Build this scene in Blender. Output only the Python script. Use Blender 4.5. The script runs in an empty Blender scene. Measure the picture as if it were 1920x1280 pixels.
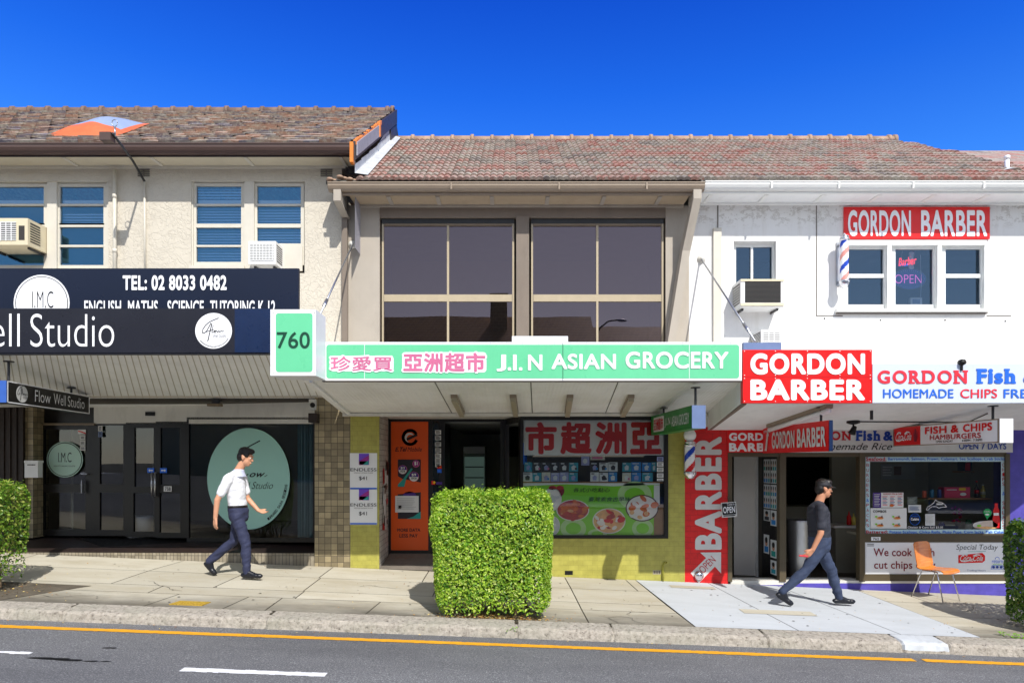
import bpy, bmesh, math, random
from mathutils import Vector, Matrix
C = bpy.context.scene.collection
S = bpy.context.scene
random.seed(7)
# ------------------------------------------------------------ camera, sky, sun
F, CX, HY, HC = 1280.0, 960.0, 865.0, 1.77        # focal length in photo px, principal column, horizon row, eye height
DF, DA, DK = 10.667, 8.4, 7.7                     # depths: shop facade, awning front, kerb face
cam = bpy.data.objects.new('camera', bpy.data.cameras.new('camera')); C.objects.link(cam)
cam.location = (0, 0, HC); cam.rotation_euler = (math.pi/2, 0, 0)
cam.data.sensor_width = 36; cam.data.lens = 24; cam.data.shift_y = (HY-640)/1920.0
cam.data.clip_start = .05; cam.data.clip_end = 2000
S.camera = cam
S.render.resolution_x, S.render.resolution_y = 1024, 682
SUN = Vector((-.38, 1, -1.08))
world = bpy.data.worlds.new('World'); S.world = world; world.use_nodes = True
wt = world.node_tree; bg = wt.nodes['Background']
sky = wt.nodes.new('ShaderNodeTexSky'); sky.sky_type = 'NISHITA'; sky.sun_disc = False
sky.sun_elevation = math.atan2(1.08, math.hypot(.38, 1)); sky.sun_rotation = math.atan2(.38, -1)
sky.air_density = 1.0; sky.dust_density = .2; sky.ozone_density = 4.0; sky.altitude = 100
# the clear sky is deep blue away from the sun and overhead, paler and brighter on the sun's side
def wn(k, **kw):
    n = wt.nodes.new('ShaderNode'+k)
    for a, b in kw.items(): setattr(n, a, b)
    return n
wl = wt.links.new
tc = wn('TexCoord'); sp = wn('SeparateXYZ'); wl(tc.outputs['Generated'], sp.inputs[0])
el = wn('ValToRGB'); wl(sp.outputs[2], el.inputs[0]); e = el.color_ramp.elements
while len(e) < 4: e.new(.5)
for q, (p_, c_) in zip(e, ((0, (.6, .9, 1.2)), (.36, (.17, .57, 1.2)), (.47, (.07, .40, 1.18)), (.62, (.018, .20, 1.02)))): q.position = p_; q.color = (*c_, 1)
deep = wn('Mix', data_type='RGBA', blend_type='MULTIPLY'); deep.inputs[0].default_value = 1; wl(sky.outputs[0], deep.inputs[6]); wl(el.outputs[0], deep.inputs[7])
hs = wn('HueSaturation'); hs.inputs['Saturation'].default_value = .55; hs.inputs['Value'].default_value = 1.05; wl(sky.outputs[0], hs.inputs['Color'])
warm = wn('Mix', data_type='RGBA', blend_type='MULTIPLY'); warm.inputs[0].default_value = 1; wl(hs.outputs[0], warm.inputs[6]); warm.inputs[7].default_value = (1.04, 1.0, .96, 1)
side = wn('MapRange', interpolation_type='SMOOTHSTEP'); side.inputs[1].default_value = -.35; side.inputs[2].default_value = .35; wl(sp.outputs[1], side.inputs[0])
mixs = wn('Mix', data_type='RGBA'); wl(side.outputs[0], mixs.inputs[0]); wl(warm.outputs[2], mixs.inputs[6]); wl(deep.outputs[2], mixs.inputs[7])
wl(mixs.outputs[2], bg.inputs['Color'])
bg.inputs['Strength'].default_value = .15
sun = bpy.data.objects.new('sun', bpy.data.lights.new('sun', 'SUN')); C.objects.link(sun)
sun.data.energy = 3.55; sun.data.angle = math.radians(.5); sun.data.color = (1, .965, .905)
sun.rotation_euler = SUN.to_track_quat('-Z', 'Y').to_euler(); sun.location = (8, -20, 25)
S.view_settings.view_transform = 'Standard'; S.view_settings.look = 'None'
S.view_settings.exposure = .52; S.view_settings.gamma = 1
S.cycles.use_denoising = True; S.cycles.max_bounces = 12; S.cycles.diffuse_bounces = 7; S.cycles.transparent_max_bounces = 16

# ------------------------------------------------------------ materials
MATS = {}
def lin(c):
    return tuple((x/255/12.92 if x/255 <= .04045 else ((x/255+.055)/1.055)**2.4) for x in c)
class NT:
    def __init__(s, m): s.t = m.node_tree; s.n = s.t.nodes; s.l = s.t.links
    def new(s, k, **kw):
        n = s.n.new('ShaderNode'+k)
        for a, b in kw.items():
            if a.startswith('i_'):
                n.inputs[int(a[2:]) if a[2:].isdigit() else a[2:].replace('_', ' ')].default_value = b
            else: setattr(n, a, b)
        return n
    def link(s, a, b): s.l.new(a, b)
    def ramp(s, fac, stops, interp='LINEAR'):
        r = s.new('ValToRGB'); r.color_ramp.interpolation = interp
        e = r.color_ramp.elements
        while len(e) < len(stops): e.new(.5)
        for i, (p, c) in enumerate(stops): e[i].position = p; e[i].color = (*c, 1)
        s.link(fac, r.inputs[0]); return r.outputs[0]
    def math(s, op, a, b=None):
        n = s.new('Math', operation=op)
        for i, v in enumerate((a, b)):
            if v is None: continue
            if isinstance(v, (int, float)): n.inputs[i].default_value = v
            else: s.link(v, n.inputs[i])
        return n.outputs[0]
    def mix(s, fac, a, b, mode='MIX'):
        n = s.new('Mix', data_type='RGBA', blend_type=mode)
        for i, v in ((0, fac), (6, a), (7, b)):
            if isinstance(v, (int, float)): n.inputs[i].default_value = v
            elif isinstance(v, tuple): n.inputs[i].default_value = (*v, 1)
            else: s.link(v, n.inputs[i])
        return n.outputs[2]
    def noise(s, scale, detail=4, vec=None, rough=.55):
        n = s.new('TexNoise'); n.inputs['Scale'].default_value = scale; n.inputs['Detail'].default_value = detail; n.inputs['Roughness'].default_value = rough
        s.link(vec if vec is not None else s.coord(), n.inputs['Vector']); return n.outputs[0]
    def coord(s):
        if not hasattr(s, 'c'): s.c = s.new('NewGeometry').outputs['Position']
        return s.c
    def stretch(s, x, y, z):
        n = s.new('VectorMath', operation='MULTIPLY'); s.link(s.coord(), n.inputs[0]); n.inputs[1].default_value = (x, y, z); return n.outputs[0]
    def bump(s, h, strength=.3, dist=.01):
        n = s.new('Bump'); n.inputs['Strength'].default_value = strength; n.inputs['Distance'].default_value = dist
        s.link(h, n.inputs['Height']); return n.outputs[0]
def newmat(name):
    m = bpy.data.materials.new(name); m.use_nodes = True; MATS[name] = m
    t = NT(m); return m, t, t.n['Principled BSDF']
def M(name, rgb, rough=.6, var=.08, scale=6, metal=0, bump=0, bscale=60, dirt=0, spec=.4):
    """painted or plain surface: colour broken by noise, optional grime and bump"""
    if name in MATS: return name
    m, t, b = newmat(name)
    c = lin(rgb); n = t.noise(scale)
    col = t.ramp(n, [(.25, tuple(x*(1-var) for x in c)), (.75, tuple(min(1, x*(1+var)) for x in c))])
    if dirt:
        d = t.noise(2.2, 8, t.stretch(1.6, 1, .5), .7)
        f = t.ramp(d, [(.5, (0, 0, 0)), (.72, (dirt,)*3)])
        col = t.mix(f, col, tuple(x*.45 for x in c))
    t.link(col, b.inputs['Base Color'])
    b.inputs['Metallic'].default_value = metal; b.inputs['Specular IOR Level'].default_value = spec
    r = t.ramp(t.noise(scale*2.3), [(.3, (max(.02, rough*.85),)*3), (.7, (min(1, rough*1.15),)*3)])
    t.link(r, b.inputs['Roughness'])
    if bump: t.link(t.bump(t.noise(bscale, 5), bump), b.inputs['Normal'])
    return name
def glass(name, tint, refl, rc=(1, 1, 1), rough=0):
    m, t, b = newmat(name); t.n.remove(b)
    tr = t.new('BsdfTransparent'); tr.inputs[0].default_value = (*tint, 1)
    gl = t.new('BsdfGlossy'); gl.inputs['Color'].default_value = (*rc, 1); gl.inputs['Roughness'].default_value = rough
    fr = t.new('Fresnel'); fr.inputs[0].default_value = 1.5
    wob = t.noise(1.1, 1); t.link(t.bump(wob, .05, .02), gl.inputs['Normal'])
    fac = t.math('MINIMUM', t.math('ADD', fr.outputs[0], refl), 1.0)
    mx = t.new('MixShader'); t.link(fac, mx.inputs[0]); t.link(tr.outputs[0], mx.inputs[1]); t.link(gl.outputs[0], mx.inputs[2])
    t.link(mx.outputs[0], t.n['Material Output'].inputs[0]); return name
def emit(name, rgb, strength):
    m, t, b = newmat(name)
    b.inputs['Emission Color'].default_value = (*lin(rgb), 1); b.inputs['Emission Strength'].default_value = strength
    b.inputs['Base Color'].default_value = (*lin(rgb), 1); return name
def brickmat(name, c1, c2, mortar, bw, bh, offset=.5, msize=.004, bump=.4, rough=.5, dirt=.0, squash=1):
    m, t, b = newmat(name)
    sp = t.new('SeparateXYZ'); t.link(t.coord(), sp.inputs[0])
    cb = t.new('CombineXYZ'); t.link(t.math('ADD', sp.outputs[0], sp.outputs[1]), cb.inputs[0]); t.link(sp.outputs[2], cb.inputs[1])
    br = t.new('TexBrick'); t.link(cb.outputs[0], br.inputs['Vector'])
    br.offset = offset; br.squash = squash; br.squash_frequency = 3
    for k, v in (('Scale', 1), ('Brick Width', bw), ('Row Height', bh), ('Mortar Size', msize), ('Bias', 0), ('Mortar Smooth', .2)): br.inputs[k].default_value = v
    br.inputs['Color1'].default_value = (*lin(c1), 1); br.inputs['Color2'].default_value = (*lin(c2), 1); br.inputs['Mortar'].default_value = (*lin(mortar), 1)
    col = t.mix(.5, br.outputs[0], t.ramp(t.noise(9), [(.3, (.55,)*3), (.7, (1,)*3)]), 'MULTIPLY')
    if dirt: col = t.mix(t.ramp(t.noise(3, 8, None, .7), [(.5, (0,)*3), (.7, (dirt,)*3)]), col, tuple(x*.3 for x in lin(c1)))
    t.link(col, b.inputs['Base Color']); b.inputs['Roughness'].default_value = rough
    t.link(t.bump(t.math('SUBTRACT', 1.0, br.outputs[1]), bump, .006), b.inputs['Normal']); return name
def tilemat(name, stops, lichen, lich, seed):
    """roof tiles: colour per tile from its UV cell, lichen and soot over it"""
    m, t, b = newmat(name)
    uv = t.new('UVMap'); fl = t.new('VectorMath', operation='FLOOR'); t.link(uv.outputs[0], fl.inputs[0])
    wn = t.new('TexWhiteNoise', noise_dimensions='3D'); ad = t.new('VectorMath', operation='ADD'); ad.inputs[1].default_value = (seed, seed*2, 0)
    t.link(fl.outputs[0], ad.inputs[0]); t.link(ad.outputs[0], wn.inputs[0])
    big = t.noise(.9, 3); f = t.math('ADD', t.math('MULTIPLY', wn.outputs[0], .65), t.math('MULTIPLY', t.math('SUBTRACT', big, .32), .9))
    col = t.ramp(f, stops)
    l = t.ramp(t.noise(14, 6, None, .7), [(.47, (0,)*3), (.62, (lich,)*3)])
    col = t.mix(l, col, lichen)
    col = t.mix(t.ramp(t.noise(5, 5, None, .65), [(.55, (0,)*3), (.75, (.6,)*3)]), col, (.03, .028, .03))
    t.link(col, b.inputs['Base Color']); b.inputs['Roughness'].default_value = .75; b.inputs['Specular IOR Level'].default_value = .25
    t.link(t.bump(t.noise(60, 4), .35), b.inputs['Normal']); return name
def leafmat(name, stops, trans=.35):
    m, t, b = newmat(name)
    g = t.new('NewGeometry'); col = t.ramp(g.outputs['Random Per Island'], stops)
    big = t.noise(4.5, 3); col = t.mix(t.ramp(big, [(.4, (0,)*3), (.7, (.4,)*3)]), col, tuple(x*.75 for x in stops[0][1]))
    t.link(col, b.inputs['Base Color']); b.inputs['Roughness'].default_value = .38; b.inputs['Specular IOR Level'].default_value = .5
    tl = t.new('BsdfTranslucent'); t.link(t.mix(1.0, col, (1, 1, .45), 'MULTIPLY'), tl.inputs[0])
    mx = t.new('MixShader'); mx.inputs[0].default_value = trans
    t.link(b.outputs[0], mx.inputs[1]); t.link(tl.outputs[0], mx.inputs[2]); t.link(mx.outputs[0], t.n['Material Output'].inputs[0]); return name

# ------------------------------------------------------------ geometry helpers
def W(px, py, d):                                   # the point that the photo shows at (px, py), standing at depth d
    return Vector(((px-CX)*d/F, d, HC+(HY-py)*d/F))
def FP(d): return lambda a, b, k=0: W(a, b, d-.003*k)
def VP(A, B):                                       # upright plane through two ground points A, B
    ax, ay = A; bx, by = B
    def f(a, b, k=0):
        t = (a-CX)/F; dx, dy = bx-ax, by-ay
        s = (t*ay-ax)/(dx-t*dy); return W(a, b, ay+s*dy-.003*k)
    return f
def XP(x0, y0, x1, y1, z0, z1, n):                  # upright sign: a 0..1 from near to far end, b 0..1 from top to bottom
    nv = Vector(n)
    return lambda a, b, k=0: Vector((x0+(x1-x0)*a, y0+(y1-y0)*a, z0+(z1-z0)*b))+nv*.003*k
class MB:
    def __init__(s): s.v = []; s.f = []; s.m = []; s.uv = []
    def face(s, pts, mat, uv=None):
        n = len(s.v); s.v += [tuple(p) for p in pts]; s.f.append(tuple(range(n, n+len(pts)))); s.m.append(mat); s.uv.append(uv)
    def mesh(s, vs, fs, mat):
        n = len(s.v); s.v += [tuple(p) for p in vs]
        for f in fs: s.f.append(tuple(i+n for i in f)); s.m.append(mat); s.uv.append(None)
    def hexa(s, a, b, mat):                         # a, b: matching 4-corner loops
        n = len(a); s.mesh(list(a)+list(b), [tuple(range(n))[::-1], tuple(range(n, 2*n))]+[(i, (i+1) % n, n+(i+1) % n, n+i) for i in range(n)], mat)
    def box(s, x0, x1, y0, y1, z0, z1, mat):
        s.hexa([(x0, y0, z0), (x1, y0, z0), (x1, y0, z1), (x0, y0, z1)], [(x0, y1, z0), (x1, y1, z0), (x1, y1, z1), (x0, y1, z1)], mat)
    def pbox(s, a0, b0, a1, b1, P, th, mat, k=0):   # box whose front face fills a photo rectangle on plane P, th thick
        if not callable(P): P = FP(P)
        fr = [P(a0, b1, k), P(a1, b1, k), P(a1, b0, k), P(a0, b0, k)]
        s.hexa(fr, [p+Vector((0, th, 0)) for p in fr], mat)
    def rect(s, a0, b0, a1, b1, P, mat, k=1):
        if not callable(P): P = FP(P)
        s.face([P(a0, b1, k), P(a1, b1, k), P(a1, b0, k), P(a0, b0, k)], mat)
    def rrect(s, a0, b0, a1, b1, P, mat, r, k=1):
        pts = []
        for cx, cy, t in ((a1-r, b1-r, 0), (a0+r, b1-r, 90), (a0+r, b0+r, 180), (a1-r, b0+r, 270)):
            for i in range(5):
                an = math.radians(t+i*22.5); pts.append((cx+r*math.cos(an), cy+r*math.sin(an)))
        s.poly(pts, P, mat, k)
    def poly(s, pts, P, mat, k=1):
        if not callable(P): P = FP(P)
        s.face([P(a, b, k) for a, b in pts], mat)
    def disc(s, cx, cy, rx, ry, P, mat, k=1, n=40):
        s.poly([(cx+rx*math.cos(i*2*math.pi/n), cy+ry*math.sin(i*2*math.pi/n)) for i in range(n)], P, mat, k)
    def stroke(s, pts, w, P, mat, k=2):
        if not callable(P): P = FP(P)
        for (a, b), (c, d) in zip(pts, pts[1:]):
            l = math.hypot(c-a, d-b) or 1; nx, ny = -(d-b)/l*w/2, (c-a)/l*w/2; ex, ey = (c-a)/l*w*.3, (d-b)/l*w*.3
            s.face([P(a+nx-ex, b+ny-ey, k), P(c+nx+ex, d+ny+ey, k), P(c-nx+ex, d-ny+ey, k), P(a-nx-ex, b-ny-ey, k)], mat)
    def text(s, body, a0, b0, a1, b1, P, mat, bold=0, k=2, ang=0, shear=0):
        if not callable(P): P = FP(P)
        vs, fs = glyphs(body, min(bold, 0), shear, 1+max(0, bold)*2.2)
        if bold > 0:                                # heavier strokes: the letters laid over themselves, a hair apart in depth
            n = 8 if abs(b1-b0) > 9 and len(vs) < 9000 else 4; base, bf = vs, fs; vs, fs = list(base), list(bf); zz = [0]*len(base)
            for i in range(n):
                an = 2*math.pi*(i+.5)/n; o = len(vs); vs += [(x+bold*math.cos(an), y+bold*math.sin(an)) for x, y in base]; fs += [tuple(q+o for q in f) for f in bf]; zz += [(i+1)*.07]*len(base)
        else: zz = [0]*len(vs)
        x0 = min(v[0] for v in vs); x1 = max(v[0] for v in vs); y0 = min(v[1] for v in vs); y1 = max(v[1] for v in vs)
        cx, cy, w, h = (a0+a1)/2, (b0+b1)/2, a1-a0, b1-b0; ca, sa = math.cos(ang), math.sin(ang)
        out = []
        for (x, y), dz in zip(vs, zz):
            u = ((x-x0)/(x1-x0)-.5)*w; v = -((y-y0)/(y1-y0)-.5)*h
            out.append(P(cx+u*ca+v*sa, cy-u*sa+v*ca, k+dz))
        s.mesh(out, fs, mat)
    def tube(s, pts, r, mat, n=10, caps=True):
        pts = [Vector(p) for p in pts]; rs = r if isinstance(r, (list, tuple)) else [r]*len(pts)
        rings = []; up = None
        for i, p in enumerate(pts):
            t = (pts[min(i+1, len(pts)-1)]-pts[max(i-1, 0)]).normalized()
            if up is None: up = t.orthogonal().normalized()
            up = (up-t*up.dot(t)).normalized(); sd = t.cross(up)
            rings.append([p+(up*math.cos(j*2*math.pi/n)+sd*math.sin(j*2*math.pi/n))*rs[i] for j in range(n)])
        vs = [q for g in rings for q in g]
        fs = [(i*n+j, i*n+(j+1) % n, (i+1)*n+(j+1) % n, (i+1)*n+j) for i in range(len(pts)-1) for j in range(n)]
        if caps: fs += [tuple(range(n))[::-1], tuple(range((len(pts)-1)*n, len(pts)*n))]
        s.mesh(vs, fs, mat)
    def lathe(s, c, prof, mat, n=24, axis='z', a0=0, a1=2*math.pi):
        c = Vector(c); vs = []; fs = []
        for (r, h) in prof:
            for j in range(n):
                an = a0+(a1-a0)*j/n; x, y = r*math.cos(an), r*math.sin(an)
                vs.append(c+(Vector((x, y, h)) if axis == 'z' else Vector((x, h, y)) if axis == 'y' else Vector((h, x, y))))
        for i in range(len(prof)-1):
            for j in range(n): fs.append((i*n+j, i*n+(j+1) % n, (i+1)*n+(j+1) % n, (i+1)*n+j))
        fs += [tuple(range(n))[::-1], tuple(range((len(prof)-1)*n, len(prof)*n))]
        s.mesh(vs, fs, mat)
    def ball(s, c, r, mat, n=16, sc=(1, 1, 1)):
        prof = [(max(1e-4, math.sin(math.pi*i/8))*r, -math.cos(math.pi*i/8)*r) for i in range(9)]
        k = len(s.v); s.lathe((0, 0, 0), prof, mat, n); c = Vector(c)
        for i in range(k, len(s.v)): s.v[i] = tuple(c+Vector([s.v[i][q]*sc[q] for q in range(3)]))
    def build(s, name, parent=None, smooth=False, bevel=0):
        me = bpy.data.meshes.new(name); me.from_pydata(s.v, [], s.f)
        names = list(dict.fromkeys(s.m))
        for n in names: me.materials.append(MATS[n])
        ix = {n: i for i, n in enumerate(names)}
        me.polygons.foreach_set('material_index', [ix[m] for m in s.m])
        if smooth: me.polygons.foreach_set('use_smooth', [True]*len(s.f))
        if any(u is not None for u in s.uv):
            l = me.uv_layers.new(name='UVMap'); li = 0; flat = []
            for f, u in zip(s.f, s.uv):
                for j in range(len(f)): flat += list(u[j]) if u else [0, 0]
            l.data.foreach_set('uv', flat)
        me.update()
        o = bpy.data.objects.new(name, me); C.objects.link(o)
        if parent is not None: put(o, parent)
        else:                                       # origin at the base of the thing
            xs = [v[0] for v in s.v]; ys = [v[1] for v in s.v]; zs = [v[2] for v in s.v]
            org = Vector(((min(xs)+max(xs))/2, (min(ys)+max(ys))/2, min(zs)))
            me.transform(Matrix.Translation(-org)); o.location = org
        if bevel:
            b = o.modifiers.new('edge', 'BEVEL'); b.width = bevel; b.segments = 2; b.limit_method = 'ANGLE'
        return o
def absloc(o):
    v = Vector((0, 0, 0))
    while o is not None: v = v+o.location; o = o.parent
    return v
def put(o, parent):                                 # parent a world-space mesh without moving it
    o.parent = parent; o.location = -absloc(parent)
def tag(o, label, cat, group=None, kind=None):
    o['label'] = label; o['category'] = cat
    if group: o['group'] = group
    if kind: o['kind'] = kind
    return o
def struct(o, kind='structure'): o['kind'] = kind; return o
def thing(name, label, cat, loc, group=None):
    o = bpy.data.objects.new(name, None); C.objects.link(o); o.location = loc; o.empty_display_size = .2
    return tag(o, label, cat, group)
_gl = {}
def glyphs(body, bold=0, shear=0, space=1):
    key = (body, bold, shear, space)
    if key not in _gl:
        cu = bpy.data.curves.new('lettering', 'FONT'); cu.body = body; cu.offset = bold; cu.shear = shear; cu.resolution_u = 5
        cu.space_character = space
        o = bpy.data.objects.new('lettering', cu); C.objects.link(o)
        dg = bpy.context.evaluated_depsgraph_get(); me = bpy.data.meshes.new_from_object(o.evaluated_get(dg))
        _gl[key] = ([(v.co.x, v.co.y) for v in me.vertices], [tuple(p.vertices) for p in me.polygons])
        bpy.data.objects.remove(o); bpy.data.curves.remove(cu); bpy.data.meshes.remove(me)
    return _gl[key]
def wall(mb, a0, b0, a1, b1, d, holes, mat, rev=.12, rmat=None):
    """front face of a wall on the plane at depth d, with openings and their reveals"""
    xs = sorted({a0, a1, *[h[0] for h in holes], *[h[2] for h in holes]}); ys = sorted({b0, b1, *[h[1] for h in holes], *[h[3] for h in holes]})
    P = FP(d); inh = lambda x, y: any(h[0] < x < h[2] and h[1] < y < h[3] for h in holes)
    for x, X in zip(xs, xs[1:]):
        for y, Y in zip(ys, ys[1:]):
            if not inh((x+X)/2, (y+Y)/2): mb.face([P(x, Y), P(X, Y), P(X, y), P(x, y)], mat)
    R = Vector((0, rev, 0))
    for h in holes:
        c = [P(h[0], h[3]), P(h[2], h[3]), P(h[2], h[1]), P(h[0], h[1])]
        for i in range(4): p, q = c[i], c[(i+1) % 4]; mb.face([p, q, q+R, p+R], rmat or mat)
# ground levels
def zf(x): return -.043*max(-30, min(30, x))                 # foot of the facade
def zr(x): return -.22-.037*max(-30, min(30, x))             # road surface at the kerb
def zg(x, y):                                                # footpath
    t = min(1, max(0, (y-DK)/(DF-DK))); return (1-t)*(zr(x)+.12)+t*zf(x)
# ------------------------------------------------------------ material list
M('asphalt_base', (40, 40, 42))
m, t, b = newmat('asphalt')
sp = t.ramp(t.noise(75, 3, None, .8), [(.40, lin((86, 86, 87))), (.58, lin((122, 122, 122))), (.68, lin((190, 190, 188)))])
col = t.mix(t.ramp(t.noise(.8, 6, t.stretch(.35, 1.2, 1), .65), [(.35, (0,)*3), (.7, (.5,)*3)]), sp, lin((60, 60, 64)))
t.link(col, b.inputs['Base Color']); b.inputs['Roughness'].default_value = .8; t.link(t.bump(t.noise(150, 3), .5, .006), b.inputs['Normal'])
def concrete(name, c, stain, island=.12, kerbdirt=False):
    m, t, b = newmat(name)
    g = t.new('NewGeometry'); f = t.ramp(g.outputs['Random Per Island'], [(0, tuple(x*(1-island) for x in lin(c))), (1, tuple(x*(1+island*.7) for x in lin(c)))])
    col = t.mix(t.ramp(t.noise(1.6, 8, t.stretch(.6, 1.6, 1), .7), [(.42, (0,)*3), (.7, (.55,)*3)]), f, lin(stain))
    col = t.mix(t.ramp(t.noise(60, 3, None, .7), [(.62, (0,)*3), (.72, (.45,)*3)]), col, tuple(x*.55 for x in lin(c)))
    if kerbdirt:                                   # the worn, blackened strip that runs along the kerb
        sx = t.new('SeparateXYZ'); t.link(t.coord(), sx.inputs[0])
        y = t.math('ADD', sx.outputs[1], t.math('MULTIPLY', t.noise(1.3, 7, t.stretch(.5, 1.5, 1), .7), 1.5))
        col = t.mix(t.ramp(t.math('DIVIDE', y, 12.0), [(.722, (.9,)*3), (.785, (0,)*3)]), col, lin((92, 87, 78)))
    t.link(col, b.inputs['Base Color']); b.inputs['Roughness'].default_value = .85; b.inputs['Specular IOR Level'].default_value = .2
    t.link(t.bump(t.noise(90, 5), .25, .006), b.inputs['Normal'])
concrete('slab', (188, 182, 166), (160, 148, 122), .13, True)
concrete('crossing', (190, 194, 198), (172, 176, 178), .04)
concrete('kerbstone', (158, 146, 128), (120, 112, 100), .08)
m, t, b = newmat('kerb')
v = t.noise(22, 6, None, .75); col = t.ramp(v, [(.33, lin((84, 76, 68))), (.43, lin((160, 152, 140))), (.7, lin((198, 189, 176)))])
col = t.mix(t.ramp(t.noise(2.0, 4), [(.45, (0,)*3), (.7, (.4,)*3)]), col, lin((150, 150, 132)))
t.link(col, b.inputs['Base Color']); b.inputs['Roughness'].default_value = .9; t.link(t.bump(v, .9, .03), b.inputs['Normal'])
M('joint', (72, 66, 54)); M('road_yellow', (220, 156, 26), .7, .12, 14, bump=.2); M('road_white', (226, 226, 226), .7, .1, 20, bump=.2)
M('tar', (26, 26, 28), .5)
# walls
m, t, b = newmat('stucco')
n = t.noise(7, 8, None, .68); vo = t.new('TexVoronoi', feature='DISTANCE_TO_EDGE'); vo.inputs['Scale'].default_value = 7
dis = t.new('VectorMath', operation='ADD'); t.link(t.coord(), dis.inputs[0]); nn = t.new('TexNoise'); nn.inputs['Scale'].default_value = 3; nn.inputs['Detail'].default_value = 4; t.link(t.coord(), nn.inputs['Vector']); t.link(nn.outputs[1], dis.inputs[1]); t.link(dis.outputs[0], vo.inputs['Vector'])
cr = t.ramp(vo.outputs[0], [(0, (0,)*3), (.09, (1,)*3)])
t.link(t.mix(t.ramp(t.noise(2, 6), [(.4, (0,)*3), (.8, (.35,)*3)]), t.mix(t.math('MULTIPLY', t.math('SUBTRACT', 1.0, cr), .05), lin((204, 196, 180)), lin((120, 112, 100))), lin((182, 174, 160))), b.inputs['Base Color'])
b.inputs['Roughness'].default_value = .85; t.link(t.bump(t.math('ADD', t.math('MULTIPLY', cr, .35), n), .55, .025), b.inputs['Normal'])
m, t, b = newmat('white_render')
sz = t.new('SeparateXYZ'); t.link(t.coord(), sz.inputs[0])
peel = t.ramp(t.noise(7, 9, t.stretch(1, 1, 1.6), .75), [(.52, (0,)*3), (.56, (.5,)*3), (.6, (.1,)*3)])
top = t.math('MULTIPLY', peel, t.ramp(t.math('MULTIPLY', sz.outputs[2], .1), [(.538, (0,)*3), (.556, (1,)*3)]))
col = t.mix(t.ramp(t.noise(1.5, 6, t.stretch(5, 1, .5), .65), [(.5, (0,)*3), (.75, (.5,)*3)]), lin((224, 223, 220)), lin((200, 196, 188)))
t.link(t.mix(top, col, lin((128, 116, 98))), b.inputs['Base Color']); b.inputs['Roughness'].default_value = .75
t.link(t.bump(t.noise(5, 7), .15, .02), b.inputs['Normal'])
M('cream_trim', (206, 200, 186), .5, .04, 8, dirt=.12); M('white_trim', (236, 236, 232), .45, .03, 8, dirt=.1)
M('white_gutter', (226, 226, 222), .4, .03, 5); M('brown_gutter', (84, 66, 60), .35, .06, 5); M('taupe_gutter', (146, 130, 112), .4, .05, 5)
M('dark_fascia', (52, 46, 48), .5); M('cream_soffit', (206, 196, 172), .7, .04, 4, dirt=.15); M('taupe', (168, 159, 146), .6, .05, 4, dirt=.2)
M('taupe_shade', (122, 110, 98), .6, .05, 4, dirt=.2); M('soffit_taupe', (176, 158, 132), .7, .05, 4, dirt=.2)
M('white_soffit', (236, 237, 236), .75, .05, 2, dirt=.2); M('board_joint', (186, 180, 166)); M('plaster_white', (214, 212, 204), .7, .05, 3, dirt=.35)
M('joint_dark', (70, 66, 60)); M('sill_dark', (110, 104, 98), .6)
M('dark_frame', (22, 20, 19), .35, .1); M('brown_frame', (86, 76, 58), .4, .08, dirt=.2); M('bronze_frame', (120, 104, 84), .4); M('black', (12, 12, 13), .5)
M('alu_frame', (172, 158, 132), .35, .05, 9)
M('dark_timber', (44, 34, 28), .6, .2, 9)
brickmat('brown_tile', (176, 160, 124), (128, 116, 90), (74, 66, 54), .098, .098, 0, .004, .4, .45, .3)
brickmat('grey_step_tile', (168, 158, 138), (140, 130, 110), (80, 74, 64), .055, .3, 0, .004, .4, .5, .2)
brickmat('olive_tile', (182, 176, 86), (174, 168, 80), (152, 147, 66), .15, .075, .5, .002, .3, .4, .05)
brickmat('red_brick', (222, 24, 26), (214, 20, 22), (190, 16, 18), .23, .085, .5, .004, .5, .5)
brickmat('purple_brick', (84, 74, 176), (78, 68, 168), (80, 68, 170), .23, .085, .5, .004, .4, .6, .2)
brickmat('porch_tile', (52, 40, 36), (44, 34, 32), (28, 24, 22), .15, .15, 0, .004, .3, .45)
brickmat('white_brick', (206, 200, 190), (190, 184, 172), (140, 132, 122), .23, .085, .5, .005, .6, .7, .3)
M('room_dark', (74, 70, 64), .8, .2, 2); M('room_grey', (150, 152, 150), .8, .1, 2); M('room_light', (226, 222, 214), .8, .06, 2); M('room_mid', (150, 146, 128), .8, .1, 2)
M('floor_dark', (84, 76, 66), .5, .15, 3)
tilemat('old_shingle', [(.05, lin((100, 92, 96))), (.22, lin((144, 124, 114))), (.40, lin((162, 124, 104))), (.55, lin((150, 138, 126))), (.72, lin((110, 104, 114))), (.88, lin((142, 118, 108))), (.97, lin((200, 126, 94)))], lin((188, 182, 164)), .6, 3)
tilemat('terracotta', [(.05, lin((152, 96, 86))), (.2, lin((156, 112, 100))), (.42, lin((150, 124, 114))), (.65, lin((150, 140, 128))), (.9, lin((112, 102, 98)))], lin((182, 176, 162)), .6, 9)
M('ridge_dark', (120, 98, 86), .8, .3, 5, bump=.4, dirt=.5); M('ridge_tile', (164, 136, 114), .8, .25, 5, bump=.4, dirt=.4); M('lead', (196, 198, 198), .5, .15, 7, bump=.3, dirt=.3); M('grey_sheet', (150, 148, 156), .6, .1)
M('orange_wrap', (218, 126, 44), .5, .15, 9); M('orange_tarp', (206, 104, 62), .55, .12, 9, bump=.4, bscale=12); M('blue_tarp', (142, 158, 186), .45, .08, 5, bump=.4, bscale=9)
M('steel', (176, 178, 182), .35, .05, 9, .9); M('chrome', (220, 220, 224), .12, .02, 9, 1); M('dark_steel', (70, 70, 72), .4, .1, 9, .6)
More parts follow.
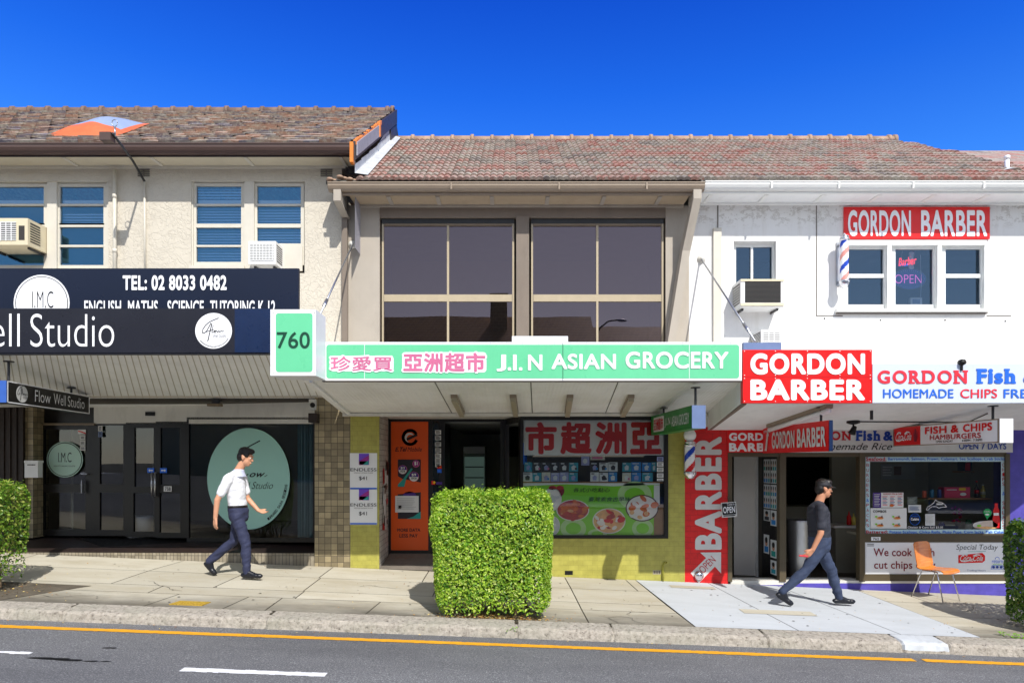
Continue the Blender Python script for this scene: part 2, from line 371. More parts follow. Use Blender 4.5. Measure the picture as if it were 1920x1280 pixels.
M('yellow_iron', (172, 140, 48), .7, .5, 60, bump=.5)
glass('glass_blue', (.86, .9, .95), .14, (.2, .58, 1)); glass('glass_bronze', (.40, .31, .27), .05, (.98, .80, .88))
glass('glass_shop', (.95, .97, .96), .01); glass('glass_dark', (.8, .84, .85), .03); glass('glass_white', (.72, .75, .8), .06, (.45, .7, 1))
M('paper', (226, 226, 224), .6, .02); M('white_sign', (236, 238, 242), .35, .02, 3, spec=.4); M('ink', (20, 20, 22), .5)

# ------------------------------------------------------------ ground, road, footpath
g = MB(); XS = [-400, -60, -30, -20, -12, -9, -6, -3, 0, 3, 6, 9, 12, 20, 30, 60, 400]
for x, X in zip(XS, XS[1:]):
    for y, Y in ((-400, -60), (-60, 30), (30, 400)): g.face([(x, y, zr(x)-.45), (X, y, zr(X)-.45), (X, Y, zr(X)-.45), (x, Y, zr(x)-.45)], 'joint')
struct(g.build('ground'))
def zroad(x, y): return zr(x)+.025*max(0, min(DK-y, 9+y*.0))*(.6)
g = MB(); YS = [-8, -4, 0, 3, 5, 6, 7, 7.35, 7.73]
for x, X in zip(XS[1:-1], XS[2:]):
    for y, Y in zip(YS, YS[1:]): g.face([(x, y, zroad(x, y)), (X, y, zroad(X, y)), (X, Y, zroad(X, Y)), (x, Y, zroad(x, Y))], 'asphalt')
struct(g.build('road'))
g = MB(); g.face([(-60, -17.2, zr(-30)+.14), (60, -17.2, zr(30)+.14), (60, -8, zr(30)+.12), (-60, -8, zr(-30)+.12)], 'crossing'); struct(g.build('footpath_opposite'))  # unseen pale footpath across the road, added to bounce light under the awnings
def ragged(mb, x0, x1, yc, w, mat, jit, gaps=(), step=.05):
    x = x0
    while x < x1:
        X = min(x1, x+step)
        if not any(a < x < b for a, b in gaps):
            e0, e1 = (random.uniform(-jit, jit) for _ in 'ab')
            mb.face([(x, yc(x)-w/2+e0, zroad(x, yc(x))+.005), (X, yc(X)-w/2+e0, zroad(X, yc(X))+.005), (X, yc(X)+w/2+e1, zroad(X, yc(X))+.005), (x, yc(x)+w/2+e1, zroad(x, yc(x))+.005)], mat)
        x = X
g = MB(); ragged(g, -14, 14, lambda x: 7.38-.0*x, .11, 'road_yellow', .006, ((4.32, 4.42),)); struct(g.build('road_edge_line'))
g = MB(); ragged(g, -2.95, -1.66, lambda x: 6.08-.006*x, .105, 'road_white', .008); struct(g.build('road_dash_line'))
g = MB(); ragged(g, -6.2, -4.52, lambda x: 6.42, .07, 'road_white', .012); struct(g.build('road_dash_line'))
g = MB()
for x, y, r in ((-4.35, 6.28, .1), (-4.2, 6.27, .12), (-4.05, 6.25, .1), (-3.85, 6.24, .06), (-3.72, 6.25, .04), (-3.95, 6.7, .06)):
    g.face([(x+r*1.5*math.cos(a*.7)*random.uniform(.7, 1), y+r*.28*math.sin(a*.7)*random.uniform(.7, 1), zroad(x, y)+.006) for a in range(9)], 'tar')
struct(g.build('road_tar_patches'))  # flat black pieces painted on the asphalt as bits of shadow
# kerb: one long profile, chipped and jointed
g = MB(); x = -12.0; rng = random.Random(3); prev = None
joints = [-5.1, -2.78, .05, 1.15, 2.9, 4.42, 4.95, 6.6]
while x < 13:
    j = lambda s: rng.uniform(-s, s)
    zz = zr(x)
    dip = -.02 if any(abs(x-q) < .012 for q in joints) else 0
    row = [(x, DK-.012+j(.006)-dip, zz-.03), (x, DK+.0+j(.008)-dip, zz+.03+j(.006)), (x, DK+.014+j(.008)-dip, zz+.085+j(.008)), (x, DK+.045+j(.008), zz+.112+j(.007)+dip), (x, DK+.12+j(.01), zz+.122+j(.005)+dip), (x, DK+.305+j(.008), zg(x, DK+.305)+.006+dip)]
    if prev:
        for i in range(5): g.face([prev[i], row[i], row[i+1], prev[i+1]], 'crossing' if 4.42 < x < 4.95 and i > 0 else 'kerb')
    prev = row; x += .02 if any(abs(x-q) < .05 for q in joints) else .045
struct(g.build('kerb'))
# footpath: dark bed with separate slabs on top
def slabs(mb, mat, cells, off=.006, gap=.007):
    for x0, X0, x1, X1, y, Y in cells:                 # x0..X0 at near edge y, x1..X1 at far edge Y
        n = max(1, int((X0-x0)/1.2)); a = []; bb = []
        for i in range(n+1):
            f = i/n; xa = x0+gap+(X0-x0-2*gap)*f; xb = x1+gap+(X1-x1-2*gap)*f
            a.append((xa, y+gap, zg(xa, y)+off)); bb.append((xb, Y-gap, zg(xb, Y)+off))
        k = len(mb.v); mb.mesh(a+bb, [(i, i+1, n+2+i, n+1+i) for i in range(n)], mat)
g = MB()
for x, X in zip(XS[2:-2], XS[3:-1]):
    for y, Y in ((DK+.2, DF), (DF, DF+12)): g.face([(x, y, zg(x, y)-.004), (X, y, zg(X, y)-.004), (X, Y, zg(X, Y)-.004), (x, Y, zg(x, Y)-.004)], 'joint')
struct(g.build('footpath_bed'))
g = MB(); cells = []
def row(y, Y, xs): 
    for a, b in zip(xs, xs[1:]): cells.append((a[0], b[0], a[1], b[1], y, Y))
sx = lambda *v: [(q, q) if not isinstance(q, tuple) else q for q in v]
row(9.85, 10.665, sx(-14, -9.1, -7.4, (-5.25, -5.12), -2.79, -1.3, (.85, .82), (1.82, 1.77), (1.99, 1.93)))
row(9.02, 9.85, sx(-14, -9.1, -7.4, (-5.3, -5.25), (-3.95, -3.9), -2.76, -1.05, (.87, .85), (2.05, 1.99)))
row(8.62, 9.02, sx(-14, -9.1, -6.35, (-4.6, -4.6), -2.74, -.3, (.88, .87), (2.09, 2.05)))
row(8.0, 8.62, sx(-14, -8.8, (-6.15, -6.1), (-4.32, -4.2), (-3.4, -3.32), -2.9, (-1.72, -1.66), (.9, .88), (2.15, 2.09)))
row(9.85, 10.665, sx((5.4, 5.35), (6.05, 6.0), 8.2, 10.5, 13)); row(9.02, 9.85, sx((5.44, 5.4), 7.2, 9.5, 13)); row(8.0, 9.02, sx((5.5, 5.44), 6.4, 9.2, 13))
slabs(g, 'slab', cells); struct(g.build('footpath'))
g = MB()
slabs(g, 'crossing', [(2.15, 3.36, 1.93, 3.06, 8.0, 10.665), (3.36, 4.56, 3.06, 4.15, 8.0, 10.665), (4.56, 5.5, 4.15, 5.35, 8.0, 10.665)], .008, .006)
struct(g.build('driveway'))
g = MB(); 
for a, bq, c, d_, mt in ((2.98, 3.92, 8.75, 8.98, 'slab'), (2.38, 3.05, 10.18, 10.36, 'slab')):
    g.face([(a, c, zg(a, c)+.012), (bq, c, zg(bq, c)+.012), (bq, d_, zg(bq, d_)+.012), (a, d_, zg(a, d_)+.012)], mt)
struct(g.build('pavement_patch'))
M('gum', (70, 66, 60), .8); rk = random.Random(77)
g = MB()
for i in range(130):
    x, y, r_ = rk.uniform(-7, 7), rk.uniform(8.05, 10.6), rk.uniform(.006, .017)
    g.face([(x+r_*math.cos(a), y+r_*math.sin(a)*rk.uniform(.8, 1.1), zg(x, y)+.013) for a in (0, .9, 1.8, 2.7, 3.6, 4.5, 5.4)], 'gum')
struct(g.build('footpath_gum_spots'))
g = MB()
for x, y, a, n in ((1.15, 8.25, .5, 9), (1.05, 8.32, -.15, 8), (-1.2, 8.3, .9, 7), (-4.9, 9.2, .2, 12), (-2.1, 9.4, 1.2, 9), (6.2, 9.4, .3, 10), (1.45, 8.4, 1.9, 6), (-5.7, 8.3, .1, 9)):
    for i in range(n):
        a += rk.gauss(0, .45); X, Y = x+.07*math.cos(a), y+.07*math.sin(a); w = rk.uniform(.002, .005)
        if not 8.03 < Y < 10.6: break
        g.face([(x-w*math.sin(a), y+w*math.cos(a), zg(x, y)+.0125), (X-w*math.sin(a), Y+w*math.cos(a), zg(X, Y)+.0125), (X+w*math.sin(a), Y-w*math.cos(a), zg(X, Y)+.0125), (x+w*math.sin(a), y-w*math.cos(a), zg(x, y)+.0125)], 'gum'); x, y = X, Y
struct(g.build('footpath_cracks'))
g = MB()
M('soil', (92, 84, 72), .9, .3, 9, bump=.6, bscale=40)
g.face([(-8.6, 8.02, zg(-8.6, 8.02)+.011), (-6.0, 8.02, zg(-6.0, 8.02)+.011), (-5.45, 8.85, zg(-5.45, 8.85)+.011), (-8.6, 8.95, zg(-8.6, 8.95)+.011)], 'soil')
struct(g.build('soil_patch'))
g = MB(); P0 = [(-4.07, 8.1), (-3.68, 8.1), (-3.65, 8.27), (-4.02, 8.27)]
g.hexa([(x, y, zg(x, y)+.006) for x, y in P0], [(x, y, zg(x, y)+.016) for x, y in P0], 'yellow_iron')
tag(g.build('hydrant_cover'), 'small yellow painted iron cover set in the footpath beside the kerb', 'access cover')

# ------------------------------------------------------------ roofs
def tiled_roof(name, parent, xe0, xe1, ye, ze, yr, zr_, tw, rows, amp, lip, mat, jit=.004, hip=None, seed=1, sub=6):
    g = MB(); r = random.Random(seed); n = int(round((xe1-xe0)/tw)); dy, dz = (yr-ye)/rows, (zr_-ze)/rows
    nl = math.hypot(dy, dz); nv = Vector((0, -dz/nl, dy/nl))
    for i in range(rows):
        ofs = (i % 2)*.5 if amp < .012 else 0
        for c in range(n):
            xm = xe0+(c+.5+ofs)*tw
            if hip and xm > hip[0]+(hip[1]-hip[0])*(i+.5)/rows: continue
            h0 = lip+r.uniform(-jit, jit); h1 = r.uniform(-jit, jit)*.5; sl = r.uniform(-jit, jit)
            lo = []; up = []; bt = []
            for k in range(sub+1):
                u = k/sub; x = xe0+(c+ofs+u*.985)*tw; x = min(x, xe1)
                pr = amp*abs(math.sin(2*math.pi*u))**.8
                base = Vector((x, ye+dy*i, ze+dz*i)); top = Vector((x, ye+dy*(i+1.12), ze+dz*(i+1.12)))
                lo.append(base+nv*(h0+pr+sl*(u-.5))); bt.append(base+nv*(-.012+pr*.5)); up.append(top+nv*(h1+pr))
            for k in range(sub):
                u0, u1 = k/sub*.9+.05, (k+1)/sub*.9+.05
                uv = [(c+u0, i+.1), (c+u1, i+.1), (c+u1, i+.9), (c+u0, i+.9)]
                g.face([lo[k], lo[k+1], up[k+1], up[k]], mat, uv); g.face([bt[k], bt[k+1], lo[k+1], lo[k]], mat, uv)
    o = g.build(name, parent); return o
def ridge(parent, x0, x1, y, z, mat='ridge_tile', L=.42, seed=2):
    g = MB(); r = random.Random(seed); x = x0
    while x < x1:
        X = min(x1, x+L); q = r.uniform(-.006, .006)
        g.tube([(x, y, z-.05+q), (X, y, z-.05+q)], .10, mat, 12); g.tube([(X-.06, y, z-.045+q), (X, y, z-.045+q)], .122, mat, 12); x = X
    return g.build('ridge_cap', parent, True)
def gutter(parent, x0, x1, y, zt, h, w, mat, joints=()):
    g = MB(); pr = [(0, 0), (-.012, 0), (-.012, -.016), (0, -.02), (0, -h*.45), (.02, -h*.75), (.05, -h), (w, -h), (w, 0), (w-.01, 0), (w-.01, -h+.01), (.05, -h+.012), (.012, -h*.5), (.012, 0)]
    g.hexa([(x0, y+a, zt+c) for a, c in pr], [(x1, y+a, zt+c) for a, c in pr], mat)
    for j in joints: g.box(j-.012, j+.012, y-.015, y+.02, zt-h*.98, zt-.02, mat)
    return g.build('gutter', parent)
# pane, frame and blind of an upper window; the frame is the part, pane and blind are its sub-parts
def sash_window(parent, a0, b0, a1, b1, d, bars, fw, mat, gmat, blind=None, open_=None, name='window'):
    g = MB(); P = FP(d)
    for r in ((a0, b0, a0+fw, b1), (a1-fw, b0, a1, b1)): g.pbox(*r, P, .05, mat)
    g.pbox(a0+fw, b0, a1-fw, b0+fw, P, .05, mat, -.5); g.pbox(a0+fw, b1-fw, a1-fw, b1, P, .05, mat, -.5)
    for y, hh in bars: g.pbox(a0+fw-1, y-hh/2, a1-fw+1, y+hh/2, P, .06, mat, 2)
    w = g.build(name, parent); p = MB(); p.rect(a0+fw-1, b0+fw-1, a1-fw+1, b1-fw+1, FP(d+.03), gmat, 0); p.build('pane', w)
    if blind:
        bl = MB(); y = blind[0]
        while y < blind[1]:
            q0, q1 = W(a0+fw, y, d+.1), W(a1-fw, y, d+.1)
            bl.face([q0, q1, q1+Vector((0, .012, .027)), q0+Vector((0, .012, .027))], 'blind'); y += 5.2
        bl.build('blind', w)
    return w
M('blind', (196, 214, 232), .5, .02)
# ================================================== left building
LB = thing('shop_building', 'cream stucco two storey shop with old shingle tiled roof and dark glass shopfront', 'building', (-6.5, DF, zf(-6.5)))
g = MB(); wh = [(-60, 344, 88, 503), (106, 344, 200, 503), (362, 343, 458, 497), (476, 343, 570, 497)]
wh2 = [(-60, 340, 203, 503), (358, 339, 571, 512)]
wall(g, -720, 313, 641, 745, DF, wh2, 'stucco', .13, 'cream_trim')
x0, x1 = W(-720, 0, DF).x, W(641, 0, DF).x
g.box(x1-.12, x1-.001, DF+.01, 17, 2.8, 6.0, 'stucco'); g.box(x0, x0+.1, DF+.01, 17, 0, 6.2, 'stucco'); g.box(x0, x1, 17, 17.1, -.5, 6.2, 'stucco')
g.face([(-2.37, 10.3, 5.95), (-2.37, 13.8, 8.75), (-2.37, 17.3, 5.9), (-2.37, 17.3, 5.0), (-2.37, 10.3, 5.0)], 'grey_sheet')
g.build('upper_wall', LB)
g = MB(); g.box(x0, x1-.13, DF+.14, 16.9, 2.72, 2.8, 'room_dark'); g.box(x0+.2, x1-.2, 14, 14.05, 2.9, 5.9, 'room_light'); g.box(x0, x1-.13, DF+.14, 16.9, 5.85, 5.9, 'room_light')
g.build('upstairs_room', LB)
ze, yr, zri = HC+4.77, 13.8, HC+7.08
tiled_roof('roof', LB, -13.92, -2.40, 10.2, ze, yr, zri, .24, 19, .006, .028, 'old_shingle', .010, seed=4, sub=2)
g = MB(); g.face([(-14, 17.4, ze), (-2.37, 17.4, ze), (-2.37, 13.8, zri-.02), (-14, 13.8, zri-.02)], 'old_shingle', [(0, 0), (28, 0), (28, 12), (0, 12)]); g.build('rear_roof', LB)
ridge(LB, -14, -2.38, yr, zri+.015, 'ridge_dark', .36, 6)
gutter(LB, -14, W(664, 0, 10.2).x, 10.12, HC+(HY-268)*10.12/F, .13, .12, 'brown_gutter')
g = MB(); q = HC+(HY-290)*10.26/F; g.box(-14, -2.42, 10.245, 10.28, q-.03, q+.2, 'dark_fascia'); g.build('fascia', LB)
g = MB(); zs = HC+(HY-313)*DF/F
g.hexa([(-14, 10.28, q-.02), (-2.42, 10.28, q-.02), (-2.42, DF-.001, zs+.01), (-14, DF-.001, zs+.01)], [(-14, 10.28, q+.01), (-2.42, 10.28, q+.01), (-2.42, DF-.001, zs+.04), (-14, DF-.001, zs+.04)], 'cream_soffit')
for px in (-50, 128, 290, 464, 640):
    x = W(px, 0, 10.45).x; g.hexa([(x, 10.285, q-.035), (x+.05, 10.285, q-.035), (x+.05, DF-.002, zs-.008), (x, DF-.002, zs-.008)], [(x, 10.285, q-.021), (x+.05, 10.285, q-.021), (x+.05, DF-.002, zs+.008), (x, DF-.002, zs+.008)], 'cream_trim')
g.box(-14, -2.6, DF-.035, DF-.003, zs-.03, zs+.008, 'cream_trim'); g.build('soffit', LB)
# verge of the left roof, dressed with flashing
g = MB(); V = lambda y, k: (-2.37, y, ze+(y-10.2)*(zri-ze)/(yr-10.2)+k)
def vstrip(y0, y1, k0, k1, mat, th=.04, dx=0):
    a = [Vector(V(y0, k0)), Vector(V(y1, k0)), Vector(V(y1, k1)), Vector(V(y0, k1))]; g.hexa([p+Vector((dx, 0, 0)) for p in a], [p+Vector((dx+th, 0, 0)) for p in a], mat)
vstrip(10.15, 13.85, -.26, .02, 'dark_fascia'); vstrip(10.2, 11.9, -.20, .0, 'grey_sheet', .02, .045)
vstrip(13.2, 13.9, -.75, -.28, 'dark_fascia', .03)
rr = random.Random(5); y = 10.18
while y < 12.1: vstrip(y, y+.09, -.03+rr.uniform(-.03, .01), .02+rr.uniform(-.01, .02), 'orange_wrap', .05, .0); y += .1
vstrip(11.86, 11.94, -.2, .03, 'orange_wrap', .03, .05)
xg = W(661, 0, 10.2).x; g.box(xg-.02, xg+.03, 10.1, 10.2, ze-.34, ze-.04, 'orange_wrap')
g.build('verge', LB)
# upper windows
PW = DF+.06
for i, (a0, b0, a1, b1) in enumerate(wh):
    if i < 2: bars, bl = [(384, 3.5), (422, 7), (461, 4), (420, 3)], [None, (404, 424)][i]
    elif i == 2: bars, bl = [(384, 3.5), (423, 7), (461, 3.5)], (352, 497)
    else: bars, bl = [(384, 3.5), (423, 7), (459, 5)], (396, 460)
    sash_window(LB, a0, b0, a1, b1, PW, bars, 6, 'cream_trim', 'glass_blue', bl)
for nm_, r_, d_, th_ in (('mullion', (88, 341, 106, 503), .02, .12), ('mullion', (458, 340, 476, 510), .02, .12), ('infill_panel', (477, 461, 567, 508), .04, .02), ('window_jamb', (200, 341, 203, 503), .03, .1), ('window_jamb', (358, 340, 362, 512), .03, .1), ('window_sill', (354, 497, 458, 503), -.02, .1)):
    g = MB(); g.pbox(*r_, DF+d_, th_, 'cream_trim'); g.build(nm_, LB)
g = MB(); P = FP(DF); p = W(215, 318, DF-.06); q2 = W(215, 560, DF-.06); g.tube([p, q2], .028, 'cream_trim', 12)
for yy in (368, 470): c = W(215, yy, DF-.06); g.tube([c-Vector((0, 0, .03)), c+Vector((0, 0, .03))], .034, 'cream_trim', 12)
g.build('downpipe', LB, True)
for (a, c) in ((258, 317), (601, 317)):
    g = MB(); g.pbox(a, c, a+22, c+14, DF-.004, .01, 'room_mid')
    for k in range(4): g.pbox(a, c+k*4, a+22, c+k*4+1.6, DF-.012, .012, 'sill_dark')
    g.pbox(a+9.5, c, a+12, c+14, DF-.014, .012, 'sill_dark'); g.build('air_vent', LB)
# shopfront of the left building: set back and slightly skewed
A, Bq = (-900*12.1/F, 12.1), (-370*10.9/F, 10.9); SP = VP(A, Bq)
SPo = lambda o: VP((A[0], A[1]+o), (Bq[0], Bq[1]+o))
g = MB()                                                        # porch floor, riser, ceiling edge
xl, xr2 = W(-200, 0, DF).x, W(590, 0, DF).x
g.face([(xl, DF+.02, HC-1.41), (xr2, DF+.02, HC-1.43), (xr2, 11.2, HC-1.33), (xl, 13.2, HC-1.30)], 'porch_tile')
g.hexa([(xl, DF+.02, zf(xl)-.3), (xr2, DF+.02, zf(xr2)-.3), (xr2, DF+.02, HC-1.434), (xl, DF+.02, HC-1.414)], [(xl, DF+.1, zf(xl)-.3), (xr2, DF+.1, zf(xr2)-.3), (xr2, DF+.1, HC-1.434), (xl, DF+.1, HC-1.414)], 'grey_step_tile')
g.build('porch', LB)
g = MB(); g.pbox(590, 745, 657, 1075, FP(DF), 1.5, 'brown_tile'); g.build('tiled_pillar', LB)
g = MB(); g.pbox(-200, 700, 43, 1010, SPo(-.3), .2, 'dark_timber')
for a in range(-190, 43, 12): g.pbox(a, 700, a+5, 1010, SPo(-.32), .03, 'dark_timber')
g.pbox(43, 700, 62, 1008, SPo(-.25), .4, 'brown_tile'); g.build('timber_panel', LB)
g = MB(); g.pbox(176, 735, 592, 794, SP, .1, 'plaster_white'); g.pbox(62, 700, 176, 795, SPo(.03), .1, 'dark_frame'); g.pbox(62, 793, 176, 797, SPo(-.03), .06, 'bronze_frame'); g.pbox(272, 772, 290, 779, SP, .02, 'black', 6)
g.build('header_board', LB)
def frame(a0, b0, a1, b1, P, w, th, mat, name, parent, panes, gmat, mid=None, k=0):
    g = MB(); cur_y = [b0]+[v for p in panes for v in (p[1], p[3])]+[b1]
    for (p0, q0, p1, q1) in panes:
        g.pbox(a0, q0, p0, q1, P, th, mat, k); g.pbox(p1, q0, a1, q1, P, th, mat, k)
    for j in range(0, len(cur_y), 2): g.pbox(a0, cur_y[j], a1, cur_y[j+1], P, th, mat, k)
    o = g.build(name, parent); p = MB()
    for r in panes: p.rect(*r, P, gmat, k-8)
    p.build('pane', o); return o
D1 = frame(64, 797, 182, 1004, SP, 0, .06, 'dark_frame', 'door', LB, [(82, 805, 160, 907), (82, 923, 160, 992)], 'glass_dark')
g = MB(); c = SP(156, 900, 12); g.box(c.x-.01, c.x+.01, c.y-.05, c.y, c.z-.22, c.z, 'steel'); g.box(c.x-.02, c.x+.09, c.y-.04, c.y, c.z+.1, c.z+.12, 'steel'); g.build('handle', D1)
W1 = frame(182, 794, 236, 1004, SP, 0, .06, 'dark_frame', 'window', LB, [(187, 797, 231, 907), (187, 923, 231, 993)], 'glass_dark')
D2 = frame(236, 792, 292, 1006, SP, 0, .06, 'dark_frame', 'door', LB, [(252, 802, 288, 912), (250, 924, 289, 996)], 'glass_dark')
D3 = frame(292, 790, 350, 1008, SP, 0, .06, 'dark_frame', 'door', LB, [(301, 802, 337, 908), (299, 924, 338, 998)], 'glass_dark')
for a, dd in ((284.5, D2), (290.5, D3)):
    g = MB(); p0, p1 = SP(a, 886, 20), SP(a, 930, 20); g.tube([p0, p1], .018, 'steel', 10)
    for p in (p0, p1): g.tube([p+Vector((0, 0, .0)), p+Vector((0, .07, 0))], .01, 'steel', 8)
    g.build('handle', dd, True)
W2 = frame(350, 782, 592, 1016, SP, 0, .06, 'dark_frame', 'window', LB, [(354, 786, 587, 1008)], 'glass_shop')
g = MB()                                                        # room behind
g.face([SP(40, 1012, -60)+Vector((0, .05, 0)), SP(592, 1016, -20), Vector((-3, 17, HC-1.3)), Vector((-14, 17, HC-1.3))], 'floor_dark')
g.box(-14, -2.9, 15.5, 15.6, HC-1.4, HC+1.2, 'room_mid'); g.box(-14, -2.95, 11.6, 16, HC+1.02, HC+1.06, 'room_grey'); g.box(-3.05, -2.95, 11.2, 16, HC-1.6, HC+1.2, 'room_mid')
g.box(-9.6, -9.5, 12.4, 16, HC-1.4, HC+1.1, 'room_grey'); g.box(-7.95, -7.9, 12.3, 15, HC-1.4, HC+1.1, 'room_mid'); g.box(-9.4, -8.6, 13.4, 13.5, HC-1.35, HC-.2, 'room_light')
g.build('shop_interior', LB)
g = MB(); cu = []
for i in range(60):
    a = 552+i*.62; cu.append((a, .05*math.sin(i*1.1)+.03*math.sin(i*.37)))
for (a, o), (a2, o2) in zip(cu, cu[1:]):
    f1, f2 = (lambda a, o, yy: SP(a, yy, 0)+Vector((0, .16+o, 0))), None
    g.face([f1(a, o, 1013+(2 if a < 560 else 0)), f1(a2, o2, 1013), f1(a2, o2, 788), f1(a, o, 788)], 'curtain')
M('curtain', (126, 158, 160), .8, .05)
tag(g.build('curtain', None, True), 'pale teal gathered curtain hanging at the right end of the studio window', 'curtain')
# awning of the left building (reaches to the studio sign)
def awning(parent, a0, a1, ar0, ar1, front_y, back_y, dback, mat, boards=0, bmat=None, lip=.25, dfr=DA+.12):
    zfz, zb = HC+(HY-front_y)*DA/F, HC+(HY-back_y)*dback/F
    p = [W(a0, 0, dfr), W(a1, 0, dfr)]; q = [W(ar0, 0, dback), W(ar1, 0, dback)]
    f0, f1 = Vector((p[0].x, dfr, zfz+.02)), Vector((p[1].x, dfr, zfz+.02)); b0, b1 = Vector((q[0].x, dback, zb)), Vector((q[1].x, dback, zb))
    g = MB(); up = Vector((0, 0, lip)); g.hexa([f0, f1, b1, b0], [f0+up, f1+up, b1+up*.6, b0+up*.6], mat)
    if boards:
        n = boards
        for i in range(n):
            f = (i+.5)/n; a, bq = f0.lerp(f1, f), b0.lerp(b1, f); w = Vector((.007, 0, 0)); dn = Vector((0, 0, -.004))
            g.face([a-w+dn, a+w+dn, bq+w+dn, bq-w+dn], bmat)
    return g.build('awning', parent), lambda u, v: f0.lerp(f1, u).lerp(b0.lerp(b1, u), v)
# ceiling over the porch continues to the skewed shopfront
aw1, AW1 = awning(LB, -330, 604, -330, 646, 660, 752, 11.0, 'white_soffit', 74, 'board_joint')
g = MB(); 
g.face([(-13, 10.95, HC+.96), (-2.9, 10.95, HC+.96), (-3.0, 12, HC+.93), (-13, 13.5, HC+.93)], 'white_soffit'); g.build('porch_ceiling', LB)

# ================================================== middle building
MBd = thing('shop_building', 'taupe fronted two storey grocery building with terracotta roof and olive tiled shopfront', 'building', (.2, DF, zf(.2)))
g = MB(); mh = [(712, 408, 968, 645), (992, 408, 1248, 645)]
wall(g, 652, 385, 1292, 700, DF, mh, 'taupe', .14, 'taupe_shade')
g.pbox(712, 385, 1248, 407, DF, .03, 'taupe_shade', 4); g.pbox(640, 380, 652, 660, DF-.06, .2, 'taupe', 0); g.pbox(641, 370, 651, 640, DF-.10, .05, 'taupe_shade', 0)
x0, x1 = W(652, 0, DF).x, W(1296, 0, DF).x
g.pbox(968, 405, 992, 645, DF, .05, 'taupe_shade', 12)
g.build('upper_wall', MBd)
g = MB(); g.box(x0, 8.6, DF+.2, 17, 3.0, 3.1, 'room_dark'); g.box(x0+.1, x1-.1, 13.5, 13.55, 3, 6, 'room_mid'); g.box(x0, 8.6, DF+.2, 17, 5.72, 5.78, 'room_grey'); g.box(x1-.05, x1+.05, DF+.2, 17, 3, 6, 'room_mid'); g.box(x0-.12, x0-.03, DF+.2, 17, -.5, 5.7, 'room_mid')
g.build('upstairs_room', MBd)
for k, (a0, a1) in enumerate(((716, 964), (996, 1244))):
    g = MB(); P = FP(DF+.05); m_ = (a0+a1)/2
    for r in ((a0, 412, a0+3.4, 645), (a1-3.4, 412, a1, 645), (a0+4, 552, a1-4, 565)): g.pbox(*r, P, .05, 'alu_frame')
    g.pbox(a0, 405, a1, 419, P, .05, 'dark_frame', 3); g.pbox(a0+4, 419, a1-4, 423, P, .05, 'bronze_frame', 1)
    g.pbox(m_-2, 423, m_+2, 552, P, .05, 'alu_frame', 1); g.pbox(m_-2, 565, m_+2, 645, P, .05, 'alu_frame', 1)
    w = g.build('window', MBd); p = MB()
    for r in ((a0+3, 421, m_, 553), (m_, 421, a1-3, 553), (a0+3, 563, m_, 645), (m_, 563, a1-3, 645)): p.rect(*r, FP(DF+.075), 'glass_bronze', 0)
    p.build('pane', w)
zeM, zrM = HC+4.21, HC+6.50
hipx = (8.45, 7.7)
tiled_roof('roof', MBd, -2.33, 9.0, 10.2, zeM, yr, zrM, .2, 17, .022, .026, 'terracotta', .004, hipx, 8, 8)
g = MB(); g.face([(-2.37, 17.4, zeM), (9.0, 17.4, zeM), (7.7, 13.8, zrM-.02), (-2.37, 13.8, zrM-.02)], 'terracotta', [(0, 0), (50, 0), (50, 12), (0, 12)])
g.face([(-2.4, 10.25, zeM-.02), (8.45, 10.25, zeM-.02), (7.7, 13.8, zrM-.03), (-2.4, 13.8, zrM-.03)], 'joint_dark'); g.build('rear_roof', MBd)
ridge(MBd, -2.37, 7.75, yr, zrM+.02, 'ridge_tile', .4, 9)
g = MB(); r = random.Random(11)
g.box(-2.78, -2.34, 10.2, 10.66, zeM-.06, zeM-.01, 'joint_dark')
for i in range(9): g.ball((-2.72+.05*i, 10.2+.06*(i % 3), zeM+.0+(.035 if 2 < i < 6 else 0)), .055, 'ridge_tile', 8, (1, 1, .55))
g.build('mortar_corner', MBd, True)
g = MB(); 
for y, Y in zip([10.25, 10.7, 11.3, 12, 12.8, 13.75][:-1], [10.7, 11.3, 12, 12.8, 13.75]):
    za = lambda y: zeM+(y-10.2)*(zrM-zeM)/3.6
    wd = lambda y: .2-.02*(y-10.2)
    g.face([(-2.365, y, za(y)+.09), (-2.365+wd(y), y, za(y)+.06), (-2.365+wd(Y), Y, za(Y)+.06), (-2.365, Y, za(Y)+.09)], 'lead')
    g.face([(-2.36, y, za(y)+.08), (-2.36, Y, za(Y)+.08), (-2.36, Y, za(Y)+.2), (-2.36, y, za(y)+.22)], 'lead')
g.build('roof_flashing', MBd)
gutter(MBd, W(614, 0, 10.13).x, W(1322, 0, 10.13).x, 10.13, HC+(HY-341)*10.13/F, .115, .12, 'taupe_gutter', (-.9, .7, 2.0))
g = MB(); q = HC+(HY-366)*10.26/F; zs = HC+(HY-386)*DF/F; xa, xb = W(640, 0, 10.2).x, W(1303, 0, 10.2).x
g.box(xa, xb, 10.25, 10.28, q+.03, q+.22, 'dark_fascia'); g.box(xa, xb, 10.235, 10.28, q-.005, q+.028, 'taupe_gutter'); g.build('fascia', MBd)
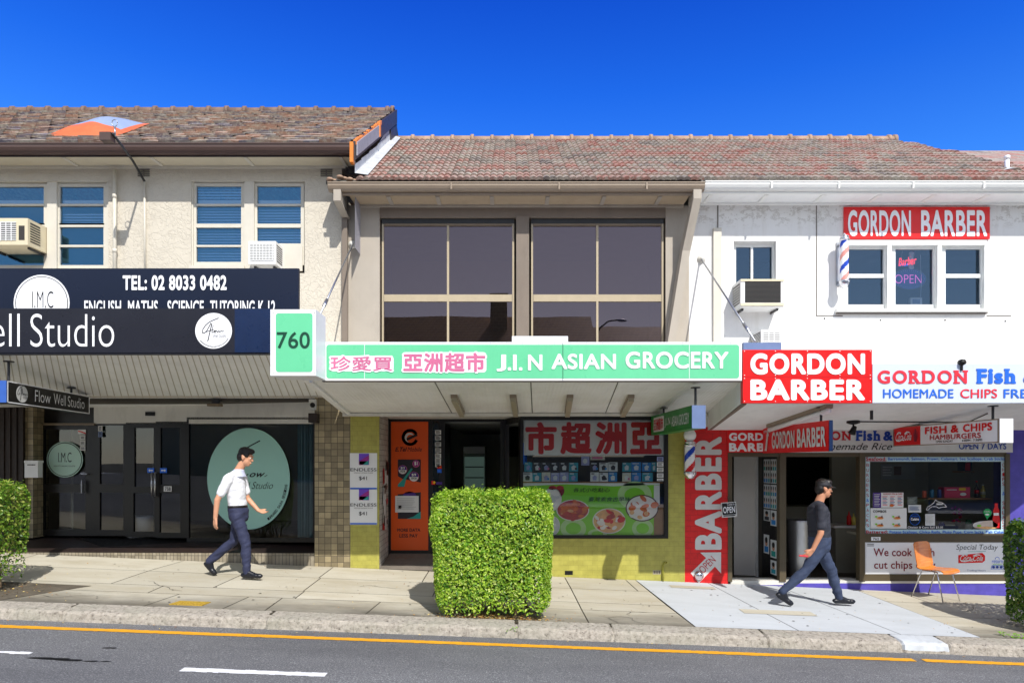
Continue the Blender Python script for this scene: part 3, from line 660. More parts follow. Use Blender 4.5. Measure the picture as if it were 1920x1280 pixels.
def soffit(parent, xa, xb, q, zs, mat, tr, pxs):
    g = MB(); g.hexa([(xa, 10.281, q), (xb, 10.281, q), (xb, DF-.002, zs+.01), (xa, DF-.002, zs+.01)], [(xa, 10.281, q+.02), (xb, 10.281, q+.02), (xb, DF-.002, zs+.03), (xa, DF-.002, zs+.03)], mat)
    for px in pxs:
        x = W(px, 0, 10.3).x; g.hexa([(x-.03, 10.29, q-.015), (x+.03, 10.29, q-.015), (x+.03, DF-.04, zs-.004), (x-.03, DF-.04, zs-.004)], [(x-.03, 10.29, q-.001), (x+.03, 10.29, q-.001), (x+.03, DF-.04, zs+.009), (x-.03, DF-.04, zs+.009)], tr)
    g.box(xa, xb, DF-.04, DF-.003, zs-.03, zs+.009, tr); return g.build('soffit', parent)
soffit(MBd, xa+.1, xb-.06, q, zs, 'soffit_taupe', 'taupe', (728, 820, 922, 1027, 1133, 1238))
def beam(mb, a, b, w, dep, mat):                                 # slanted fin from point a to b, w across, dep in depth
    a, b = Vector(a), Vector(b); h = Vector((w/2, 0, 0)); dd = Vector((0, dep, 0))
    mb.hexa([a-h, a+h, a+h+dd, a-h+dd], [b-h, b+h, b+h+dd, b-h+dd], mat)
g = MB(); a = W(632, 354, 10.16); beam(g, a, W(632, 376, 10.16), .11, .3, 'taupe'); beam(g, W(632, 376, 10.16), W(646, 405, 10.5), .11, .16, 'taupe'); g.build('eave_bracket', MBd)
g = MB(); beam(g, W(1308, 347, 10.16), W(1308, 372, 10.16), .12, .3, 'taupe'); beam(g, W(1308, 372, 10.16), W(1287, 470, 10.42), .12, .22, 'taupe'); beam(g, W(1287, 470, 10.42), W(1258, 650, 10.45), .12, .21, 'taupe'); g.build('eave_bracket', MBd)
# shopfront of the grocery
g = MB(); g.pbox(657, 700, 711, 1075, DF, .04, 'olive_tile'); g.build('tiled_pier', MBd); g = MB(); g.pbox(1252, 775, 1284, 1105, DF, .3, 'olive_tile'); g.pbox(978, 1008, 1252, 1105, DF, .3, 'olive_tile'); pass
g.build('olive_tile_wall', MBd)
DE = 11.6; RP = FP(DE)
g = MB(); pA = W(711.2, 1075, DF+.002); 
g.face([W(711.5, 1080, DF+.01), W(728, 1060, DE), W(728, 770, DE), W(711.5, 770, DF+.01)], 'white_brick'); g.build('entry_side_wall', MBd)
g = MB(); x0, x1 = W(711, 0, DF).x, W(980, 0, DF).x
g.face([(x0, DF-.0, zf(x0)+.008), (x1, DF-.0, zf(x1)+.03), (x1, DE+.1, HC-1.55), (x0, DE+.1, HC-1.545)], 'concrete_step')
M('concrete_step', (118, 110, 100), .8, .12, 5, bump=.2, dirt=.4)
g.build('entry_floor', MBd); g = MB(); g.face([(x0, DF+.02, HC+.745), (x1+.2, DF+.02, HC+.745), (x1+.2, DE+.1, HC+.72), (x0, DE+.1, HC+.72)], 'plaster_white'); g.build('entry_ceiling', MBd)
g = MB(); 
for r in ((728, 788, 733, 1040), (803, 788, 812, 1040), (822, 788, 834, 1040)): g.pbox(*r, RP, .08, 'dark_frame')
g.pbox(728, 780, 950, 790, RP, .08, 'dark_frame', 1); g.pbox(733, 1031, 803, 1040, RP, .08, 'dark_frame'); g.pbox(938, 788, 950, 1040, RP, .08, 'dark_frame')
ef = g.build('entry_frame', MBd); p = MB(); p.rect(812, 790, 822, 1040, FP(DE+.03), 'glass_dark', 0); p.build('pane', ef)
dr = MB(); a, bq = W(826, 0, DE), W(840, 0, DE+.75)                    # door leaf swung inwards
dr.hexa([(a.x, DE+.05, HC-1.5), (a.x+.04, DE+.05, HC-1.5), (a.x+.04, DE+.05, HC+.66), (a.x, DE+.05, HC+.66)], [(bq.x, DE+.8, HC-1.5), (bq.x+.04, DE+.8, HC-1.5), (bq.x+.04, DE+.8, HC+.66), (bq.x, DE+.8, HC+.66)], 'dark_frame'); dr.build('door', MBd)
g = MB(); xw0, xw1 = W(978, 0, DF+.05), W(946, 0, DE)
for a, bq in ((W(975, 0, DF+.04), W(972, 0, DF+.14)), (W(947, 0, DE-.08), W(946, 0, DE))): 
    g.hexa([(a.x, a.y, HC-1.62), (bq.x, bq.y, HC-1.62), (bq.x+.04, bq.y, HC-1.62), (a.x+.04, a.y, HC-1.62)], [(a.x, a.y, HC+.72), (bq.x, bq.y, HC+.72), (bq.x+.04, bq.y, HC+.72), (a.x+.04, a.y, HC+.72)], 'dark_frame')
for z0, z1 in ((-1.62, -1.1), (.62, .72)):
    g.hexa([(xw0.x-.02, DF+.06, HC+z0), (xw1.x, DE, HC+z0), (xw1.x+.03, DE, HC+z0), (xw0.x+.01, DF+.06, HC+z0)], [(xw0.x-.02, DF+.06, HC+z1), (xw1.x, DE, HC+z1), (xw1.x+.03, DE, HC+z1), (xw0.x+.01, DF+.06, HC+z1)], 'dark_frame')
sw = g.build('side_window', MBd); p = MB(); p.face([(xw0.x, DF+.06, HC-1.1), (xw1.x+.01, DE, HC-1.1), (xw1.x+.01, DE, HC+.62), (xw0.x, DF+.06, HC+.62)], 'glass_shop'); p.build('pane', sw)
SWP = lambda a, b, k=0: Vector((xw0.x+.1+(xw1.x-xw0.x)*a, DF+.08+(DE-DF-.1)*a, HC+b))
g = MB(); 
for r in ((976, 776, 1253, 787), (976, 1003, 1253, 1009), (976, 787, 981, 1003), (1246, 787, 1253, 1003)): g.pbox(*r, FP(DF-.02), .1, 'dark_frame')
mw = g.build('window', MBd); p = MB(); p.rect(980, 786, 1248, 1004, FP(DF+.01), 'glass_shop', 0); p.build('pane', mw)
g = MB(); x0, x1 = W(700, 0, DF).x, W(1285, 0, DF).x
g.box(x0, x1, 18, 18.1, -.3, 3, 'room_dark'); g.face([(x0, DE, HC-1.56), (x1, DE, HC-1.56), (x1, 18, HC-1.56), (x0, 18, HC-1.56)], 'floor_dark'); g.box(x0, x1, DF+.3, 18, HC+.80, HC+.83, 'room_mid')
g.box(x0-.04, x0+.0, DE, 18, -.3, 3, 'room_dark'); g.box(x1-.1, x1, DF+.3, 18, -.3, 3, 'room_dark')
g.pbox(983, 1004, 1246, 1010, DF+.05, .5, 'room_mid'); g.pbox(980, 903, 1246, 906, DF+.06, .35, 'shelf_wood')
M('shelf_wood', (148, 104, 62), .5, .15, 9)
g.box(.35, x1-.1, DF+.75, DF+.8, HC-1.5, HC+.75, 'room_dark'); g.box(-1.95, -1.55, 12.3, 16.5, HC-1.5, HC+.1, 'room_mid'); g.box(-1.2, -.2, 12.2, 17, HC+.68, HC+.72, 'room_grey')
g.build('shop_interior', MBd)
# awning of the grocery: pressed sheet soffit
m, t, b = newmat('pressed_soffit'); wv = t.new('TexWave', wave_type='BANDS', bands_direction='X'); wv.inputs['Scale'].default_value = 6; wv.inputs['Distortion'].default_value = .6; t.link(t.coord(), wv.inputs['Vector'])
wv2 = t.new('TexWave', wave_type='BANDS', bands_direction='Y'); wv2.inputs['Scale'].default_value = 4; t.link(t.coord(), wv2.inputs['Vector'])
t.link(t.mix(t.ramp(t.noise(1.4, 7, None, .65), [(.42, (0,)*3), (.75, (.6,)*3)]), lin((236, 236, 234)), lin((204, 200, 192))), b.inputs['Base Color']); t.link(t.bump(t.math('MULTIPLY', wv.outputs[1], wv2.outputs[1]), .5, .012), b.inputs['Normal']); b.inputs['Roughness'].default_value = .7
aw2, AW2 = awning(MBd, 566, 1391, 642, 1327, 714, 774, DF, 'pressed_soffit', 0, None, .22, DA+.1)
g = MB(); g.pbox(642, 774, 1327, 780, DF-.06, .06, 'plaster_white')
p0, p1 = AW2(.0, 0), AW2(0, 1); g.hexa([p0+Vector((.09, 0, -.03)), p0+Vector((.13, 0, -.03)), p1+Vector((.13, -.06, -.03)), p1+Vector((.09, -.06, -.03))], [p0+Vector((.09, 0, 0)), p0+Vector((.13, 0, 0)), p1+Vector((.13, -.06, 0)), p1+Vector((.09, -.06, 0))], 'white_soffit')
for u in (.3, .52, .72):
    p0, p1 = AW2(u, 0), AW2(u, 1); dn = Vector((0, 0, -.004)); w = Vector((.006, 0, 0)); g.face([p0-w+dn, p0+w+dn, p1+w+dn, p1-w+dn], 'joint_dark')
g.build('awning_trim', MBd)

# ================================================== right building
RB = thing('shop_building', 'white rendered two storey building with barber entry and fish and chip shop below', 'building', (5.6, DF, zf(5.6)))
g = MB(); rh = [(1376, 452, 1455, 575), (1580, 458, 1848, 578)]
wall(g, 1292, 384, 2250, 800, DF, rh, 'white_render', .14)
x1 = W(2250, 0, DF).x; g.box(x1, x1+.1, DF, 17, -1, 5.8, 'white_render'); g.box(-2.3, x1, 17, 17.1, -1, 5.8, 'white_render')
g.pbox(1266, 480, 1292, 700, DF, .1, 'taupe', 2); g.pbox(1530, 384, 1532, 592, DF, .01, 'sill_dark', 1); g.pbox(1530, 591, 1580, 593, DF, .01, 'sill_dark', 1); g.pbox(1850, 591, 1896, 593, DF, .01, 'sill_dark', 1)
g.pbox(1338, 427, 1353, 690, DF-.05, .06, 'cream_trim'); g.pbox(1345, 385, 1347, 427, DF-.01, .02, 'sill_dark')
for a, c in ((1651, 600), (1546, 597), (1772, 600), (1885, 602)): g.disc(a, c, 1.6, 1.6, FP(DF), 'ink', 2, 10)
g.build('upper_wall', RB)
g = MB(); g.box(2.9, x1, 13.5, 13.55, 3, 6, 'room_mid'); g.box(4.6, x1, DF+.3, 13.5, 5.3, 5.34, 'room_grey'); g.build('upstairs_room', RB)
gutter(RB, W(1322, 0, 10.13).x+.004, 10, 10.13, HC+(HY-339)*10.13/F, .115, .12, 'white_gutter', (3.85, 4.85, 5.95, 7.0))
g = MB(); q = HC+(HY-363)*10.26/F; zs = HC+(HY-382)*DF/F; xa = W(1316, 0, 10.2).x
g.box(xa, 10, 10.25, 10.28, q+.03, q+.2, 'white_gutter'); g.box(xa, 10, 10.235, 10.28, q-.01, q+.028, 'white_trim'); g.build('fascia', RB)
soffit(RB, xa, 10, q, zs, 'white_soffit', 'white_trim', (1333, 1438, 1545, 1650, 1752, 1853, 1955))
# far lower roof and its vent pipe
g = MB()
for i in range(6): g.face([(7.3, 13.0+i*.5, HC+5.6+i*.28), (14, 13.0+i*.5, HC+5.6+i*.28), (14, 13.5+i*.5, HC+5.88+i*.28), (7.3, 13.5+i*.5, HC+5.88+i*.28)], 'terracotta', [(0, i), (28, i), (28, i+1), (0, i+1)])
for i in range(8): y, Y = 10.2+i*.35, 10.55+i*.35; za = lambda q: HC+4.2+(q-10.2)*.5; g.face([(7.9, y, za(y)), (14, y, za(y)), (14, Y, za(Y)), (7.9, Y, za(Y))], 'terracotta', [(0, i), (28, i), (28, i+1), (0, i+1)])
g.build('rear_roof', RB)
# small window and triple window
g = MB(); P = FP(DF+.1)
for r in ((1376, 452, 1380, 575), (1448, 452, 1455, 575)): g.pbox(*r, P, .05, 'white_trim')
g.pbox(1380, 452, 1448, 463, P, .05, 'white_trim', -1); g.pbox(1408, 463, 1412, 575, P, .05, 'white_trim', 1)
w = g.build('window', RB); p = MB(); p.rect(1379, 462, 1449, 575, FP(DF+.13), 'glass_white', 0); p.build('pane', w)
for (a0, a1), dbl in (((1583, 1664), 1), ((1672, 1757), 0), ((1766, 1846), 1)):
    bars = [(517, 7)] if dbl else []
    sash_window(RB, a0, 460, a1, 578, DF+.06, bars, 7, 'white_trim', 'glass_white')
g = MB(); g.pbox(1576, 450, 1850, 459, DF-.02, .1, 'white_trim'); g.pbox(1570, 578, 1852, 584, DF-.08, .22, 'white_trim'); g.pbox(1570, 584, 1852, 588, DF-.05, .05, 'sill_dark')
for a in (1664, 1758): g.pbox(a, 459, a+8, 578, DF-.01, .12, 'white_trim')
g.pbox(1576, 459, 1583, 578, DF-.01, .1, 'white_trim'); g.pbox(1846, 459, 1851, 578, DF-.01, .1, 'white_trim'); g.build('window_surround', RB)
# ground floor
g = MB(); g.pbox(1284, 800, 1365, 1100, DF, .3, 'red_brick'); g.build('red_brick_pier', RB)
g = MB(); g.pbox(1888, 800, 2250, 1150, DF, .3, 'purple_brick'); g.pbox(1470, 1093, 1888, 1135, DF, .3, 'purple_brick'); g.pbox(1614, 1089, 1888, 1093, DF-.01, .3, 'plaster_white'); g.pbox(1370, 1088, 1614, 1096, DF+.01, .3, 'plaster_white'); g.pbox(1365, 1096, 1470, 1125, DF+.005, .3, 'purple_brick'); g.build('purple_plinth', RB)
g = MB()
for r in ((1365, 848, 1373, 1090), (1462, 848, 1474, 1090), (1612, 848, 1622, 1090)): g.pbox(*r, FP(DF-.01), .12, 'brown_frame')
g.pbox(1365, 846, 1900, 856, FP(DF+.01), .12, 'brown_frame'); g.pbox(1622, 1000, 1888, 1016, FP(DF+.005), .1, 'brown_frame'); g.pbox(1622, 1076, 1888, 1090, FP(DF+.004), .1, 'brown_frame'); g.pbox(1886, 850, 1894, 1090, FP(DF-.005), .1, 'brown_frame')
g.pbox(1622, 1016, 1886, 1076, FP(DF+.02), .05, 'white_sign')
rf = g.build('shopfront_frame', RB); p = MB(); p.rect(1621, 855, 1887, 1002, FP(DF+.05), 'glass_shop', 0); p.build('pane', rf)
# barber corridor
g = MB(); Y0 = DF+.12; x0, x1 = W(1373, 0, DF).x, W(1462, 0, DF).x
g.face([(x0+.03, Y0, -.3), (x0+.14, 13.2, -.3), (x0+.14, 13.2, 2.3), (x0+.03, Y0, 2.3)], 'room_light')
g.pbox(1373, 850, 1419, 1090, 13.0, .05, 'room_light') if 0 else None
g.face([W(1376, 1100, 11.7), W(1420, 1085, 11.7), W(1420, 848, 11.7), W(1376, 848, 11.7)], 'room_light'); g.pbox(1419, 846, 1431, 1082, 11.6, .2, 'white_trim')
g.face([(x0, Y0, HC-1.96), (x1, Y0, HC-1.96), (x1, 14, HC-1.96), (x0, 14, HC-1.96)], 'floor_dark'); g.box(x0, x1, Y0, 14, 1.93, 1.97, 'room_mid'); g.box(x1, x1+.08, Y0+.05, 14, -.4, 2, 'room_dark'); g.box(x0, x1, 13.6, 13.7, -.4, 2, 'room_dark')
g.build('barber_hall', RB)
bd = MB(); a, c = W(1462, 0, DF+.1), W(1432, 0, DF+.62); bd.hexa([(a.x-.03, a.y, HC-1.94), (a.x, a.y, HC-1.94), (a.x, a.y, HC+.1), (a.x-.03, a.y, HC+.1)], [(c.x-.03, c.y, HC-1.94), (c.x, c.y, HC-1.94), (c.x, c.y, HC+.1), (c.x-.03, c.y, HC+.1)], 'black'); bd.build('door', RB)
BDP = lambda a_, b_, k=0, a=a, c=c: Vector((a.x-.035+(c.x-a.x)*(1-a_)-.003*k, a.y+(c.y-a.y)*(1-a_)-.004*k, HC+.1-2.04*b_))
# fish shop interior
g = MB(); x0, x1 = W(1474, 0, DF).x, W(1895, 0, DF).x
g.face([(x0, DF+.3, HC-1.93), (x1, DF+.3, HC-1.93), (x1, 17, HC-1.93), (x0, 17, HC-1.93)], 'floor_dark'); g.box(x0, x1, 15.5, 15.6, -.4, 2.3, 'room_dark'); g.box(x0, x1, DF+.3, 16, 1.95, 2.0, 'room_mid'); g.box(x1-.06, x1, DF+.3, 16, -.4, 2.3, 'room_mid'); g.box(x0-.02, x0+.03, DF+.3, 16, -.4, 2, 'room_dark')
g.box(5.9, x1-.1, 12.6, 12.7, -.2, 2, 'room_mid'); g.box(5.0, 6.0, 13.2, 14, -.2, .9, 'room_mid'); g.pbox(1622, 1001, 1886, 1006, DF+.07, .6, 'room_mid')
g.build('shop_interior', RB)
aw3, AW3 = awning(RB, 1391, 2100, 1327, 2100, 756, 806, DF, 'white_soffit', 0, None, .46, DA+.08)
g = MB(); p0, p1 = Vector((W(1392, 0, DA+.1).x, DA+.1, 0)), Vector((W(1328, 0, DF).x, DF-.01, 0))
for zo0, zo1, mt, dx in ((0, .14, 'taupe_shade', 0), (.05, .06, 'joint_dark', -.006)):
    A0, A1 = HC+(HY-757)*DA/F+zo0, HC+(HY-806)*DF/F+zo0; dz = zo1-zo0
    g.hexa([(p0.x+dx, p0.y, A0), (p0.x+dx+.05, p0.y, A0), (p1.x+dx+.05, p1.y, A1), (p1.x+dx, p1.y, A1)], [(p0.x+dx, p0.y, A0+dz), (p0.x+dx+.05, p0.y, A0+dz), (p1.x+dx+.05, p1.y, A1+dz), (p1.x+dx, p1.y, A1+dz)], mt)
g.build('awning_side', RB)
g = MB(); g.box(2.6, 10, DA+.2, DF, HC+1.02, HC+1.06, 'lead'); g.box(-2.6, 2.6, DA+.2, DF, HC+1.3, HC+1.34, 'lead') if 0 else None

# ================================================== houses across the road (seen in the window reflections)
OB = thing('house', 'brown tiled house across the road, seen mirrored in the upper windows', 'house', (0, -19, -.6))
g = MB(); g.box(-45, 4.9, -25, -18, -1.5, 8.0, 'opp_wall'); M('opp_wall', (176, 146, 108), .8, .1, 3); brickmat('opp_roof', (196, 152, 76), (150, 112, 56), (230, 200, 150), .34, .21, .5, .02, .6, .5)  # pale joints of the roof pattern are painted sun glints on the tiles
g.build('wall', OB)
g = MB(); g.hexa([(-45, -17.3, 7.8), (5.0, -17.3, 7.8), (5.0, -25.6, 7.8), (-45, -25.6, 7.8)], [(-45, -21.3, 10.85), (4.9, -21.3, 10.85), (4.9, -21.6, 10.85), (-45, -21.6, 10.85)], 'opp_roof'); ob = g.build('roof', OB)
g = MB(); g.box(-1.3, -.3, -20.6, -19.8, 9, 11.7, 'opp_roof'); g.box(-1.4, -.2, -20.7, -19.7, 11.7, 11.9, 'opp_roof'); g.build('chimney', OB)
OB2 = thing('house', 'lower brown roofed house across the road beside the taller one', 'house', (12, -19, -1))
g = MB(); g.box(5.04, 45, -25, -18, -2, 7.3, 'opp_wall'); g.build('wall', OB2)
g = MB(); g.hexa([(5.03, -17.3, 7.1), (45, -17.3, 7.1), (45, -25.6, 7.1), (5.03, -25.6, 7.1)], [(5.03, -21.3, 10.2), (45, -21.3, 10.2), (45, -21.6, 10.2), (5.03, -21.6, 10.2)], 'opp_roof'); g.build('roof', OB2)
SL = thing('street_lamp', 'tall street lamp across the road, seen mirrored in the right upper window', 'street lamp', (4.1, -12, zr(4)))
g = MB(); g.tube([(4.1, -12, zr(4)-.05), (4.1, -12, 7.6)], [.09, .06], 'dark_steel', 10); g.tube([(4.1, -12, 7.6), (4.3, -12, 8.3), (4.7, -12, 8.62), (5.2, -12, 8.7)], .04, 'dark_steel', 8); g.build('pole', SL, True)
g = MB(); g.ball((5.4, -12, 8.68), .1, 'steel', 12, (2.6, 1.2, .7)); g.build('lamp_head', SL, True)
# ------------------------------------------------------------ signs on the awnings
M('navy', (14, 24, 46), .3, .06, 2); M('navy_dark', (32, 33, 42), .3, .1, 2); M('navy_end', (20, 38, 72), .3)
M('sign_white', (240, 241, 244), .35, .02, 3, dirt=.1); M('green_panel', (104, 202, 152), .3, .06, 1.5, dirt=.12); M('green_ink', (22, 70, 52), .4); M('pink', (204, 108, 146), .4)
M('sign_red', (224, 18, 20), .35, .05, 3, dirt=.1); M('pale_sign', (204, 213, 230), .35, .02, 3, dirt=.08); M('letter_red', (226, 50, 66), .4); M('letter_blue', (38, 104, 216), .4); M('deep_red', (186, 22, 34), .4); M('deep_blue', (18, 60, 150), .4)
M('sign_dark', (20, 18, 18), .35); M('sign_blue', (58, 98, 178), .4); M('sign_green', (30, 118, 46), .4, .06, 3); M('letter_pale', (206, 206, 204), .5); M('steel_blue', (104, 122, 160), .4); M('maroon', (130, 20, 44), .5)
FA = FP(DA)
g = MB(); P = FP(DA+.14); g.pbox(-300, 503, 560, 655, P, .05, 'navy')
g.disc(78, 568, 52.5, 53, P, 'sign_white', 1); g.disc(78, 568, 49.5, 50, P, 'ink', 2); g.disc(78, 568, 48, 48.5, P, 'sign_white', 3)
g.text('I.M.C', 60, 546, 100, 577, P, 'ink', -.012, 4)
g.text('TEL: 02 8033 0482', 230, 516, 425, 544, P, 'sign_white', .035, 2)
for s, a0, a1 in (('ENGLISH', 158, 227), ('MATHS', 240, 296), ('SCIENCE', 314, 382), ('TUTORING K-12', 394, 516)): g.text(s, a0, 563, a1, 590, P, 'sign_white', .02, 2)
tag(g.build('sign_board'), 'navy tutoring sign board with phone number rising behind the lower dark studio sign', 'sign')
def script(mb, cx, cy, sc, P, mat, k, big=True):               # the brushed studio logo, words written small beside it
    s = lambda pts: [(cx+x*sc, cy+y*sc) for x, y in pts]
    mb.stroke(s([(28, -62), (10, -55), (-12, -45), (-30, -30), (-42, -12), (-44, 4), (-36, 6), (-24, -6), (-14, -24), (-6, -40)]), 3.2*sc, P, mat, k)
    mb.stroke(s([(-2, -36), (-8, -10), (-14, 14), (-18, 34), (-21, 40)]), 4*sc, P, mat, k); mb.stroke(s([(-28, 0), (-10, -6), (6, -10)]), 2.4*sc, P, mat, k)
    mb.stroke(s([(4, -30), (-2, 2), (4, 2), (10, -6), (16, -6), (16, 2), (10, 3), (10, -4), (20, -6), (24, 2), (30, -6), (33, 2), (40, -6), (46, -2), (52, -4)]), 2.6*sc, P, mat, k)
    mb.text('Well Studio', cx+4*sc, cy+10*sc, cx+62*sc, cy+24*sc, P, mat, -.01, k, .04, .35)
g = MB(); g.pbox(-520, 578, 508, 661, FA, .1, 'navy_dark'); g.rect(440, 578.5, 507.5, 660.5, FA, 'navy_end', 1)
g.text('Flow Well', -245, 588, 37, 650, FA, 'sign_white', -.012, 2); g.text('Studio', 57, 588, 214, 650, FA, 'sign_white', -.012, 2)
g.disc(400.5, 620, 34.5, 33.5, FA, 'sign_white', 2); script(g, 398, 622, .42, FA, 'ink', 3)
for i in range(24): a = .5+i*.085; g.text('.', 0, 0, 1, 1, FA, 'ink') if 0 else g.stroke([(400.5+30*math.cos(a), 620+29*math.sin(a)), (400.5+31.5*math.cos(a+.03), 620+30.5*math.sin(a+.03))], 1.2, FA, 'ink', 3)
g.pbox(-520, 661, 508, 664, FP(DA+.01), .08, 'navy_dark')
tag(g.build('sign_board'), 'long dark navy studio fascia sign with thin white lettering and round logo', 'sign')
P7 = FP(7.93)
g = MB(); g.pbox(507, 580, 592, 704, P7, .42, 'sign_white'); g.rrect(517, 587, 586, 697, P7, 'green_panel', 5, 1); g.text('760', 519, 622, 581, 653, P7, 'green_ink', .012, 2)
for a in (512, 589): 
    for c in (586, 640, 698): g.disc(a, c, .9, .9, P7, 'sill_dark', 2, 8)
tag(g.build('number_sign'), 'green light box with white border and large street number 760', 'sign')
g = MB(); g.pbox(604, 641, 1391, 713, FA, .1, 'sign_white'); g.rrect(612, 646, 1386, 709, FA, 'green_panel', 5, 1)
for s, a0, c0, a1, c1, bo, ol in (('珍愛買', 620, 668, 736, 695, .018, .07), ('亞洲超市', 756, 661, 910, 697, .035, .09)):
    g.text(s, a0, c0, a1, c1, FA, 'pink', bo, 4)
    g.text(s, a0-3.2, c0-3, a1+3.2, c1+3, FA, 'sign_white', ol, 3)
    if ol > .06: g.rrect(a0-2, c0-1, a1+2, c1+1, FA, 'sign_white', 6, 2)
for s, a0, c0, a1, c1 in (('J', 931, 664.5, 949, 696), ('.', 952, 688.3, 958.4, 694.5), ('I', 961.8, 664.5, 968.8, 694), ('.', 973, 688.3, 979.4, 694.5), ('N', 990, 664.5, 1017, 694), ('ASIAN', 1034, 663, 1155, 692), ('GROCERY', 1173, 659, 1366, 691)): g.text(s, a0, c0, a1, c1, FA, 'sign_white', .028, 3)
for a in (683, 1055, 1292): g.rect(a, 642, a+.9, 712.5, FA, 'green_ink' if a == 1055 else 'sign_white', 2)
for i in range(26): g.disc(620+i*30, 643.4, .8, .8, FA, 'sill_dark', 2, 8)
g.pbox(604, 713, 1391, 715, FP(DA+.005), .09, 'sill_dark'); g.pbox(960, 630, 1065, 641, FP(DA+.02), .25, 'sign_white')
tag(g.build('sign_board'), 'long mint green grocery fascia sign with white English letters and pink Chinese characters', 'sign')
g = MB(); g.pbox(1393, 655.5, 1635, 755, FP(DA-.01), .09, 'sign_red'); P = FP(DA-.01)
g.text('GORDON', 1407, 662, 1622, 702, P, 'sign_white', .05, 2); g.text('BARBER', 1407, 711, 1622, 750, P, 'sign_white', .05, 2)
g.rect(1394, 706, 1634, 706.7, P, 'deep_red', 1)
for a in (1396, 1454, 1514, 1575, 1632):
    for c in (658, 703, 709, 752): g.disc(a, c, .9, .9, P, 'sign_white', 2, 8)
tag(g.build('sign_board'), 'square red barber fascia sign with two lines of heavy white capitals above the awning', 'sign')
def serif(mb, s, a0, c0, a1, c1, P, mat, bold, k=2):           # heavy letters with slab feet, set one by one
    wd = {c: max(v[0] for v in glyphs(c)[0])-min(v[0] for v in glyphs(c)[0])+.12 for c in s}; tot = sum(wd[c] for c in s); x = a0; h = c1-c0
    for ch in s:
        w = (a1-a0)*wd[ch]/tot; l, r = x+w*.1, x+w*.94; low_ = ch in 'shi'; t0 = c0+h*.28 if ch == 's' else c0
        mb.text(ch, l, t0, r, c1, P, mat, bold, k); f = h*.13; L = min(w*.5, h*.42)
        if ch in 'DRNFih': mb.rect(l-w*.07, c1-f, l+L, c1, P, mat, k-.2)
        if ch in 'DRNFh': mb.rect(l-w*.07, c0, l+L*.8, c0+f, P, mat, k-.2)
        if ch in 'Rh': mb.rect(r-L*.7, c1-f, r+w*.06, c1, P, mat, k-.2)
        if ch == 'N': mb.rect(r-L*.8, c0, r+w*.07, c0+f, P, mat, k-.2)
        x += w
g = MB(); g.pbox(1636, 682, 2400, 755, FA, .1, 'pale_sign')
serif(g, 'GORDON', 1643, 694, 1815, 719, FA, 'letter_red', .035); serif(g, 'Fish', 1830, 691, 1905, 719, FA, 'letter_blue', .05)
g.text('&', 1919, 692, 1945, 719, FA, 'letter_blue', .05, 2); g.text('Chips', 1960, 691, 2060, 722, FA, 'letter_red', .05, 2)
g.text('HOMEMADE', 1656, 729, 1788, 746, FA, 'letter_blue', .012, 2); g.text('CHIPS', 1801, 729, 1870, 746, FA, 'letter_red', .012, 2); g.text('FRESH', 1882, 729, 1960, 746, FA, 'letter_blue', .012, 2)
tag(g.build('sign_board'), 'long pale fish and chips fascia sign with red and blue lettering at the right', 'sign')
g = MB(); P = FP(DF-.03); g.pbox(1583, 388, 1856, 448, P, .028, 'sign_red'); g.text('GORDON', 1590, 394, 1708, 443, P, 'sign_white', .03, 2); g.text('BARBER', 1727, 394, 1851, 443, P, 'sign_white', .03, 2)
tag(g.build('sign_board'), 'wide red barber sign on the white upper wall above the triple window', 'sign')
# signs hanging under the awnings, end on to the wall
def hanging(near, far, zt, zb, th, face, edge, endm, drop, label, draw, posts=(.06, .8), side=-1):
    (x0, y0), (x1, y1) = near, far; sg = thing('hanging_sign', label, 'sign', ((x0+x1)/2, (y0+y1)/2, HC+zb), 'signs hanging under the awnings')
    nv = (side, 0, 0); P = XP(x0, y0, x1, y1, HC+zt, HC+zb, nv); off = Vector((-side*th, 0, 0)); g = MB()
    a = [P(0, 1), P(1, 1), P(1, 0), P(0, 0)]
    g.hexa(a, [p+off for p in a], face)
    for r in ((0, 0, 1, .05), (0, .95, 1, 1), (0, 0, .012, 1), (.988, 0, 1, 1)): g.rect(*r, P, edge, 1)
    yv = Vector((0, -.012, 0)); e = [P(0, 1)+yv, P(0, 1)+off+yv, P(0, 0)+off+yv, P(0, 0)+yv]; g.hexa(e, [q+Vector((0, .011, 0)) for q in e], endm)
    draw(g, P); g.build('panel', sg); g = MB()
    for f in posts: g = MB(); p = P(f, 0)+off*.5; g.tube([p, p+Vector((0, 0, drop[0]+(drop[1]-drop[0])*f))], .016, 'dark_steel', 10); g.lathe(p+Vector((0, 0, drop[0]+(drop[1]-drop[0])*f-.012)), [(.06, 0), (.06, .012)], 'dark_steel', 14); g.build('bracket', sg)
    return sg
def dr1(g, P):
    R = lambda a, b, k=0: P(1-a, b, k); A = lambda a, b, k=0: P(a, b, k)
    g.disc(.15, .5, .062, .4, A, 'letter_pale', 2); script(g, .15, .52, .0018, lambda a, b, k=0: A(.15+(a-.15)*.62, .52+(b-.52)*4.2, k), 'ink', 3)
    g.text('Flow', .29, .2, .47, .76, A, 'sign_white', -.012, 2); g.text('Well', .51, .2, .66, .76, A, 'sign_white', -.012, 2); g.text('Studio', .69, .2, .92, .76, A, 'sign_white', -.012, 2)
hanging((-6.29, 8.5), (-6.53, 10.55), 1.008, .735, .13, 'sign_dark', 'sign_white', 'sign_blue', (.28, .04), 'black studio sign with thin white lettering hanging under the left awning', dr1, (.07, .8), 1)
flip = lambda P: (lambda a, b, k=0: P(1-a, b, k))
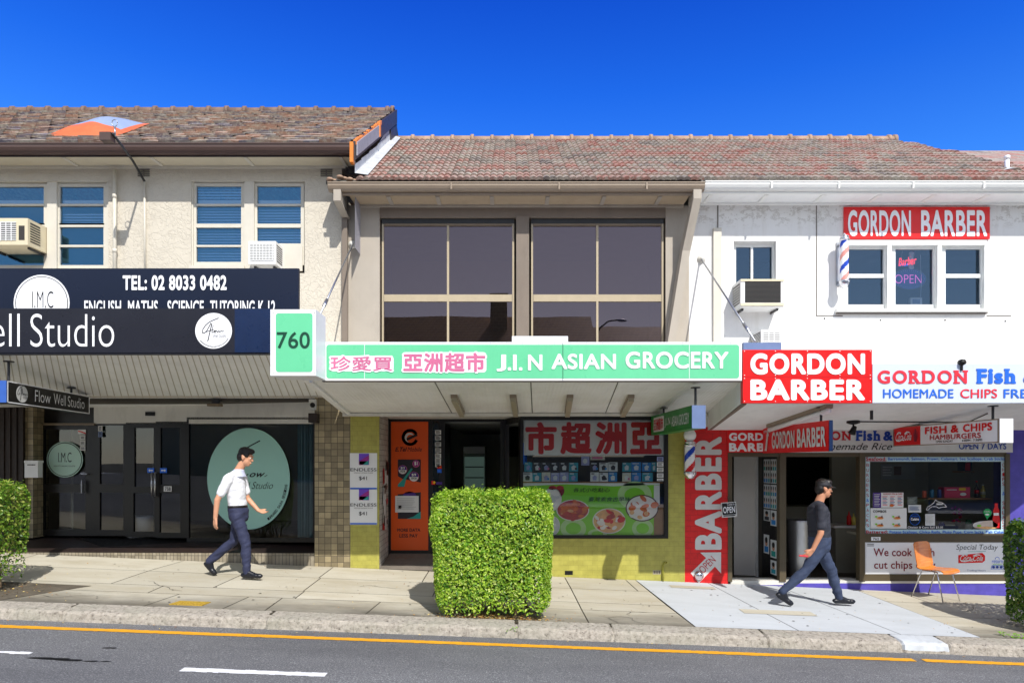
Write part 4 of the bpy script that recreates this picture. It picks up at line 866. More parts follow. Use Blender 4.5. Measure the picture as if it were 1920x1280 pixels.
def dr2(g, P):
    R = flip(P); g.rect(.045, .07, .955, .93, R, 'sign_green', 1); g.text('亞洲超市', .1, .2, .36, .82, R, 'deep_red', .03, 4); g.rrect(.085, .13, .375, .88, R, 'letter_pale', .03, 2)
    g.text('J.I.N', .4, .28, .54, .76, R, 'letter_pale', 0, 3); g.text('ASIAN', .57, .28, .73, .76, R, 'letter_pale', .0, 3); g.text('GROCERY', .75, .28, .96, .76, R, 'letter_pale', .0, 3)
hanging((2.238, 8.5), (2.161, 10.6), .70, .412, .17, 'sign_green', 'sign_green', 'steel_blue', (.25, .06), 'small green grocery sign hanging under the middle awning', dr2)
def dr3(g, P):
    R = flip(P); g.text('GORDON', .17, .2, .54, .84, R, 'letter_pale', .035, 3); g.text('BARBER', .58, .18, .97, .84, R, 'letter_pale', .035, 3)
    g.text('OPENING', .02, .1, .14, .2, R, 'letter_pale', .02, 3); g.poly([(.03, .9), (.05, .8), (.075, .3), (.06, .35), (.1, .12), (.12, .34), (.105, .33), (.075, .92)], R, 'letter_pale', 3)
hanging((3.945, 8.5), (3.892, 10.58), .515, .13, .045, 'sign_red', 'sign_red', 'navy_end', (.2, .03), 'red barber sign with tall white lettering hanging under the right awning', dr3, (.12,))
def cola(g, P, a0, b0, a1, b1, k=3, white='letter_pale'):       # flowing script with its long tails
    w, h = a1-a0, b1-b0
    g.text('Coca-Cola', a0+w*.06, b0+h*.22, a1-w*.06, b1-h*.2, P, white, .012, k, 0, .45)
    X = lambda pts: [(a0+x*w, b0+y*h) for x, y in pts]
    for pts in ([(.1, .8), (.25, .84), (.42, .74), (.55, .78)], [(.12, .3), (.22, .16), (.36, .2), (.3, .3)], [(.56, .3), (.68, .15), (.84, .2)]):
        q = X(pts)
        for (a, b), (c, d) in zip(q, q[1:]): t = h*.05; g.face([P(a, b-t, k), P(c, d-t, k), P(c, d+t, k), P(a, b+t, k)], white)
def dr4(g, P):
    R = flip(P); g.rect(.0, .05, .3, .95, R, 'sign_red', 1); g.rect(.3, .05, .985, .95, R, 'sign_white', 1); cola(g, R, .02, .2, .22, .85, 3, 'sign_white')
    g.disc(.25, .5, .028, .26, R, 'deep_red', 2); g.poly([(.235, .8), (.232, .5), (.243, .35), (.243, .18), (.257, .18), (.257, .35), (.268, .5), (.265, .8)], R, 'maroon', 3)
    g.text('FISH', .35, .13, .56, .47, R, 'sign_red', .04, 3); g.text('&', .6, .13, .67, .47, R, 'sign_red', .04, 3); g.text('CHIPS', .71, .13, .95, .47, R, 'sign_red', .04, 3)
    g.text('HAMBURGERS', .4, .53, .86, .76, R, 'deep_red', .02, 3); g.text('OPEN SUNDAY', .46, .8, .62, .9, R, 'ink', .02, 3); g.text('4-00PM - 7-30PM', .7, .8, .87, .9, R, 'ink', .02, 3)
hanging((6.067, 8.5), (5.913, 10.58), .535, .235, .165, 'sign_white', 'taupe_gutter', 'sign_white', (.19, .07), 'white fish and chips sign with a red cola panel hanging under the right awning', dr4, (.1, .78))
# ------------------------------------------------------------ wall signs at street level
g = MB(); P = FP(DF-.02); g.pbox(1364, 806, 1476, 848, P, .018, 'sign_red'); g.text('GORDON', 1367, 811, 1466, 826, P, 'sign_white', .05, 2); g.text('BARBER', 1367, 830, 1466, 846, P, 'sign_white', .05, 2)
tag(g.build('sign_board'), 'red barber sign over the doorway, half hidden behind the hanging red sign', 'sign')
g = MB(); P = FP(DF-.018); g.pbox(1477, 805, 1899, 848, P, .016, 'letter_pale')
serif(g, 'GORDON', 1482, 808, 1596, 825, P, 'deep_red', .04); serif(g, 'Fish', 1604, 807, 1651, 826, P, 'deep_blue', .05); g.text('&', 1656, 808, 1674, 826, P, 'deep_blue', .05, 2); g.text('Chips', 1682, 807, 1740, 830, P, 'deep_blue', .05, 2)
g.text('Homemade Rice', 1520, 830, 1673, 843, P, 'ink', .0, 2, .0, .35); g.text('OPEN 7 DAYS', 1798, 830, 1887, 842, P, 'deep_blue', .02, 2)
tag(g.build('sign_board'), 'white fish shop header sign with red, blue and black script lettering above the shop window', 'sign')
g = MB(); P = FP(DF); g.text('BARBER', 1328-106, 924-25, 1328+106, 924+25, P, 'letter_pale', .045, 2, math.pi/2)
cr = lambda x, y: (1260+x/3.88, 780+y/3.88)
g.poly([cr(*q) for q in ((205, 990), (357, 988), (357, 1142), (312, 1092), (196, 1212), (136, 1140), (248, 1030))], P, 'letter_pale', 1); g.text('OPEN', 1309, 1051, 1350-7, 1065, P, 'deep_red', -.005, 2, math.pi/4)
ba = tag(g.build('wall_lettering'), 'tall white barber lettering and open arrow painted down the red brick pier', 'lettering')
g = MB(); c = W(1310, 1078, DF-.01); g.lathe(c, [(.075, 0), (.07, -.03), (.045, -.055), (.005, -.065)], 'chrome', 24, 'y'); tag(g.build('wall_lamp', None, True), 'round silver dome fixed low on the red barber pier', 'wall lamp')
g = MB(); P = FP(DF-.16); cxy = (1367, 955); rot = lambda x, y, s=.07: (cxy[0]+x*math.cos(s)+y*math.sin(s), cxy[1]-x*math.sin(s)+y*math.cos(s))
PR = lambda a, b, k=0: P(*rot(a, b), k)
g.pbox(-14, -14, 14, 14, PR, .012, 'letter_pale'); g.rect(-12.5, -12.5, 12.5, 9, PR, 'ink', 1); g.text('OPEN', -11, -6, 11, 6, PR, 'sign_white', .02, 2); g.text('Come in', -3, -12, 11, -8, PR, 'sign_white', .0, 2); g.text('YOU CAN COME IN', -11, 9.6, 11, 12.6, PR, 'ink', .0, 2) if 0 else g.rect(-11, 10, 11, 12, PR, 'ink', 2)
g.stroke([(0, -14), (-2, -26)], .8, PR, 'ink', 1); tag(g.build('open_sign'), 'small tilted black and white open sign hung at the barber doorway', 'sign')
g = MB(); g.pbox(1634, 1006, 1651, 1013, FP(DF-.005), .01, 'sign_white'); g.text('762', 1637, 1007.5, 1648, 1012, FP(DF-.005), 'ink', .01, 2); tag(g.build('number_plate'), 'small white 762 number plate under the fish shop window', 'number plate')
# barber poles
M('stripe_blue', (26, 66, 180), .25, .03); M('stripe_red', (206, 30, 36), .25, .03); M('stripe_white', (236, 236, 238), .25, .02); M('globe', (238, 238, 236), .25, .02); M('pale_red', (226, 150, 140), .3)
def barber_pole(px, d, ytop, ycap, ybot, yend, r, label, globe, redm):
    pl = thing('barber_pole', label, 'barber pole', W(px, yend, d), 'barber poles'); S_ = F/d; c = W(px, 0, d); Z = lambda y: HC+(HY-y)*d/F
    g = MB(); n, rows = 30, 60; z0, z1 = Z(ybot), Z(ycap)
    for i in range(rows):
        for j in range(n):
            a, A_ = j*2*math.pi/n, (j+1)*2*math.pi/n; za, zb = z0+(z1-z0)*i/rows, z0+(z1-z0)*(i+1)/rows
            ph = (j/n*1.0-(i/rows)*(z1-z0)/(r*6.2)) % 1; mt = 'stripe_blue' if ph < .22 else 'stripe_white' if ph < .5 else redm if ph < .72 else 'stripe_white'
            g.face([(c.x+r*math.cos(q), d+r*math.sin(q), z) for q, z in ((a, za), (A_, za), (A_, zb), (a, zb))], mt)
    g.build('striped_cylinder', pl)
    g = MB(); g.lathe((c.x, d, z1), [(r*.9, -.01), (r*1.25, 0), (r*1.3, .02), (r*1.05, .035), (r*1.05, .05), (r*1.2, .055), (r*.8, .075), (.004, .078)], 'chrome', 24); g.build('cap', pl, True)
    g = MB(); g.lathe((c.x, d, z0), [(.004, -(z0-Z(yend))), (r*.7, -(z0-Z(yend))*.8), (r*1.15, -(z0-Z(yend))*.4), (r*1.3, -.02), (r*1.25, 0), (r*.9, .01)], 'chrome', 24); g.build('cup', pl, True)
    g = MB(); rg = (Z(ytop)-z1-.07)/2; g.ball((c.x, d, z1+.07+rg), rg, 'globe' if globe else 'chrome', 20); g.build('globe', pl, True)
    g = MB(); 
    for z in (z0+.02, z1-.02): g.box(c.x-.012, c.x+.012, d+r, DF, z-.015, z+.015, 'steel')
    g.box(c.x-.03, c.x+.03, DF-.02, DF-.002, z0-.03, z1+.03, 'steel'); g.build('wall_bracket', pl)
barber_pole(1293.5, 10.42, 804, 836, 884, 899, .078, 'barber pole with a white globe fixed between the olive wall and red pier', True, 'stripe_red')
barber_pole(1583, 10.46, 437, 451, 526, 542, .062, 'sun faded barber pole with chrome ends beside the upper triple window', False, 'pale_red')
# awning stay rods
for (a, b_), e, ed, lab in (((661, 459), (600, 590), 8.55, 'pale steel stay rod running from the taupe wall plate to the number sign'), ((1315, 486), (1416, 640), 8.6, 'grey steel stay rod running from the white wall down to the red sign')):
    o = thing('stay_rod', lab, 'stay rod', W(a, b_, DF), 'rods holding up the awnings'); p, q = W(a, b_, DF-.05), W(*e, ed)
    g = MB(); g.tube([p, q], .013, 'steel', 8); g.tube([q+(p-q)*.1, q+(p-q)*.18], .022, 'steel', 8); g.build('rod', o, True)
    g = MB(); c = W(a, b_, DF-.002); g.lathe(c, [(.065, 0), (.065, -.012), (.03, -.02), (.028, -.07), (.004, -.072)], 'plaster_white', 20, 'y'); g.build('wall_plate', o, True)
# ------------------------------------------------------------ air conditioners
M('ac_cream', (212, 200, 170), .45, .05, 6, dirt=.15); M('ac_white', (226, 226, 224), .4, .03, 6, dirt=.08); M('ac_dark', (58, 54, 50), .5)
def aircon(a0, b0, a1, b1, d0, d1, body, label, draw, sidegrille):
    o = thing('air_conditioner', label, 'air conditioner', W((a0+a1)/2, b1, d0), 'wall air conditioners'); P = FP(d0); th = d1-d0
    g = MB(); g.pbox(a0, b0, a1, b1, P, th, body); bo = g.build('casing', o); g = MB(); draw(g, P); g.build('grille', o)
    p0, p1 = P(a0, b1), P(a1, b0); sg_ = 1 if (a0+a1)/2 < CX else -1; x = (p1.x if sg_ > 0 else p0.x)+sg_*.003
    g = MB(); h = p1.z-p0.z
    f0, f1 = sidegrille; y0, y1 = d0+th*f0, d0+th*f1
    g.face([(x, y0, p0.z+h*.15), (x, y1, p0.z+h*.15), (x, y1, p1.z-h*.12), (x, y0, p1.z-h*.12)], 'ac_dark')
    for k in range(7): z = p0.z+h*(.2+.095*k); g.box(min(x, x+sg_*.006), max(x, x+sg_*.006), y0, y1, z, z+h*.03, body)
    g.build('side_grille', o)
    for xx in (p0.x+.06, p1.x-.06): g = MB(); g.box(xx-.015, xx+.015, d0+.1, DF+.05, p0.z-.035, p0.z-.004, 'dark_steel'); g.build('bracket', o)
def gr1(g, P):
    g.rect(-18, 416, 30, 451, P, 'ac_dark', 1)
    for k in range(9): g.pbox(-18, 416+k*4, 30, 417.6+k*4, P, .006, 'ac_white', 3)
    for a in (-10, 0, 10, 20): g.pbox(a, 416, a+1.4, 451, P, .006, 'ac_white', 4)
    g.rect(35, 423, 46, 450, P, 'ac_dark', 1)
aircon(-38, 409, 52, 459, 10.28, DF+.1, 'ac_cream', 'large cream air conditioner jutting from the far left upper window', gr1, (.1, .55))
def gr2(g, P):
    g.rect(469, 456, 513, 488, P, 'ac_dark', 1)
    for k in range(11): g.pbox(469, 456+k*3, 513, 457.8+k*3, P, .006, 'ac_white', 3)
    for a in range(474, 512, 6): g.pbox(a, 456, a+1, 488, P, .006, 'ac_white', 4)
aircon(466, 452, 517, 495, 10.36, DF+.1, 'ac_white', 'small white air conditioner standing behind the top edge of the navy sign', gr2, (.1, .7))
def gr3(g, P):
    g.rect(1397, 527, 1464, 567, P, 'ac_dark', 1)
    for k in range(17): g.pbox(1397, 527.5+k*2.35, 1464, 528.6+k*2.35, P, .004, 'black', 2)
    for r in ((1389, 523, 1470, 527), (1389, 568, 1470, 573)): g.pbox(*r, P, .01, 'ac_cream', 4)
aircon(1389, 523, 1470, 575, 10.3, DF+.1, 'ac_white', 'grey fronted air conditioner below the small window on the white wall', gr3, (.1, .85))
def gr4(g, P):
    g.rect(1432, 622, 1462, 641, P, 'ac_dark', 1)
    for k in range(6): g.pbox(1432, 622+k*3.4, 1462, 624+k*3.4, P, .006, 'ac_white', 3)
    for a in (1441, 1451): g.pbox(a, 622, a+1.4, 641, P, .006, 'ac_white', 4)
aircon(1427, 618, 1467, 645, 10.2, DF+.05, 'ac_white', 'white slatted air conditioner half hidden behind the square red barber sign', gr4, (.05, .9))
g = MB(); g.pbox(1394, 642, 1465, 656, FP(9.2), .3, 'steel_blue'); tag(g.build('metal_ledge'), 'short grey metal channel lying on the awning above the red barber sign', 'metal channel')
# ------------------------------------------------------------ roof and wall fittings
g = MB(); o = thing('service_mast', 'thin raked service mast with a brown junction box in front of the shingle roof', 'service mast', W(270, 340, DF))
p0, p1, p2, p3 = W(272, 520, DF-.03), W(271, 340, DF-.03), W(248, 300, 10.25), W(211, 250, 9.62); g.tube([p0, p1], .017, 'cream_trim', 8); g.tube([p1, p2, p3], .018, 'dark_steel', 8); g.build('pole', o, True)
g = MB(); g.pbox(186, 247, 207, 262, FP(9.6), .12, 'brown_gutter'); g.build('junction_box', o, False)
g = MB(); c = W(215, 238, 9.66); g.tube([W(216, 256, 9.66), W(215, 238, 9.66)], .012, 'steel', 8); cc = W(215, 231, 9.66); g.tube([cc+Vector((.04*math.cos(a*.5236), 0, .05*math.sin(a*.5236))) for a in range(13)], .006, 'steel', 6); g.build('insulator', o, True)
g = MB(); cx = W(176, 0, 11.0).x; sl = (zri-ze)/(yr-10.2); zo = lambda y: ze+(y-10.2)*sl
N, Mr = 28, 10
def tp(i, j):
    u, v = i/N*2-1, j/Mr; w = .98-.25*v; x = cx+u*w*.60; y = 10.68+v*1.2
    hgt = (.03 if j else -.05)+.2*math.sin(math.pi*min(1, .1+v*.9))**.7*max(0, 1-abs(u)**1.7)+.010*math.sin(9*u+5*v)*(1-v)
    return (x, y, zo(y)+hgt-(.03 if j == 0 else 0))
for i in range(N):
    for j in range(Mr): g.face([tp(i, j), tp(i+1, j), tp(i+1, j+1), tp(i, j+1)], 'orange_tarp' if j < 2 or i < 3 or i > N-3 else 'blue_tarp')
tag(g.build('roof_tarp', None, True), 'orange and pale blue tarpaulin bulging over a patch of the shingle roof', 'tarpaulin')
g = MB(); o = thing('vent_pipe', 'white vent pipe with a flashing collar standing on the terracotta roof', 'vent pipe', W(1888, 324, 11.2))
c = W(1888, 320, 10.9); g.tube([c-Vector((0, 0, .1)), c+Vector((0, 0, .22))], .035, 'sign_white', 14); g.lathe(c+Vector((0, 0, .18)), [(.045, 0), (.045, .05), (.03, .06)], 'sign_white', 14); g.build('pipe', o, True)
g = MB(); g.poly([(1866, 325), (1880, 318), (1896, 318), (1912, 324), (1902, 328), (1874, 328)], lambda a, b, k: W(a, b, 10.9), 'lead', 0); c2 = W(1888, 323, 10.88); g.lathe(c2, [(.2, -.02), (.12, .015), (.06, .05), (.04, .06)], 'lead', 16); g.build('flashing', o)
g = MB(); c = W(1804, 679, DA-.02); g.lathe(c, [(.02, .06), (.036, .04), (.04, 0), (.034, -.03)], 'black', 16, 'y'); g.ball(c+Vector((.02, -.02, -.005)), .02, 'dark_timber', 10); g.box(c.x-.012, c.x+.012, c.y, c.y+.02, c.z-.1, c.z, 'dark_steel'); tag(g.build('spotlight', None, True), 'small dark spotlight on top of the pale fish and chips fascia', 'spotlight')
# lights under the awnings
def tube_light(A, u, v0, v1, w, label, grp, drop=.02):
    o = thing('tube_light', label, 'light', A(u, (v0+v1)/2), grp); p, q = A(u, v0), A(u, v1); sx_ = Vector((w/2, 0, 0)); dn = Vector((0, 0, -drop))
    g = MB(); g.hexa([p-sx_+dn, p+sx_+dn, p+sx_, p-sx_], [q-sx_+dn, q+sx_+dn, q+sx_, q-sx_], 'taupe_gutter'); g.build('casing', o)
    g = MB(); d2 = dn*2.1; g.hexa([p-sx_*.8+d2, p+sx_*.8+d2, p+sx_*.8+dn*1.02, p-sx_*.8+dn*1.02], [q-sx_*.8+d2, q+sx_*.8+d2, q+sx_*.8+dn*1.02, q-sx_*.8+dn*1.02], 'diffuser'); g.build('diffuser', o)
M('diffuser', (168, 158, 136), .4, .05)
for u, lab in ((.33, 'taupe box light under the grocery awning, above the orange panel'), (.475, 'taupe box light under the grocery awning, above the dark shop entrance'), (.615, 'taupe box light under the grocery awning, above the first red character'), (.765, 'taupe box light under the grocery awning, above the last red character')):
    tube_light(AW2, u, .38, .93, .09, lab, 'box lights under the grocery awning', .045)
o = thing('tube_light', 'slanting fluorescent light under the barber awning above the hanging red sign', 'light', W(1490, 780, 9.4)); p, q = AW3(.235, .05), AW3(.135, .75); dn = Vector((0, 0, -.05)); sx_ = Vector((.05, 0, 0))
g = MB(); g.hexa([p-sx_+dn, p+sx_+dn, p+sx_, p-sx_], [q-sx_+dn, q+sx_+dn, q+sx_, q-sx_], 'taupe_gutter'); g.build('casing', o); g = MB(); g.tube([p+dn*1.6, q+dn*1.6], .035, 'sign_white', 10); g.build('tube', o, True)
g = MB(); c = AW3(.36, .25); g.tube([c, c+Vector((0, 0, -.12))], .02, 'dark_steel', 10); tag(g.build('pipe_stub'), 'short dark pipe stub hanging from the right awning soffit', 'pipe')
o = thing('spotlight', 'black spotlight angled down from the right awning soffit', 'spotlight', W(1605, 795, 9.6)); c = AW3(.335, .62); g = MB(); g.lathe(c, [(.09, 0), (.09, -.03), (.03, -.05)], 'black', 16); g.tube([c, c+Vector((0, 0, -.1))], .012, 'black', 8); g.build('base', o, True); g = MB(); g.tube([c+Vector((.02, 0, -.08)), c+Vector((-.03, -.02, -.18))], [.03, .05], 'black', 12); g.build('head', o, True)
g = MB(); g.tube([c+Vector((.05, 0, -.01)), AW3(.62, .62)+Vector((0, 0, -.02)), AW3(.66, .3)+Vector((0, 0, -.02))], .009, 'black', 6); tag(g.build('conduit'), 'black cable run from the spotlight along the right awning soffit', 'cable')
o = thing('floodlight', 'small floodlight under the left awning near the header board', 'floodlight', W(405, 752, 10.7)); c = W(405, 756, 10.75); g = MB(); g.box(c.x-.1, c.x+.1, c.y-.1, c.y+.02, c.z-.05, c.z-.01, 'bronze_frame'); g.build('head', o); g = MB(); g.box(c.x-.06, c.x+.06, c.y-.02, c.y+.03, c.z-.01, c.z+.06, 'dark_steel'); g.build('bracket', o)
g = MB(); c = W(588, 783, 10.55); g.box(c.x-.07, c.x+.06, 10.5, DF, c.z-.075, c.z+.07, 'dark_timber'); tag(g.build('alarm_box', None, False, .006), 'dark square speaker box at the top of the brown tiled pillar', 'speaker')
o = thing('security_camera', 'round black security camera on a white box above the tiled pillar', 'camera', W(585, 768, 10.5)); g = MB(); g.pbox(579, 748, 592, 768, FP(10.62), .04, 'plaster_white'); g.build('box', o); g = MB(); g.ball(W(586, 759, 10.58), .04, 'black', 14); g.build('lens', o, True)
g = MB(); c = SPo(-.32)
g.pbox(46, 866, 71, 895, c, .12, 'ac_white'); g.pbox(45, 863, 72, 867, c, .13, 'ac_white', 3); g.pbox(51, 870, 66, 872, c, .004, 'sill_dark', 2); g.disc(61, 871, 1.2, 1.2, c, 'ink', 3, 10)
mb_ = tag(g.build('letterbox'), 'white metal letterbox fixed to the narrow tiled strip at far left', 'letterbox')
for px, py, lab, dm in ((1066, 1073, 'dark broken air brick low in the yellow green wall', 1), (1231, 1072, 'pale air brick with slots low in the yellow green wall', 0)):
    g = MB(); g.pbox(px-7, py-3.6, px+8, py+4, FP(DF-.003), .01, 'black' if dm else 'diffuser')
    for k in range(4 if not dm else 0): g.rect(px-5+k*3.4, py-2.4, px-3.6+k*3.4, py+2.6, FP(DF-.003), 'ink', 1)
    tag(g.build('air_brick'), lab, 'air brick')
g = MB(); g.tube([W(1243, 1091, DF-.03), W(1243, 1060, DF-.03), W(1246, 1054, DF-.02), W(1250, 1054, DF)], .014, 'olive_paint', 8); M('olive_paint', (150, 146, 52), .5); tag(g.build('pipe', None, True), 'thin olive painted pipe at the foot of the yellow green wall', 'pipe')
# ------------------------------------------------------------ shopfront stickers and posters: left shop
M('aqua_disc', (150, 196, 184), .5, .02, 2); M('aqua_pale', (176, 208, 192), .5, .02)
g = MB(); P = SPo(-.015); g.disc(466, 897, 77.5, 95, P, 'aqua_disc', 1, 64); g.stroke([(461, 840), (470, 835), (487, 826)], 2.2, P, 'ink', 2)
g.text('ow', 468, 886, 497, 894, P, 'ink', .02, 2, 0, .5); g.stroke([(496, 893), (501, 890)], 1, P, 'ink', 2); g.text('Flow', 431, 884, 466, 896, P, 'ink', .02, 2, 0, .5); g.text('Well Studio', 440, 903, 512, 916, P, 'ink', -.01, 2, 0, .4)
s_ = 'INFRARED SAUNA SESSIONS'; 
for i, ch in enumerate(s_):
    if ch != ' ':
        a = 1.02-.040*i; x, y = 466+71*math.cos(a), 897+88*math.sin(a); 
        if a > -.2: g.text(ch, x-1.6, y-2.4, x+1.6, y+2.4, P, 'ink', .01, 2, math.pi/2-a)
tag(g.build('window_decal'), 'big pale aqua oval window decal with black studio script on the left shop window', 'decal')
g = MB(); P = SPo(-.012); g.disc(121.5, 861, 34, 33.5, P, 'aqua_pale', 1, 48); g.disc(121.5, 861, 32.2, 31.8, P, 'ink', 2, 48); g.disc(121.5, 861, 30.8, 30.4, P, 'aqua_pale', 3, 48); g.text('I.M.C', 109, 848, 134, 866, P, 'ink', -.005, 4); g.text('IDENTITY MAKING COLLEGE', 101, 872, 141, 874.4, P, 'ink', 0, 4)
tag(g.build('door_decal'), 'round pale decal with black ring and initials on the left door', 'decal')
def sticker(a0, b0, a1, b1, P, mat, label, draw=None, name='sticker', cat='sticker', grp='small stickers on the shop glass'):
    g = MB(); g.rect(a0, b0, a1, b1, P, mat, 2)
    if draw: draw(g, P)
    return tag(g.build(name), label, cat, grp)
def lines(a0, b0, a1, b1, n, mat='ink', f=.5):
    def d(g, P):
        st = (b1-b0)/n
        for i in range(n): g.rect(a0, b0+i*st, a1-(a1-a0)*.25*random.random(), b0+i*st+st*f, P, mat, 3)
    return d
for (a, b0, a2, b2, m_, lab) in ((146, 805, 161, 813, 'paper', 'white sticker with a red swoosh at the top of the left door'), (150, 816, 160, 824, 'letter_pale', 'first grey sticker under the red swoosh sticker'), (150, 826, 160, 834, 'letter_pale', 'second grey sticker under the red swoosh sticker'), (150, 836, 160, 844, 'letter_pale', 'lowest grey sticker under the red swoosh sticker'), (184, 798, 192, 808, 'letter_pale', 'pale sticker at the top of the glass beside the double doors'), (184, 809, 192, 819, 'steel_blue', 'bluish sticker below the pale one beside the double doors')):
    sticker(a, b0, a2, b2, SPo(-.01), m_, lab, (lambda g, P: g.stroke([(147, 808), (152, 809), (160, 812)], 2, P, 'sign_red', 3)) if b0 == 805 else lines(a+1.5, b0+2, a2-1, b2-1, 3))
M('push_blue', (22, 96, 206), .4)
sticker(276, 877, 289, 886, SPo(-.01), 'push_blue', 'blue arrow sticker on the left leaf of the double doors', lambda g, P: g.poly([(278, 881.5), (281, 879), (281, 880.6), (287, 880.6), (287, 882.4), (281, 882.4), (281, 884)], P, 'paper', 3))
sticker(300, 877, 313, 886, SPo(-.01), 'push_blue', 'blue arrow sticker on the right leaf of the double doors', lambda g, P: g.poly([(311, 881.5), (308, 879), (308, 880.6), (302, 880.6), (302, 882.4), (308, 882.4), (308, 884)], P, 'paper', 3))
sticker(307, 911, 322, 921, SPo(-.01), 'letter_pale', 'white street number plate on the right leaf of the double doors', lambda g, P: g.text('758', 309, 912.5, 320, 919.5, P, 'ink', .02, 3), 'number_plate', 'number plate', None)
g = MB(); c = SP(262, 975, -120); g.lathe((c.x, c.y, HC-1.33), [(.16, 0), (.2, .02), (.22, .36), (.2, .38)], 'sign_white', 20); tag(g.build('pot', None, True), 'white planter pot standing just inside the dark double doors', 'pot')
g = MB(); a_, b_, c_, d_ = (-6.6, 11.0), (-4.9, 11.0), (-5.6, 11.75), (-7.4, 11.75)
g.hexa([(x, y, HC-1.405+(y-10.7)*.07) for x, y in (a_, b_, c_, d_)], [(x, y, HC-1.39+(y-10.7)*.07) for x, y in (a_, b_, c_, d_)], 'black'); tag(g.build('door_mat'), 'black mat lying on the dark tiled porch before the double doors', 'mat')
# ------------------------------------------------------------ grocery shopfront
M('orange', (226, 84, 10), .35, .03, 2); M('phone_dark', (38, 34, 44), .5); M('magenta', (150, 40, 130), .5); M('violet', (74, 40, 130), .5); M('teal', (40, 150, 140), .5)
g = MB(); P = FP(DE+.01); g.pbox(733, 790, 803, 1031, P, .02, 'orange')
pts = [(769+13*math.cos(t*.1), 819.5+13*math.sin(t*.1)) for t in range(5, 58)]; g.stroke(pts, 5.4, P, 'ink', 2); g.stroke([(764, 823), (781, 815)], 4.6, P, 'ink', 2); g.disc(768, 820, 9, 9, P, 'letter_pale', 1); g.disc(770, 822, 7.6, 7.6, P, 'orange', 1.5)
g.text('E.Tel', 741, 838, 763, 846, P, 'ink', .02, 2, 0, .3); g.text('Mobile', 764, 838, 791, 846, P, 'ink', -.005, 2, 0, .3); g.text('MORE DATA', 745, 990, 788, 996, P, 'ink', .02, 2); g.text('LESS PAY', 749, 1000.5, 783, 1007, P, 'ink', .02, 2)
g.rect(746, 861, 789, 912, P, 'phone_dark', 2); g.poly([(746, 892), (754, 897), (789, 904), (789, 912), (746, 912)], P, 'orange', 3); g.poly([(746, 908), (757, 896), (771, 877), (774, 879), (762, 896), (758, 912), (746, 912)], P, 'teal', 4)
for cx, cy, r, s1, s2, m_ in ((755, 880, 8.4, '$3', '4GB', 'violet'), (780, 869, 6.8, '$1', '', 'magenta'), (776, 893, 9.4, '$9', '30GB', 'violet')):
    g.disc(cx, cy, r, r, P, 'pink', 5, 24); g.disc(cx, cy-.3, r-.9, r-.9, P, m_, 6, 24)
    if s2: g.poly([(cx+(r-1)*math.cos(t*.2618), cy+.6+(r-1)*math.sin(t*.2618)) for t in range(13)], P, 'paper', 7); g.text(s2, cx-r*.55, cy+1.6, cx+r*.55, cy+5, P, 'ink', .03, 8)
    g.text(s1, cx-r*.45, cy-r*.62, cx+r*.45, cy-.5 if s2 else cy+r*.5, P, 'paper', .04, 8)
g.rect(746, 915, 789, 972, P, 'phone_dark', 2); g.disc(768, 930, 13, 9, P, 'violet', 3); g.poly([(762, 972), (775, 968), (789, 958), (789, 972)], P, 'teal', 4); g.poly([(746, 914), (789, 912), (789, 922), (746, 926)], P, 'orange', 3)
tag(g.build('advert_panel'), 'tall orange phone advert panel beside the grocery entrance', 'advert')
g = MB(); P = FP(DE-.005); g.pbox(741, 929, 785, 960, P, .004, 'paper'); lines(744, 933, 782, 956, 7, 'letter_pale')(g, P); g.rect(747, 947, 752.5, 952.5, P, 'ink', 3); tag(g.build('notice'), 'white printed notice taped over the lower advert on the orange panel', 'notice')
st = [(806, 'paper'), (816.5, 'letter_pale'), (828.5, 'letter_pale'), (840, 'letter_pale'), (850, 'paper'), (859, 'letter_pale'), (867, 'letter_pale')]
nm = ['topmost', 'second', 'third', 'fourth', 'fifth', 'sixth', 'seventh']
for (y, m_), n_ in zip(st, nm): sticker(816, y, 827, y+8.4, FP(DE-.02), m_, n_+' grey hours sticker from the top beside the grocery entrance', lines(817.5, y+1.5, 826, y+8, 3))
sticker(820, 872, 828, 878, FP(DE-.02), 'sign_red', 'small red and yellow card sticker below the grey hours stickers', lambda g, P: g.disc(825.5, 875, 2, 2, P, 'orange', 3, 12)); sticker(820, 879, 828, 886, FP(DE-.02), 'letter_blue', 'small blue card sticker below the grey hours stickers')
M('yellow', (232, 186, 30), .5); sticker(809, 901, 816, 908, FP(DE-.02), 'sign_red', 'red card sticker on the dark frame just above the hedge', lambda g, P: g.disc(814, 904, 2.6, 2.6, P, 'yellow', 3, 12)); sticker(818, 903, 829, 908, FP(DE-.02), 'violet', 'violet card sticker on the dark frame just above the hedge')
M('poster_violet', (110, 70, 190), .4)
for y, w_ in ((849, 'upper'), (915, 'lower')):
    g = MB(); P = FP(DF-.008); g.pbox(656, y, 707, y+68, P, .006, 'paper'); g.rect(673, y+1, 692, y+22, P, 'poster_violet', 2); g.poly([(673, y+22), (673, y+16), (683, y+9), (692, y+4), (692, y+12), (684, y+19), (680, y+22)], P, 'magenta', 3); g.rect(674, y+15, 691, y+21.5, P, 'teal', 3); g.text('ENDLESS', 657, y+28, 706, y+34, P, 'ink', .0, 2); g.text('PREPAID MOBILE PLANS', 664, y+36, 699, y+38, P, 'sill_dark', 0, 2); g.text('$41', 673, y+43.5, 688, y+51.5, P, 'ink', .0, 2); g.rect(656.5, y+65, 706.5, y+67.5, P, 'push_blue', 2)
    tag(g.build('poster'), w_+' of two white endless plan posters on the olive tiled pillar', 'poster', 'phone plan posters')
